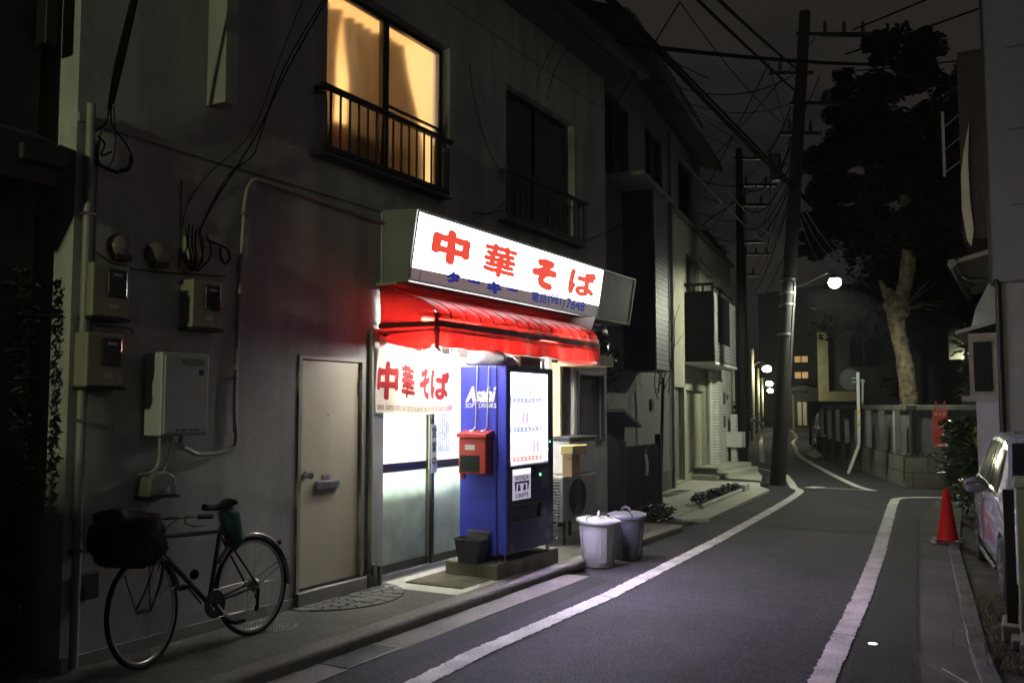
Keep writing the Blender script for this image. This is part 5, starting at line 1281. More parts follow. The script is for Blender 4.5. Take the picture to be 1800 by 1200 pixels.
f = HB(); f.box(3.16, 3.62, -.642, -.6205, 2.68, 4.18); f.box(3.62, 5.5, -.642, -.6205, 2.68, 3.10); f.box(5.5, 6.44, -.642, -.6205, 2.68, 4.18); f.build('tiled_front', WTILE, bo)
f = HB(); f.box(3.62, 5.5, -.635, -.6205, 3.10, 4.18); f.build('dark_screen', DARK_GLASS, bo)
f = HB(); f.box(3.12, 6.5, -.65, -.58, 4.32, 4.38); f.box(3.12, 3.18, -.58, -.001, 4.32, 4.38)
for x in (3.15, 4.2, 5.3, 6.42): f.box(x - .02, x + .02, -.63, -.59, 4.201, 4.319)
for v in (-.4, -.2): f.box(3.13, 3.17, v - .02, v + .02, 4.201, 4.319)
f.build('handrail', DARK_METAL, bo)
f = HB(); f.box(3.10, 6.5, -.66, -.001, 2.60, 2.659); f.build('underside', WHITE_PAINT, bo)
f = HB(); f.tube([(3.5, -.25, 5.0), (6.2, -.25, 4.9)], .02, 6); f.bar((3.6, 0, 5.0), (3.6, -.3, 5.0), .03); f.bar((6.0, 0, 4.9), (6.0, -.3, 4.9), .03); f.build('laundry_pole', STEEL, hb_)
rnd = random.Random(31)
lp = MB()
for k in range(14): leaf_cluster(lp, HM @ V((6.4 + k * .27, .15, 5.98 + .22 * noise.noise(V((k * .6, 0, 0))))), (.22, .22, .28), 60, .05, rnd)
single(lp, 'roof_plants', LEAF_D, 'dark row of bushes growing along the roof terrace of the balcony house', 'plants', clean=False)
pp = thing('letterbox_post', 'pale post with a letterbox crossing it on the forecourt steps', 'letterbox', (24.1, 6.75, .17))
g = MB(); g.box(24.0, 24.2, 6.72, 6.86, .17, 1.48); g.build('post', WHITE_PAINT, pp, bevel=.01)
g = MB(); g.box(23.92, 24.30, 6.55, 7.05, .62, 1.02); g.build('letterbox', WHITE_PAINT, pp, bevel=.01)
t = thing('planting_trough', 'low trough of dark clipped plants with a white kerb on the forecourt', 'planter', (16.2, 4.82, .055))
g = MB(); g.prism([(14.6, 4.68, .056), (17.7, 4.90, .056), (17.7, 5.25, .056), (16.0, 5.10, .056)], (0, 0, .05)); g.build('soil_bed', SOIL, t)
g = MB(); g.prism([(17.7, 4.80, .056), (18.2, 4.84, .056), (18.2, 5.28, .056), (17.7, 5.25, .056)], (0, 0, .13)); g.prism([(14.55, 4.62, .056), (17.7, 4.84, .056), (17.7, 4.90, .056), (14.6, 4.68, .056)], (0, 0, .06)); g.build('kerb', WHITE_PAINT, t, bevel=.01)
lp = MB()
for k in range(16): leaf_cluster(lp, (14.9 + k * .18, 4.86 + .010 * k, .16), (.12, .12, .08), 42, .03, rnd)
lp.build('plants', LEAF_D, t, clean=False)
dcv = MB(); dcv.box(16.0, 16.7, 5.75, 6.05, .056, .062); dcv.box(16.9, 17.5, 5.80, 6.05, .056, .062); single(dcv, 'drain_cover', CONCRETE_D, 'two dark drain lids in the forecourt in front of the house door', 'drain cover')

# fence and small garden between shop and forecourt
fe = thing('garden_fence', 'black slatted fence between the noodle shop and the forecourt', 'fence', (13.0, 5.1, 0))
g = MB(); g.box(13.70, 13.79, 5.03, 5.12, 0, 1.26); g.box(12.24, 12.32, 5.03, 5.12, 0, 1.2); g.build('post', CHARC, fe, bevel=.006)
g = MB(); g.box(12.32, 13.70, 5.055, 5.09, .10, .16); g.box(12.32, 13.70, 5.055, 5.09, .95, 1.0); g.build('rail', CHARC, fe)
g = MB()
for i in range(22): x = 12.36 + i * .061; g.box(x, x + .032, 5.04, 5.054, .06, 1.12)
g.build('slats', CHARC, fe)
bnr = MB(); bnr.grid(lambda u, v: V((13.05 + .12 * u, 5.033 - .012 * math.sin(v * 5), .66 + .40 * v)), 3, 8); single(bnr, 'hanging_cloth', mat('grey_cloth', (.34, .34, .30), rough=.9), 'pale narrow cloth hanging on the black garden fence', 'cloth')
sh_ = thing('garden_shed', 'little dark shed with a sloping roof behind the black fence', 'shed', (13.0, 5.75, 0))
g = MB(); g.box(12.5, 13.4, 5.5, 6.1, 0, 1.42); g.build('body', CHARC, sh_)
g = MB(); g.prism([(12.3, 5.35, 1.66), (13.0, 5.35, 1.66), (13.75, 5.35, 1.40), (13.75, 5.35, 1.36), (13.0, 5.35, 1.61), (12.3, 5.35, 1.61)], (0, .8, 0)); g.build('roof', ROOF, sh_)
lp = MB()
for k in range(10): leaf_cluster(lp, (13.0 + rnd.uniform(-.55, .7), 5.9 + rnd.uniform(-.2, .1), 2.0 + rnd.uniform(-.4, .5)), (.35, .25, .3), 120, .035, rnd)
g2 = thing('garden_shrub', 'dark leafless looking shrub rising behind the fence against the grey wall', 'shrub', (13.0, 5.9, 0))
lp.build('crown', LEAF_D, g2, clean=False)
g = MB()
for k in range(7): g.tube(smooth_path([(13.0, 5.9, 0), (13.0 + rnd.uniform(-.1, .1), 5.9, .9), (13.0 + rnd.uniform(-.6, .7), 5.85, 1.9 + rnd.uniform(0, .6))], 4), [.02 - .0018 * i for i in range(9)], 5)
g.build('trunk', mat('dark_bark', (.035, .03, .022), rough=.9, var=.4), g2)
tw = MB()
for k in range(16):
    a = V((15.5 + rnd.uniform(-.5, .5), 5.6, 2.0 + rnd.uniform(-.2, .4))); P_ = [a]
    for j in range(4): P_.append(P_[-1] + V((rnd.uniform(-.28, .2), rnd.uniform(-.1, .04), rnd.uniform(.1, .5))))
    tw.tube(smooth_path(P_, 3), [.009 - .0005 * i for i in range(13)], 4)
tw.tube([(15.5, 5.7, 0), (15.5, 5.62, 2.2)], .03, 6)
single(tw, 'bare_tree', bpy.data.materials['dark_bark'], 'thin bare branches reaching up in front of the tiled bay', 'tree')
lp = MB()
for k in range(12): leaf_cluster(lp, (13.3 + rnd.uniform(-.55, .35), 4.85 + rnd.uniform(-.2, .35), .12 + rnd.uniform(0, .12)), (.16, .16, .10), 40, .045, rnd)
single(lp, 'ground_plants', mat('glossy_leaves', (.05, .06, .045), rough=.25, var=.4), 'low glossy plants at the foot of the black fence post', 'plants', clean=False)
g = MB(); g.poly([(9.6, 4.45, .012), (13.3, 4.3, .012), (13.8, 5.9, .012), (12.16, 5.9, .012), (12.16, 4.9, .012)]); struct(g, 'garden_soil', SOIL)

# ================================================================== utility poles, lamps
POLEC = mat('pole_concrete', (.022, .0215, .020), rough=.85, var=.18, scale=2, stain=.3, bump=.2)
INSUL = mat('insulator', (.05, .045, .04), rough=.3)
LAMPE = glow('street_lamp_globe', (.96, 1.0, .90), 60)
def pole(label, base, top, r0, r1, arms=(), group=None):
    t = thing('utility_pole', label, 'utility pole', base, 0, group or 'utility poles along the street')
    b0 = V(base); b1 = V(top); P_ = [b0.lerp(b1, k / 10) for k in range(11)]
    g = MB(); g.tube(P_, [r0 + (r1 - r0) * k / 10 for k in range(11)], 18); g.build('shaft', POLEC, t, smooth=60)
    if arms:
        g = MB(); gi = MB()
        for z, d, L0, L1, n in arms:
            f = (z - b0.z) / (b1.z - b0.z); c_ = b0.lerp(b1, f); d = V((*d, 0)).normalized()
            g.bar(c_ + d * -L0, c_ + d * L1, .08, .08)
            for k in range(n):
                q = c_ + d * (-L0 + (L0 + L1) * (k + .5) / n) if n > 1 else c_ + d * L1
                gi.lathe([(.03, 0), (.05, .05), (.035, .1), (.05, .15), (.03, .2), (.03, .26)], q + V((0, 0, .04)), n=10)
        g.build_each('crossarm', DARK_METAL, t)
        if gi.v: gi.build_each('insulator', INSUL, t, smooth=50)
    return t
d1 = (.49, -.87)
p1 = pole('thick concrete utility pole leaning right, carrying the bright street lamp', (20.25, 4.78, 0), (20.09, 3.95, 10.25), .17, .115,
          [(9.75, d1, .15, 1.5, 4), (8.9, d1, .7, .25, 2), (8.25, d1, .2, .9, 2), (7.6, d1, .4, .5, 2)])
g = MB(); c0 = V((20.13, 4.44, 4.25))
g.tube(smooth_path([c0, c0 + V((-.02, -.35, .05)), (20.03, 3.75, 4.44), (20.03, 3.46, 4.54)], 5), .016, 8)
for z in (4.4, 4.1, 3.85, 3.2): 
    f = z / 10.25; q = V((20.25, 4.8, 0)).lerp(V((20.09, 3.97, 10.25)), f); g.lathe([(.172, 0), (.176, .005), (.176, .055), (.172, .06)], q, n=20)
g.tube([(20.10, 4.30, 4.35), (20.13, 4.44, 2.6)], .022, 8)
g.build('lamp_arm', mat('lamp_arm_paint', (.10, .10, .10), rough=.4, metal=.5), p1, smooth=50)
g = MB(); g.box(20.0, 20.2, 4.55, 4.75, 6.6, 7.2); g.build('junction_box', DARK_METAL, p1, bevel=.02)
def street_lamp(label, pos, radius, power, col_, matl=None, shade=.3, spot=None):
    t = thing('street_lamp', label, 'street lamp', pos, 0, 'street lamps')
    p = V(pos)
    g = MB(); g.ball(p, radius, 20, 14, 1, 1, .92); g.build('globe', matl or LAMPE, t, smooth=80)
    g = MB(); g.lathe([(shade, radius * .62), (shade * .9, radius * .75), (radius * .6, radius * 1.15), (.03, radius * 1.3)], p, n=20); g.build('cap', DARK_METAL, t, smooth=50)
    if spot:
        lo = lamp_light('street_lamp_light', 'SPOT', (pos[0], pos[1], pos[2] - .02), power, col_)
        lo.data.spot_size = math.pi; lo.data.spot_blend = .25; lo.data.shadow_soft_size = radius * 1.06; lo.rotation_euler = spot
    else: lamp_light('street_lamp_light', 'POINT', pos, power, col_, radius * 1.06)
    return t
street_lamp('large glaring white street lamp on the arm of the leaning pole', (20.03, 3.46, 4.28), .13, 3300, (.96, 1.0, .78), shade=.12, spot=V((.05, .235, -.97)).to_track_quat('-Z', 'Y').to_euler())
p2 = pole('dark utility pole standing beside the white tiled porch', (27.3, 7.45, 0), (27.0, 7.32, 9.4), .16, .10, [(9.1, (.5, -.86), .15, 1.15, 3), (8.3, (.5, -.86), .1, 1.1, 2), (7.7, (.5, -.86), .1, .9, 2), (6.6, (.5, -.86), .1, .7, 0)])
p3 = pole('slim utility pole with one crossarm seen further down the lane', (38.5, 10.4, 0), (38.4, 10.3, 8.4), .16, .1, [(8.1, (.5, -.86), .1, 1.2, 3), (7.2, (.5, -.86), .1, .6, 2)])
POLE_L = mat('pale_pole', (.34, .33, .24), rough=.8, var=.12)
def lane_lamp(plabel, label, base, h, pos, power):
    t = thing('lamp_post', plabel, 'lamp post', base, 0, 'pale poles of the far lane lamps')
    g = MB(); g.tube([base, (base[0], base[1], h + 1.0)], .10, 10); g.build('shaft', POLE_L, t, smooth=60)
    g = MB(); g.tube(smooth_path([(base[0], base[1], h + .1), ((base[0] + pos[0]) / 2, (base[1] + pos[1]) / 2, h + .35), (pos[0], pos[1], h + .2)], 4), .025, 6); g.build('arm', STEEL, t, smooth=60)
    l = thing('street_lamp', label, 'street lamp', pos, 0, 'street lamps')
    g = MB(); g.ball(pos, .22, 14, 10, 1, 1, .7); g.build('globe', glow('lane_lamp_' + str(len(bpy.data.materials)), (1, .98, .70), 40), l, smooth=80)
    g = MB(); g.lathe([(.2, .16), (.16, .24), (.02, .28)], pos, n=12); g.build('cap', DARK_METAL, l)
    lamp_light('street_lamp_light', 'POINT', (pos[0], pos[1], pos[2] - .05), power, (1, .95, .62), .28)
lane_lamp('pale pole of the nearest far lamp', 'yellowish lane lamp, largest and highest of the three far lights', (45.4, 11.85, 0), 3.5, (45.3, 11.1, 3.5), 420)
lane_lamp('pale pole of the second far lamp', 'yellowish lane lamp between the two other far lights', (58.8, 15.0, 0), 3.1, (58.7, 14.25, 3.1), 380)
lane_lamp('pale pole of the most distant lamp', 'smallest and lowest of the three far lane lamps', (71.0, 17.8, 0), 2.85, (70.9, 17.15, 2.85), 330)
# lamp on this side of the street behind the camera whose light rakes along the shop wall
tb_ = pole('utility pole with a street lamp behind the viewer', (-9.6, 4.4, 0), (-9.6, 4.4, 9), .16, .11)
street_lamp('street lamp behind the viewer that rakes the shop wall', (-9.0, 3.9, 4.9), .15, 10500, (.97, 1.0, .58), shade=.2)
bw = MB(); bw.box(-4.1, -3.9, 1.9, 5.3, 0, 3.30); bw.box(-4.16, -3.84, 1.84, 5.3, 3.301, 3.38)
single(bw, 'light_blocker', CONCRETE_D, 'tall block wall jutting across the pavement behind the viewer', 'wall')  # added out of view to shade the lower shop wall and foreground

# ================================================================== overhead cables
def over(label, a, b_, r, s=.15, extra=(), group='overhead cables', mt=None):
    g = MB(); g.tube(sag(a, b_, s), r, 6)
    for q in extra: g.tube(sag(*q), r * .7, 5)
    return single(g, 'overhead_cable', mt or BLACK_CABLE, label, 'cable', group, smooth=60)
over('thickest bundled cable running from above the shop eaves past the leaning pole', (5.0, 3.9, 6.3), (27.0, 4.44, 6.55), .028, .1, [((5.0, 3.95, 6.5), (27.0, 4.44, 6.62), .25), ((5.0, 3.8, 6.2), (26.0, 4.4, 6.5), .0), ((5.0, 3.86, 6.33), (27.0, 4.44, 6.57), .14)])
over('first of two parallel wires running up to the top of the leaning pole', (4, 2.6, 5.2), (20.1, 4.17, 8.5), .022, .05)
over('second of two parallel wires running up to the top of the leaning pole', (4, 2.3, 4.9), (20.1, 4.10, 8.95), .022, .05)
over('thick level cable crossing from the shop eaves to the dark tree', (10.9, 4.75, 6.5), (25.7, 2.1, 10.6), .035, .12)
over('upper wire from the pole crossarm to the building on the right', (20.6, 3.05, 9.85), (13.7, -3, 8.6), .02, .1)
over('lower wire from the pole crossarm to the building on the right', (20.5, 3.2, 9.3), (13.7, -3, 7.9), .02, .1)
over('wire from the second crossarm passing right in front of the dark tree', (20.4, 3.4, 8.9), (20, -6, 8.6), .016, .2)
over('drop wire making a steep diagonal from the cables to the grey house wall', (12.19, 4.11, 7.4), (11.97, 5.15, 5.84), .012, .02, [((12.19, 4.11, 7.4), (20.1, 4.2, 7.6), .2)])
over('lit cable dipping from the houses towards the leaning pole', (16.4, 5.6, 6.4), (24, 5.1, 5.2), .012, .12, [((17.5, 5.0, 5.9), (23.5, 5.2, 5.7), .1)], mt=CABLE_LIT)
over('second lit cable dipping behind the leaning pole', (20.2, 4.3, 6.4), (26.5, 4.2, 5.6), .013, .2, [((20.2, 4.3, 6.3), (25.6, 4.4, 5.6), .25), ((20.2, 4.3, 6.2), (25, 4.6, 5.4), .25)], mt=CABLE_LIT)
over('upper wire between the leaning pole and the dark pole', (20.1, 4.1, 8.8), (27.4, 6.5, 9.3), .018, .2, [((20.2, 3.7, 8.8), (27.6, 6.3, 9.25), .2)])
over('lower slack wires between the leaning pole and the dark pole', (20.15, 4.2, 7.6), (27.2, 7.2, 8.2), .022, .5, [((20.15, 4.2, 7.3), (27.2, 7.2, 7.6), .6), ((20.15, 4.2, 7.0), (27.2, 7.2, 7.0), .5), ((20.15, 4.3, 6.6), (27.2, 7.2, 6.6), .4)])
over('four wires from the dark pole to the wall of the balcony house', (27.1, 7.3, 8.3), (21.6, 7.0, 7.3), .016, .1, [((27.1, 7.3, 7.8), (21.6, 7.0, 6.9), .1), ((27.1, 7.3, 7.2), (21.6, 7.0, 6.5), .1), ((27.1, 7.3, 6.6), (21.6, 7.0, 6.0), .1)])
over('wires from the dark pole down the lane to the slim pole', (27.1, 7.2, 8.2), (38.4, 10.2, 7.8), .02, .4, [((27.1, 7.2, 7.6), (38.4, 10.2, 7.3), .5), ((27.5, 6.5, 9.1), (38.9, 9.4, 8.2), .4)])
over('long wire rising steeply from the lane to the leaning pole', (38.4, 10.2, 6.2), (20.15, 4.4, 6.1), .014, .5, [((38.4, 10.2, 5.5), (20.15, 4.4, 5.2), .3), ((45, 11.8, 4.2), (27.2, 7.3, 5.0), .2)])
over('thin wires from the upper houses to the thick bundle', (15.5, 5.7, 7.3), (17.0, 4.2, 6.3), .007, -.1, [((17.6, 5.9, 7.3), (19.0, 4.3, 6.35), -.12), ((13.6, 5.4, 7.2), (15.0, 4.1, 6.3), .12)])
over('short wire between eaves and cable bundle at the top of the picture', (9.8, 4.7, 6.6), (13.5, 4.1, 6.7), .008, .05)
over('steep wire from a clamp on the parallel wires down to the balcony house', (16.5, 3.9, 7.9), (18.3, 5.7, 6.1), .010, .02, [((16.5, 3.9, 7.9), (20.0, 4.1, 6.6), .1)])
over('slack pair of wires sagging from the pole crossarm to the bay house eaves', (20.1, 4.2, 8.9), (15.0, 5.5, 7.4), .012, .35, [((20.1, 4.2, 8.3), (15.8, 5.6, 7.4), .3)])
over('wire climbing from the balcony house roof to the upper pole crossarm', (21.4, 6.6, 7.5), (20.3, 3.7, 9.8), .011, .05, [((22.5, 7.0, 6.0), (20.15, 4.2, 8.2), .12), ((24, 7.0, 5.8), (20.15, 4.2, 7.4), .15)])
over('long wires running from the leaning pole down the lane to the slim pole', (20.1, 4.1, 8.2), (38.4, 10.2, 8.0), .012, .5, [((20.1, 4.1, 7.4), (38.4, 10.2, 7.2), .6), ((20.1, 4.2, 6.8), (38.4, 10.2, 6.7), .6)])
over('long diagonal wire crossing left of the leaning pole', (24.5, 4.9, 8.4), (21.5, 6.9, 6.0), .012, .02)
# ================================================================== stone walled garden, tree, mirror
wl = thing('garden_wall', 'grey panel fence on a mossy stone base at the corner of the lane', 'wall', (20.8, 2.4, 0))
WA, WB, WC = V((31.0, 5.85, 0)), V((20.75, 2.26, 0)), V((20.62, -4, 0))
def run(mb, a, b_, t0, t1, z0, z1):
    d = (b_ - a).normalized(); n = V((-d.y, d.x, 0))
    mb.prism([a + n * t0 + V((0, 0, z0)), b_ + n * t0 + V((0, 0, z0)), b_ + n * t1 + V((0, 0, z0)), a + n * t1 + V((0, 0, z0))], (0, 0, z1 - z0))
off = V((.12, -.05, 0))
g = MB(); run(g, WA, WB, 0, .5, 0, .64); run(g, WB, WC, 0, .5, 0, .64); 
g.build('stone_base', STONE, wl)
PANEL = mat('concrete_fence_panel', (.115, .115, .11), rough=.9, var=.2, scale=1.6, bump=.4, stain=.3, spec=.2)
g = MB(); run(g, WA, WB, .092, .15, .70, 1.60); run(g, WB + off, WC + off, .03, .08, .70, 1.60); g.build('panels', PANEL, wl)
g = MB(); run(g, WA, WB, .03, .22, 1.602, 1.72); run(g, WB + off, WC + off, -.03, .16, 1.602, 1.72); run(g, WA, WB, .05, .20, .642, .70); run(g, WB + off, WC + off, -.01, .13, .642, .70); g.build('coping', CONCRETE_D, wl, bevel=.015)
d = (WA - WB).normalized(); n_ = V((d.y, -d.x, 0))
for k in range(8):
    q = WB + d * (.1 + 1.42 * k); g = MB(); g.prism([q + n_ * a + d * b_ + V((0, 0, .702)) for a, b_ in ((-.085, -.08), (-.20, -.08), (-.20, .08), (-.085, .08))], (0, 0, .898)); g.build('post', CONCRETE if k == 0 else PANEL, wl, bevel=.01)
g = MB(); g.box(20.70, 20.86, .55, .71, .702, 1.80); g.build('post', CONCRETE_D, wl, bevel=.01)
mossy = MB(); rnd = random.Random(77)
for k in range(20): leaf_cluster(mossy, (20.55, 2.1 - k * .07, .70 + rnd.uniform(-.02, .05)), (.12, .08, .06), 18, .025, rnd)
single(mossy, 'moss', LEAF_D, 'dark weeds growing along the ledge of the stone base', 'weeds', clean=False)
fs_ = thing('red_board', 'narrow red board with pale characters hooked over the panel fence', 'sign', (20.4, 1.56, .9))
g = MB(); g.box(20.42, 20.46, 1.42, 1.70, .88, 1.62); g.build('board', mat('red_board_paint', (.42, .02, .025), rough=.45, var=.1), fs_, bevel=.006)
g = MB(); g.box(20.43, 20.46, 1.46, 1.49, 1.62, 1.80); g.box(20.43, 20.46, 1.62, 1.65, 1.62, 1.80); g.build_each('hook', mat('red_hook_paint', (.40, .03, .035), rough=.5), fs_)
g = MB(); tf = lambda u, v, o=0: V((20.4185 - o, u, v))
for k, ch in enumerate('消火器'): put_text(g, ch, tf, 1.67 - k * .078, 1.61 - k * .078, 1.50, 1.57, bold=.02)
g.box(20.4165, 20.4195, 1.50, 1.58, 1.27, 1.35); g.build('lettering', mat('yellow_lettering', (.52, .42, .12), rough=.5), fs_)
mr_ = thing('traffic_mirror', 'round convex traffic mirror on a white pole with a bent foot', 'traffic mirror', (24.5, 4.0, 0))
WPOLE = mat('white_pole_paint', (.52, .53, .52), rough=.45, var=.08)
g = MB(); g.tube(smooth_path([(24.51, 4.02, 0), (24.6, 3.85, .48), (24.62, 3.77, .72), (24.58, 3.75, 1.0), (24.51, 3.73, 2.55)], 6), .042, 12); g.build('pole', WPOLE, mr_, smooth=60)
g = MB(); g.tube([(24.553, 3.741, 1.52), (24.55, 3.741, 1.60)], .0445, 12); g.tube([(24.567, 3.745, 1.18), (24.563, 3.744, 1.26)], .0445, 12); g.build('yellow_band', mat('yellow_tape', (.55, .40, .03), rough=.5), mr_, smooth=60)
Mq = V((.80, .60, 0)).to_track_quat('Z', 'Y').to_matrix()
g = MB(); g.lathe([(.27, -.05), (.28, .0), (.27, .012)], (24.46, 3.93, 2.36), Mq, 32); mh = g.build('mirror_hood', mat('mirror_back', (.05, .06, .06), rough=.5), mr_, smooth=50)
g = MB(); g.lathe([(.26, .013), (.19, .045), (.1, .06), (0, .065)], (24.46, 3.93, 2.36), Mq, 32, cap=False); g.build('mirror_face', mat('mirror_glass', (.8, .82, .82), rough=.03, metal=1, var=.02), mr_, smooth=80)
g = MB(); g.bar((24.50, 3.74, 2.4), (24.44, 3.92, 2.4), .03); g.bar((24.50, 3.74, 2.3), (24.44, 3.92, 2.3), .03); g.build('bracket', STEEL, mr_)
mp2 = thing('sign_pole', 'thin white pole standing beside the fence under the tree', 'pole', (26.8, 4.2, 0))
g = MB(); g.tube([(26.8, 4.0, 1.2), (26.75, 3.95, 2.35)], .03, 8); g.ball((26.75, 3.95, 2.38), .06, 8, 6); g.build('shaft', WPOLE, mp2, smooth=60)
kb = MB(); kb.prism([(30.16, 5.95, .004), (32.04, 6.62, .004), (36.27, 7.13, .004), (31.98, 6.03, .004)], (0, 0, .07)); single(kb, 'kerb_ramp', APRON, 'pale wedge shaped kerb ramp lying at the road edge of the far lane', 'ramp', bevel=.01)

# big tree
tr = thing('street_tree', 'large dark tree with a pale knobbly trunk behind the panel fence', 'tree', (26.05, 2.72, 0))
BARK = mat('pale_bark', (.21, .175, .11), rough=.9, var=.75, scale=7, bump=1.0, bscale=14)
g = MB()
def limb(pts, radii): 
    P_ = smooth_path(pts, 5); n = len(P_); L_ = len(radii) - 1
    rr = []
    for i in range(n):
        k = i / (n - 1) * L_; j = min(int(k), L_ - 1); f = k - j; rr.append((radii[j] * (1 - f) + radii[j + 1] * f) * (1 + .14 * noise.noise(P_[i] * 2.3)))
    g.tube(P_, rr, 12)
limb([(26.1, 2.66, 0), (26.05, 2.70, 1.5), (26.0, 2.78, 2.8), (25.85, 2.92, 3.7), (25.8, 2.95, 4.3)], [.30, .235, .21, .21, .26])
g.ball((25.78, 2.93, 4.32), .33, 14, 10, 1, 1.0, .85); g.ball((25.7, 3.10, 4.62), .17, 10, 8); g.ball((25.72, 2.78, 4.15), .2, 10, 8)
limb([(25.8, 2.9, 4.3), (25.85, 2.70, 4.9), (25.85, 2.58, 5.8), (25.9, 2.6, 6.8), (26.0, 2.9, 8.2), (26.1, 3.2, 9.8)], [.22, .19, .17, .15, .10, .05])
limb([(25.75, 3.05, 4.4), (25.72, 3.2, 4.75), (25.7, 3.3, 5.0)], [.12, .08, .03])
limb([(26.0, 2.6, 6.0), (26.2, 1.9, 7.0), (26.4, 1.4, 8.2)], [.09, .07, .04])
limb([(26.0, 2.8, 7.6), (25.8, 3.8, 8.6), (25.7, 4.4, 9.4)], [.08, .06, .03])
for k in range(9):
    a = rnd.uniform(-.6, .9); limb([(25.75, 2.75, 4.2), (25.6, 2.75 - .5 * math.cos(a), 4.3 + .35 * math.sin(a) + .1), (25.5, 2.75 - .95 * math.cos(a), 4.45 + .7 * math.sin(a))], [.008, .005, .003])
g.build('trunk', BARK, tr, smooth=70)
def crown(mb, clumps, n, size, rnd):
    for c_, r in clumps: leaf_cluster(mb, c_, r, n, size, rnd, long=1.3)
lp = MB(); rnd = random.Random(101); CL = []
spec = [((26.2, 2.9, 10.6), (.9, 1.0, .9)), ((26.2, 1.9, 10.4), (.9, .9, .9)), ((26.1, 3.9, 10.0), (.8, .7, .7)), ((26.0, 3.6, 9.0), (1, 1.1, .9)), ((26.2, 2.3, 9.3), (1.1, 1.1, 1.0)), ((26.3, 1.3, 9.0), (.9, .9, .9)), ((25.9, 4.5, 8.0), (.9, .8, .8)), ((25.8, 4.7, 7.2), (.8, .7, .6)), ((26.0, 3.6, 7.7), (1, 1, .8)), ((26.3, 1.4, 7.8), (1, 1, .9)), ((26.2, 2.4, 7.9), (1, .9, .7)), ((26.4, .8, 7.0), (.9, .9, .8)), ((25.9, 4.3, 6.6), (.8, .7, .5)), ((26.3, 1.9, 6.7), (.9, .9, .6)), ((26.6, .5, 8.4), (.8, .8, .8)), ((25.8, 3.5, 6.4), (.7, .7, .4)), ((26.1, 2.2, 11.3), (.5, .4, .4)), ((26.2, 3.2, 11.4), (.4, .4, .4)), ((25.1, 2.8, 6.3), (.5, .8, .45)), ((25.1, 3.7, 6.5), (.5, .6, .4)), ((25.1, 2.0, 6.2), (.5, .7, .5)), ((25.2, 2.6, 7.2), (.5, .9, .5)), ((25.2, 1.6, 7.2), (.5, .8, .6)), ((25.2, 3.4, 8.2), (.5, .9, .7)), ((25.9, 4.9, 6.3), (.7, .6, .5)), ((25.9, 4.0, 9.6), (.8, .8, .6)), ((26.2, 2.8, 8.6), (.9, 1.2, .9)), ((26.1, 1.6, 5.9), (.7, .8, .5)), ((26.4, .7, 5.9), (.8, .8, .5))]
for c_, r in spec:
    for _ in range(11):
        q = V((rnd.gauss(0, .5), rnd.gauss(0, .5), rnd.gauss(0, .5))); CL.append((V(c_) + V((q.x * r[0], q.y * r[1], q.z * r[2])), (r[0] * .42, r[1] * .42, r[2] * .36)))
crown(lp, CL, 190, .088, rnd)
lp.build('crown', mat('night_foliage', (.014, .018, .008), rough=.75, spec=.15, var=.5, scale=1.2), tr, clean=False)
t2 = thing('background_tree', 'dark tree filling the gap between the tall tree and the right house', 'tree', (30.5, -.2, 0))
lp = MB(); CL = []
for _ in range(75): CL.append((V((30.5 + rnd.gauss(0, 1.0), .9 + rnd.gauss(0, 1.3), 6.5 + rnd.gauss(0, 1.9))), (.6, .65, .5)))
crown(lp, CL, 120, .09, rnd); lp.build('crown', bpy.data.materials['night_foliage'], t2, clean=False)
g = MB(); g.tube(smooth_path([(30.5, .6, 0), (30.4, .7, 3), (30.5, .9, 7)], 5), [.3 - .012 * i for i in range(11)], 10); g.build('trunk', BARK, t2, smooth=70)
t4 = thing('background_tree', 'dark tree mass standing behind the street lamp and the tall tree', 'tree', (32.0, 3.2, 0))
lp = MB(); CL = []
for _ in range(95): CL.append((V((31.8 + rnd.gauss(0, .9), 3.0 + rnd.gauss(0, 1.15), 6.1 + rnd.gauss(0, 1.25))), (.65, .6, .5)))
crown(lp, CL, 120, .10, rnd); lp.build('crown', bpy.data.materials['night_foliage'], t4, clean=False)
g = MB(); g.tube(smooth_path([(32.0, 3.2, 0), (31.9, 3.1, 3), (31.9, 3.0, 6.5)], 5), [.28 - .012 * i for i in range(11)], 10); g.build('trunk', bpy.data.materials['dark_bark'], t4, smooth=70)
t3 = thing('low_trees', 'dark bushes behind the panel fence beside the tree trunk', 'bushes', (24, .5, 0))
lp = MB(); CL = []
for _ in range(46): CL.append((V((23.5 + rnd.gauss(0, .8), .1 + rnd.gauss(0, .75), 1.9 + abs(rnd.gauss(0, .9)))), (.5, .5, .4)))
crown(lp, CL, 60, .07, rnd); lp.build('crown', bpy.data.materials['night_foliage'], t3, clean=False)

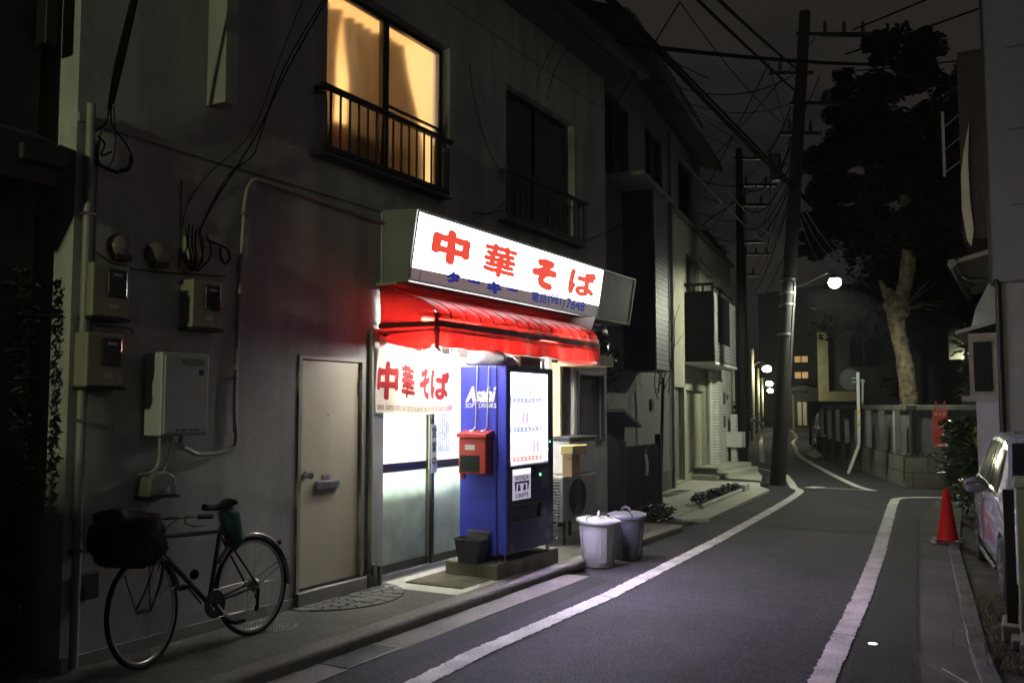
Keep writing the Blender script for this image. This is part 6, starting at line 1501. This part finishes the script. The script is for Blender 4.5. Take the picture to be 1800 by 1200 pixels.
# ================================================================== far end of the lane
FARW = mat('far_wall', (.040, .038, .033), rough=.85, var=.2, stain=.2)
FARD = mat('far_dark_wall', (.030, .029, .025), rough=.85, var=.25, stain=.2)
LITW = glow('far_lit_window', (1, .60, .24), .30)
def far_house(label, x0, x1, y0, y1, h, matl, windows=(), roof=.5, rot=0, strip=None):
    t = thing('far_house', label, 'building', ((x0 + x1) / 2, (y0 + y1) / 2, 0))
    RM = Matrix.Translation((x0, y0, 0)) @ Matrix.Rotation(R(rot), 4, 'Z') @ Matrix.Translation((-x0, -y0, 0)) if rot else None
    g = MB(RM); g.box(x0, x1, y0, y1, 0, h); g.build('wall', matl, t)
    g = MB(RM); g.prism([(x0 - .3, y0 - .3, h), (x0 - .3, y1 + .3, h), (x0 - .3, (y0 + y1) / 2, h + roof)], (x1 - x0 + .6, 0, 0)); g.build('roof', ROOF, t)
    for (ya, yb, za, zb, m_) in windows:
        g = MB(RM); g.box(x0 - .05, x0 - .001, ya - .06, yb + .06, za - .06, za); g.box(x0 - .05, x0 - .001, ya - .06, yb + .06, zb, zb + .06); g.box(x0 - .05, x0 - .001, ya - .06, ya, za, zb); g.box(x0 - .05, x0 - .001, yb, yb + .06, za, zb); g.box(x0 - .05, x0 - .001, (ya + yb) / 2 - .04, (ya + yb) / 2 + .04, za, zb)
        f = g.build('window_frame', DARK_METAL, t)
        g = MB(RM); g.box(x0 - .02, x0 - .002, ya, yb, za, zb); g.build('window_pane', m_, f)
    if strip:
        g = MB(RM); g.box(x0 - .12, x0 - .001, y1 - .55, y1 - .05, .4, h - 1.2); g.box(x0 - .12, x0 - .001, y1 - 1.9, y1 - .56, 1.9, 2.4); g.build('corner_trim', strip, t)  # lamp light on the house corner put into paler strips
    return t
far_house('dark block closing the lane with two warm lit windows', 77, 86, 8, 19.5, 11, FARD, [(15.55, 16.6, 5.25, 5.75, LITW), (15.55, 16.6, 3.95, 4.45, LITW), (13.6, 14.6, 5.2, 5.8, DARK_GLASS)], .5)
far_house('low grey house with a pale shutter at the end of the lane', 73.5, 76, 13.6, 17.0, 2.9, FARD, [(15.0, 15.7, .2, 2.0, SHUT)], .4)
far_house('house with a pale lit corner right of the far lane', 46.5, 53, 1.5, 8.95, 6.5, FARW, [(6.2, 7.4, 3.6, 4.8, DARK_GLASS)], .9, strip=mat('far_lit_corner', (.30, .28, .17), rough=.85, var=.15))
far_house('dark house behind the panel fence with one small window', 33, 42, -3, 4.2, 6.4, FARW, [(3.35, 3.65, 3.25, 3.95, glow('dim_window', (.7, .7, .4), .12)), (1.2, 2.2, 3.2, 4.2, DARK_GLASS)], 1.0)
far_house('dark house lining the left of the lane beyond the dark pole', 29.5, 43, 9.0, 14, 5.2, FARD, [(9.6, 10.6, 1.0, 2.2, DARK_GLASS)], .8, rot=13.5)
far_house('pale gabled house on the left beside the second far lamp', 50, 56, 14.2, 19, 4.0, mat('far_pale_wall', (.40, .38, .28), rough=.85, var=.12), [(14.8, 15.8, 1.2, 2.2, DARK_GLASS)], 1.2, rot=14)
lh = MB(); CL = []
for _ in range(26): CL.append((V((44 + rnd.gauss(0, 2.5), 12.4 + rnd.gauss(0, .4), .7 + abs(rnd.gauss(0, .5)))), (.5, .4, .4)))
crown(lh, CL, 40, .09, rnd); single(lh, 'lane_hedge', LEAF_D, 'dark hedge at the foot of the nearest far lamp', 'hedge', clean=False)

# ================================================================== right hand buildings
rbm = mat('pale_metal_siding', (.14, .136, .165), rough=.5, var=.08, scale=1.2, stain=.15, bump=.1)
rb_ = thing('siding_house', 'tall house with smooth grey siding at the right edge', 'building', (14.5, -1.5, 0))
g = MB(); g.box(13.5, 13.9, -5, .39, 3.3, 10); g.build('upper_wall', rbm, rb_, bevel=.015)
g = MB(); g.box(13.56, 13.9, -5, .33, 0, 3.298); g.build('lower_wall', mat('lower_render', (.25, .245, .22), rough=.8, var=.1, stain=.2), rb_)
g = MB()
for z in (3.31, 4.3, 5.3, 6.4): g.box(13.488, 13.4995, -5, .1, z, z + .012)
g.box(13.485, 13.4995, .36, .395, 3.3, 10); g.build('siding_joint', DARK_METAL, rb_)
g = MB(); g.tube(smooth_path([(14.35, .72, 3.52), (14.2, .66, 3.46), (13.9, .5, 3.40), (13.55, .34, 3.33), (13.50, .30, 3.28), (13.50, .30, 3.0), (13.50, .30, .1)], 6), .035, 10); g.build('downpipe', DARK_METAL, rb_, smooth=60)
g = MB(); g.box(13.52, 13.559, -.25, -.05, 1.85, 1.98); g.build('meter_box', DARK_METAL, rb_)
gh = thing('gutter_house', 'old house with a projecting eave and gutter between siding house and garden', 'building', (15.5, .2, 0))
BEIGE = mat('old_beige_render', (.28, .26, .18), rough=.85, var=.15, stain=.25)
g = MB(); g.box(14.45, 18.5, -3, .28, 0, 6.8); g.build('wall', BEIGE, gh)
g = MB(); g.box(14.2, 15.8, .281, .70, 1.84, 2.70); bayw = g.build('bay', BEIGE, gh)
g = MB(); g.prism([(14.05, .2, 2.86), (14.05, .85, 2.68), (14.05, .85, 2.73), (14.05, .2, 2.91)], (1.95, 0, 0)); g.build('bay_roof', GREY_PIPE, bayw)
g = MB(); g.box(14.17, 14.199, .42, .64, 1.90, 2.58); g.build('bay_window', DARK_GLASS, bayw)
g = MB(); g.box(14.1, 15.85, .281, .80, 1.76, 1.839); g.build('bay_sill', CONCRETE, bayw)
g = MB(); g.prism([(14.1, -.3, 3.95), (14.1, .80, 3.68), (14.1, .80, 3.74), (14.1, -.3, 4.03)], (4.2, 0, 0)); g.build('eave', mat('eave_board', (.20, .18, .12), rough=.8, var=.2), gh)
g = MB(); g.tube([(14.05, .86, 3.68), (18.2, .86, 3.64)], .06, 10); g.tube(smooth_path([(14.15, .85, 3.63), (14.2, .78, 3.45), (14.3, .62, 3.38)], 4), .035, 8); g.build('gutter', mat('glossy_dark_gutter', (.03, .03, .03), rough=.15, spec=.8), gh, smooth=60)
g = MB(); g.prism([(14.42, .63, 3.95), (14.42, .68, 4.05), (14.42, .735, 4.5), (14.42, .73, 5.0), (14.42, .68, 5.35), (14.42, .60, 5.75), (14.42, .635, 5.2), (14.42, .625, 4.6), (14.42, .59, 4.2)], (.06, 0, 0)); g.build('lit_wall_strip', mat('lit_wall_colour', (.52, .50, .32), rough=.8, var=.15, bump=.4), gh)  # lamp-lit sliver of wall put into a pale colour and outline
g = MB(); g.box(15.3, 15.36, .98, 1.02, 5.2, 6.2)
for z in (5.25, 5.6, 5.95): g.bar((15.33, 1.0, z), (14.6, .6, z + .08), .012)
g.build('window_guard', GREY_PIPE, gh)
g = MB(); g.box(14.48, 18.5, .281, .735, 4.06, 6.8); g.build('upper_wall', mat('dark_timber_wall', (.035, .025, .016), rough=.8, var=.3, stretch=(1, 6, 1)), gh)
g = MB(); g.box(14.43, 14.449, -.2, .26, 4.1, 6.2); g.build('wooden_shutter', mat('brown_shutter', (.07, .045, .025), rough=.7, var=.3), gh)
pn = MB(); pn.prism([(14.30, .29, 2.90), (14.30, .66, 2.80), (14.30, .60, 3.05), (14.30, .40, 3.45), (14.30, .29, 3.5)], (.012, 0, 0))
single(pn, 'translucent_panel', sheet_mat('milky_panel', (.92, .94, .97), trans=.9, rough=.4, var=.08), 'bright milky panel under the eave of the old house', 'panel')
wpn = MB(); wpn.box(14.0, 14.06, .335, .62, .4, 1.76); single(wpn, 'board_fence', mat('whitish_panel', (.36, .35, .36), rough=.6, var=.08), 'whitish upright panel between the siding house and the plants', 'panel', bevel=.01)
lw = MB(); lw.box(14.2, 19.5, .30, .55, 0, .5); single(lw, 'low_wall', CONCRETE_D, 'low dark wall under the plants on the right', 'wall', bevel=.02)

# plants on the right
rnd = random.Random(55)
LEAF_G = mat('night_leaves', (.045, .07, .02), rough=.4, var=.5, scale=4)
pt = thing('potted_shrub', 'bushy green plants spilling over the low wall behind the cone', 'plants', (15.3, .9, 0))
lp = MB(); CL = []
for _ in range(34): CL.append((V((15.3 + rnd.gauss(0, .5), .86 + rnd.gauss(0, .16), .85 + rnd.gauss(0, .26))), (.22, .2, .2)))
for c_, r in CL: leaf_cluster(lp, c_, r, 55, .045, rnd, long=2.2)
lp.build('foliage', LEAF_G, pt, clean=False)
lp = MB()
for _ in range(16): leaf_cluster(lp, (15.0 + rnd.gauss(0, .3), .80 + rnd.gauss(0, .13), 1.42 + rnd.gauss(0, .06)), (.14, .14, .08), 30, .045, rnd)
lp.build('glossy_top', mat('glossy_camellia_leaves', (.04, .06, .03), rough=.12, var=.4, spec=.8), pt, clean=False)
g = MB()
for k in range(6): g.tube(smooth_path([(15.3 + rnd.uniform(-.3, .3), .85, .1), (15.3 + rnd.uniform(-.4, .4), .86, .6), (15.3 + rnd.uniform(-.5, .5), .86 + rnd.uniform(-.2, .2), 1.2)], 4), .012, 5)
g.build('stems', bpy.data.materials['dark_bark'], pt)
bl = MB()
for k in range(3):
    bl.grid(lambda u, v: V((14.45 + .02 * k, .66 - .05 * k + (.5 - abs(v - .45)) * .11 * (u - .5) * 2, 1.14 + .36 * v + .02 * k)), 2, 10)
single(bl, 'broad_leaf', mat('bright_leaf', (.12, .30, .03), rough=.45), 'broad bright green leaf standing up in the plants', 'leaf')
gr = MB()
for _ in range(900):
    x = rnd.uniform(6.6, 9.2); y = .10 * (x - 6.6) + rnd.gauss(.18, .12) - .05; h = rnd.uniform(.03, .10); a = rnd.uniform(0, 6.28); q = V((x, y, .03)); dd_ = V((math.cos(a), math.sin(a), 0)) * .004
    gr.add([q - dd_, q + dd_, q + V((rnd.gauss(0, .05), rnd.gauss(0, .05), h))], [[0, 1, 2]])
tag(gr.build('dry_grass', mat('dry_grass', (.085, .075, .03), rough=.8, var=.4, scale=8), clean=False), 'dry grass tufts along the kerb beside the car', 'grass', kind='stuff')

# traffic cone
cn = thing('traffic_cone', 'red traffic cone with white feet at the kerb beside the car', 'traffic cone', (12.7, .93, .012))
CZ = .05
g = MB(); g.lathe([(.128, .02), (.120, .05), (.036, .62), (.026, .64), (.0, .645)], (12.7, .93, CZ - .02), n=32, cap=False); g.build('cone', mat('red_cone_plastic', (.40, .008, .006), rough=.6, var=.12, stain=.15, spec=.15), cn, smooth=40)
g = MB(); g.prism([(12.7 + .155 * c_, .93 + .155 * s_, CZ - .035) for c_, s_ in ((1, .7), (.7, 1), (-.7, 1), (-1, .7), (-1, -.7), (-.7, -1), (.7, -1), (1, -.7))], (0, 0, .028)); g.build('base', mat('cone_base', (.10, .01, .01), rough=.6), cn, bevel=.005)
g = MB()
for sx, sy in ((1, 1), (-1, 1), (-1, -1), (1, -1)): g.prism([(12.7 + sx * .12, .93 + sy * .19, CZ - .037), (12.7 + sx * .19, .93 + sy * .12, CZ - .037), (12.7 + sx * .12, .93 + sy * .09, CZ - .037), (12.7 + sx * .09, .93 + sy * .12, CZ - .037)], (0, 0, .05))
g.build('feet', CONCRETE, cn, bevel=.006)

# cabinet, stones and post at the right edge
cbn = thing('metal_cabinet', 'beige metal cabinet at the right edge in front of the parked car', 'cabinet', (7.7, -.3, .1))
CABM = mat('cabinet_paint', (.24, .235, .19), rough=.5, var=.1, stain=.2)
g = MB(); g.box(7.42, 8.1, -.75, .104, .10, 1.13); g.build('case', CABM, cbn, bevel=.012)
g = MB(); g.box(7.38, 8.12, -.77, .118, 1.131, 1.165); g.build('lid', mat('cabinet_lid', (.28, .28, .25), rough=.5, var=.1), cbn, bevel=.008)
g = MB(); g.box(7.50, 7.62, -.02, .07, 1.166, 1.19); g.build('hinge', STEEL, cbn, bevel=.004)
g = MB(); g.box(7.4175, 7.4195, -.08, .02, .92, 1.0); g.build('sticker', mat('teal_sticker', (.05, .16, .15), rough=.5), cbn)
bp_ = MB(); bp_.box(7.55, 7.6, .115, .185, .12, 1.10); single(bp_, 'black_post', CHARC, 'flat black post standing right against the beige cabinet', 'post', bevel=.004)
st = MB(); st.box(7.25, 7.75, -.5, .16, .03, .11); st.box(6.95, 7.35, -.6, .10, .03, .15); st.box(7.45, 7.85, .09, .22, .03, .16)
single(st, 'kerb_blocks', STONE, 'stacked square stone blocks under the beige cabinet', 'stone blocks', bevel=.012)

# ================================================================== cars
def make_car(label, M_, paint, name='parked_car', detail=True):
    t = thing(name, label, 'car', tuple(M_ @ V((1.7, 0, 0))), 0)
    ST_ = [(0.0, .52, .52, .55, .45), (.04, .64, .66, .70, .56), (.18, .70, .74, .79, .60), (.45, .735, .81, .87, .62), (.80, .745, .87, .94, .63), (.92, .748, .885, 1.00, .62), (1.15, .75, .90, 1.19, .585), (1.42, .752, .915, 1.385, .555), (1.70, .753, .925, 1.45, .55), (2.2, .753, .94, 1.47, .55), (2.75, .75, .95, 1.455, .545), (3.10, .745, .96, 1.40, .53), (3.28, .73, .95, 1.24, .55), (3.38, .70, .92, 1.0, .56), (3.42, .64, .70, .74, .5)]
    def prof_(s_):
        x, w_, zb, zr, wr = s_
        H_ = [(w_ * .80, .20), (w_ * .96, .24), (w_ * .99, .34), (w_, .52), (w_, .70 if zb > .75 else zb * .9), (w_ * .975, zb - .03), (w_ * .95, zb), (wr + (w_ * .95 - wr) * .52, zb + (zr - zb) * .48), (wr + .02, zb + (zr - zb) * .90), (wr - .05, zr - .005), (wr * .55, zr + .018), (0, zr + .025)]
        return H_
    nP = len(prof_(ST_[0]))
    def lerp_st(x):
        for a, b_ in zip(ST_[:-1], ST_[1:]):
            if a[0] <= x <= b_[0]:
                f = (x - a[0]) / (b_[0] - a[0]); return tuple(a[k] * (1 - f) + b_[k] * f for k in range(5))
        return ST_[-1]
    xs = sorted({s_[0] for s_ in ST_} | {i * .08 for i in range(43)})
    arches = ((.62, .33), (2.93, .33))
    g = MB(M_); vs = []; fs = []
    for x in xs:
        P_ = prof_(lerp_st(x)); ring = [(x, y, z) for y, z in P_] + [(x, -y, z) for y, z in P_[::-1][1:]]
        for (px, y, z) in ring:
            for ax, ar in arches:
                d_ = abs(px - ax)
                if d_ < ar and abs(y) > .3:
                    za = .29 + math.sqrt(max(0, ar * ar - d_ * d_)) * .98
                    if z < za and z < .75: z = min(za, .66)
            vs.append((px, y, z))
    m = 2 * nP - 1
    for i in range(len(xs) - 1):
        for k in range(m - 1): fs.append([i * m + k, i * m + k + 1, (i + 1) * m + k + 1, (i + 1) * m + k])
    fs.append(list(range(m))); fs.append([(len(xs) - 1) * m + k for k in range(m)])
    g.add(vs, fs); body = g.build('body', paint, t, smooth=35)
    def side_pt(x, s_, sgn, o=.006):
        P_ = prof_(lerp_st(x)); seq = P_[6:9]; k = s_ * 2; j = min(int(k), 1); f = k - j
        y = seq[j][0] * (1 - f) + seq[j + 1][0] * f; z = seq[j][1] * (1 - f) + seq[j + 1][1] * f
        return V((x, sgn * (y + o), z))
    for sgn in (1, -1):
        for x0, x1, lean in ((1.12, 2.02, .30), (2.10, 2.92, 0)):
            g = MB(M_); g.grid(lambda u, v: side_pt(x0 + (lean * v if x0 < 1.5 else 0) * (1 - u) + (x1 - x0) * u, .06 + .86 * v, sgn), 12, 6); g.build('window', DARK_GLASS, t, smooth=60)
        g = MB(M_); g.tube([side_pt(x, 0.0, sgn, .008) for x in [1.05 + .1 * i for i in range(20)]], .009, 6); g.build('window_trim', CHROME if detail else DARK_METAL, t, smooth=60)
        for x0, x1 in ((1.10, 2.04), (2.08, 2.9)):
            g = MB(M_); g.tube([(x1, sgn * .757, .92), (x1, sgn * .762, .6), (x1 - .02, sgn * .757, .36), (x0 + .05, sgn * .757, .34)], .004, 5); g.build('door_seam', DARK_METAL, body)
        g = MB(M_); g.tube([(1.75, sgn * .768, .80), (1.95, sgn * .772, .80)], .014, 6); g.tube([(2.6, sgn * .768, .82), (2.8, sgn * .772, .82)], .014, 6); g.build('door_handle', CHROME, t, smooth=60)
        g = MB(M_); g.ball((1.22, sgn * .875, .985), .10, 14, 10, .62, 1.1, .78); g.bar((1.24, sgn * .74, .93), (1.22, sgn * .84, .96), .05, .04); mo = g.build('door_mirror', mat('mirror_housing', (.10, .10, .12), rough=.2, coat=.5) if 'mirror_housing' not in bpy.data.materials else bpy.data.materials['mirror_housing'], t, smooth=60)
        g = MB(M_); g.ball((1.165, sgn * .90, 1.0), .055, 10, 8, .3, 1.2, .35); g.build('indicator', CHROME, mo, smooth=60)
        g = MB(M_); g.tube([(.98, sgn * .757, .235), (1.8, sgn * .762, .23), (2.55, sgn * .757, .235)], .016, 6); g.build('sill_trim', CHROME, t, smooth=60)
        g = MB(M_); g.ball((.17, sgn * .60, .70), .13, 14, 10, .9, .75, .55); g.build('headlight', mat('headlight_lens', (.35, .36, .40), rough=.08, spec=.8) if 'headlight_lens' not in bpy.data.materials else bpy.data.materials['headlight_lens'], t, smooth=60)
        g = MB(M_); g.box(3.36, 3.41, sgn * .60 - .06, sgn * .60 + .06, .74, .98); g.build('tail_light', bpy.data.materials['red_reflector'], t, bevel=.01)
    def wpt(u, v):
        x = .93 + .47 * v; y = (u - .5) * 2 * (.60 - .06 * v); s_ = lerp_st(x)
        return V((x - .006, y, s_[3] + .027 - .020 * (abs(u - .5) * 2) ** 2 + .004))
    g = MB(M_); g.grid(wpt, 12, 10); g.build('windscreen', DARK_GLASS, t, smooth=60)
    for ax, ar in arches:
        for sgn in (1, -1):
            Mw = M_ @ Matrix.Translation((ax, sgn * .665, .285)) @ Matrix.Rotation(R(-90 * sgn), 4, 'X')
            g = MB(Mw); g.lathe([(.18, -.085), (.26, -.085), (.28, -.065), (.285, 0), (.28, .065), (.26, .085), (.19, .085)], n=32); wo = g.build('wheel', RUBBER, t, smooth=45)
            g = MB(Mw); g.lathe([(.19, .086), (.185, .07), (.05, .075), (.04, .088), (0, .088)], n=28, cap=False)
            for k in range(7): g.bar((.04 * math.cos(k * .898), .04 * math.sin(k * .898), .082), (.185 * math.cos(k * .898), .185 * math.sin(k * .898), .08), .03, .012)
            g.build('wheel_rim', STEEL, wo, smooth=45)
            g = MB(Mw); g.lathe([(.30, -.12), (.30, .03), (0, .03)], n=20, cap=False) if False else g.lathe([(.27, -.10), (.0, -.10)], n=20, cap=False); g.build('wheel_well', DARK_METAL, wo)
    return t
SILVER = mat('silver_car_paint', (.46, .46, .52), rough=.25, var=.05, metal=.45, coat=.6)
make_car('silver hatchback parked facing the viewer at the right edge behind the cabinet', Matrix.Translation((8.50, -.56, .032)) @ Matrix.Rotation(R(7), 4, 'Z') @ Matrix.Diagonal((1, 1, .955, 1)), SILVER)
make_car('dark car parked far off at the end of the stone wall', Matrix.Translation((36.2, 6.25, .004)) @ Matrix.Rotation(R(15), 4, 'Z'), mat('dark_car_paint', (.02, .02, .024), rough=.2, coat=.6), detail=False)
bl_ = MB(); bl_.box(41.5, 41.6, 6.4, 8.4, 0, 1.9); single(bl_, 'blue_sheet', mat('dark_blue_sheet', (.012, .016, .04), rough=.6), 'dark blue panel standing by the far lane behind the dark car', 'panel')
fp = thing('lane_sign_pole', 'thin pale pole with a small roof plate standing by the far lane', 'pole', (50, 10.9, 0))
g = MB(); g.tube([(50, 10.9, 0), (50, 10.9, 2.4)], .05, 8); g.build('shaft', POLE_L, fp, smooth=60)
g = MB(); g.box(49.6, 50.4, 10.2, 11.4, 2.4, 2.5); g.build('plate', FARW, fp)

# ------------------------------------------------------------------ thin haze added to imitate lens glow round the lamps
g = MB(); g.box(-25, 95, -30, 45, -1.2, 17)
hm = bpy.data.materials.new('haze'); hm.use_nodes = True
hn = hm.node_tree; hn.nodes.remove(hn.nodes['Principled BSDF'])
pv = hn.nodes.new('ShaderNodeVolumePrincipled'); pv.inputs['Density'].default_value = .0006; pv.inputs['Color'].default_value = (.88, .96, 1, 1); pv.inputs['Anisotropy'].default_value = .35
hn.links.new(pv.outputs[0], hn.nodes['Material Output'].inputs['Volume'])
tag(g.build('haze', hm), 'thin damp night air glowing faintly around the lamps', 'haze', kind='stuff')

# ------------------------------------------------------------------ render settings
sc.render.engine = 'CYCLES'
cy = sc.cycles
cy.use_denoising = True
try: cy.denoiser = 'OPENIMAGEDENOISE'
except Exception: pass
cy.max_bounces = 7; cy.diffuse_bounces = 4; cy.glossy_bounces = 3; cy.transmission_bounces = 5; cy.transparent_max_bounces = 6
cy.sample_clamp_indirect = 4.0
cy.caustics_reflective = False; cy.caustics_refractive = False
cy.use_light_tree = True
cy.volume_bounces = 0
sc.view_settings.view_transform = 'Standard'; sc.view_settings.look = 'None'; sc.view_settings.exposure = 0; sc.view_settings.gamma = 1
sc.view_settings.use_curve_mapping = False
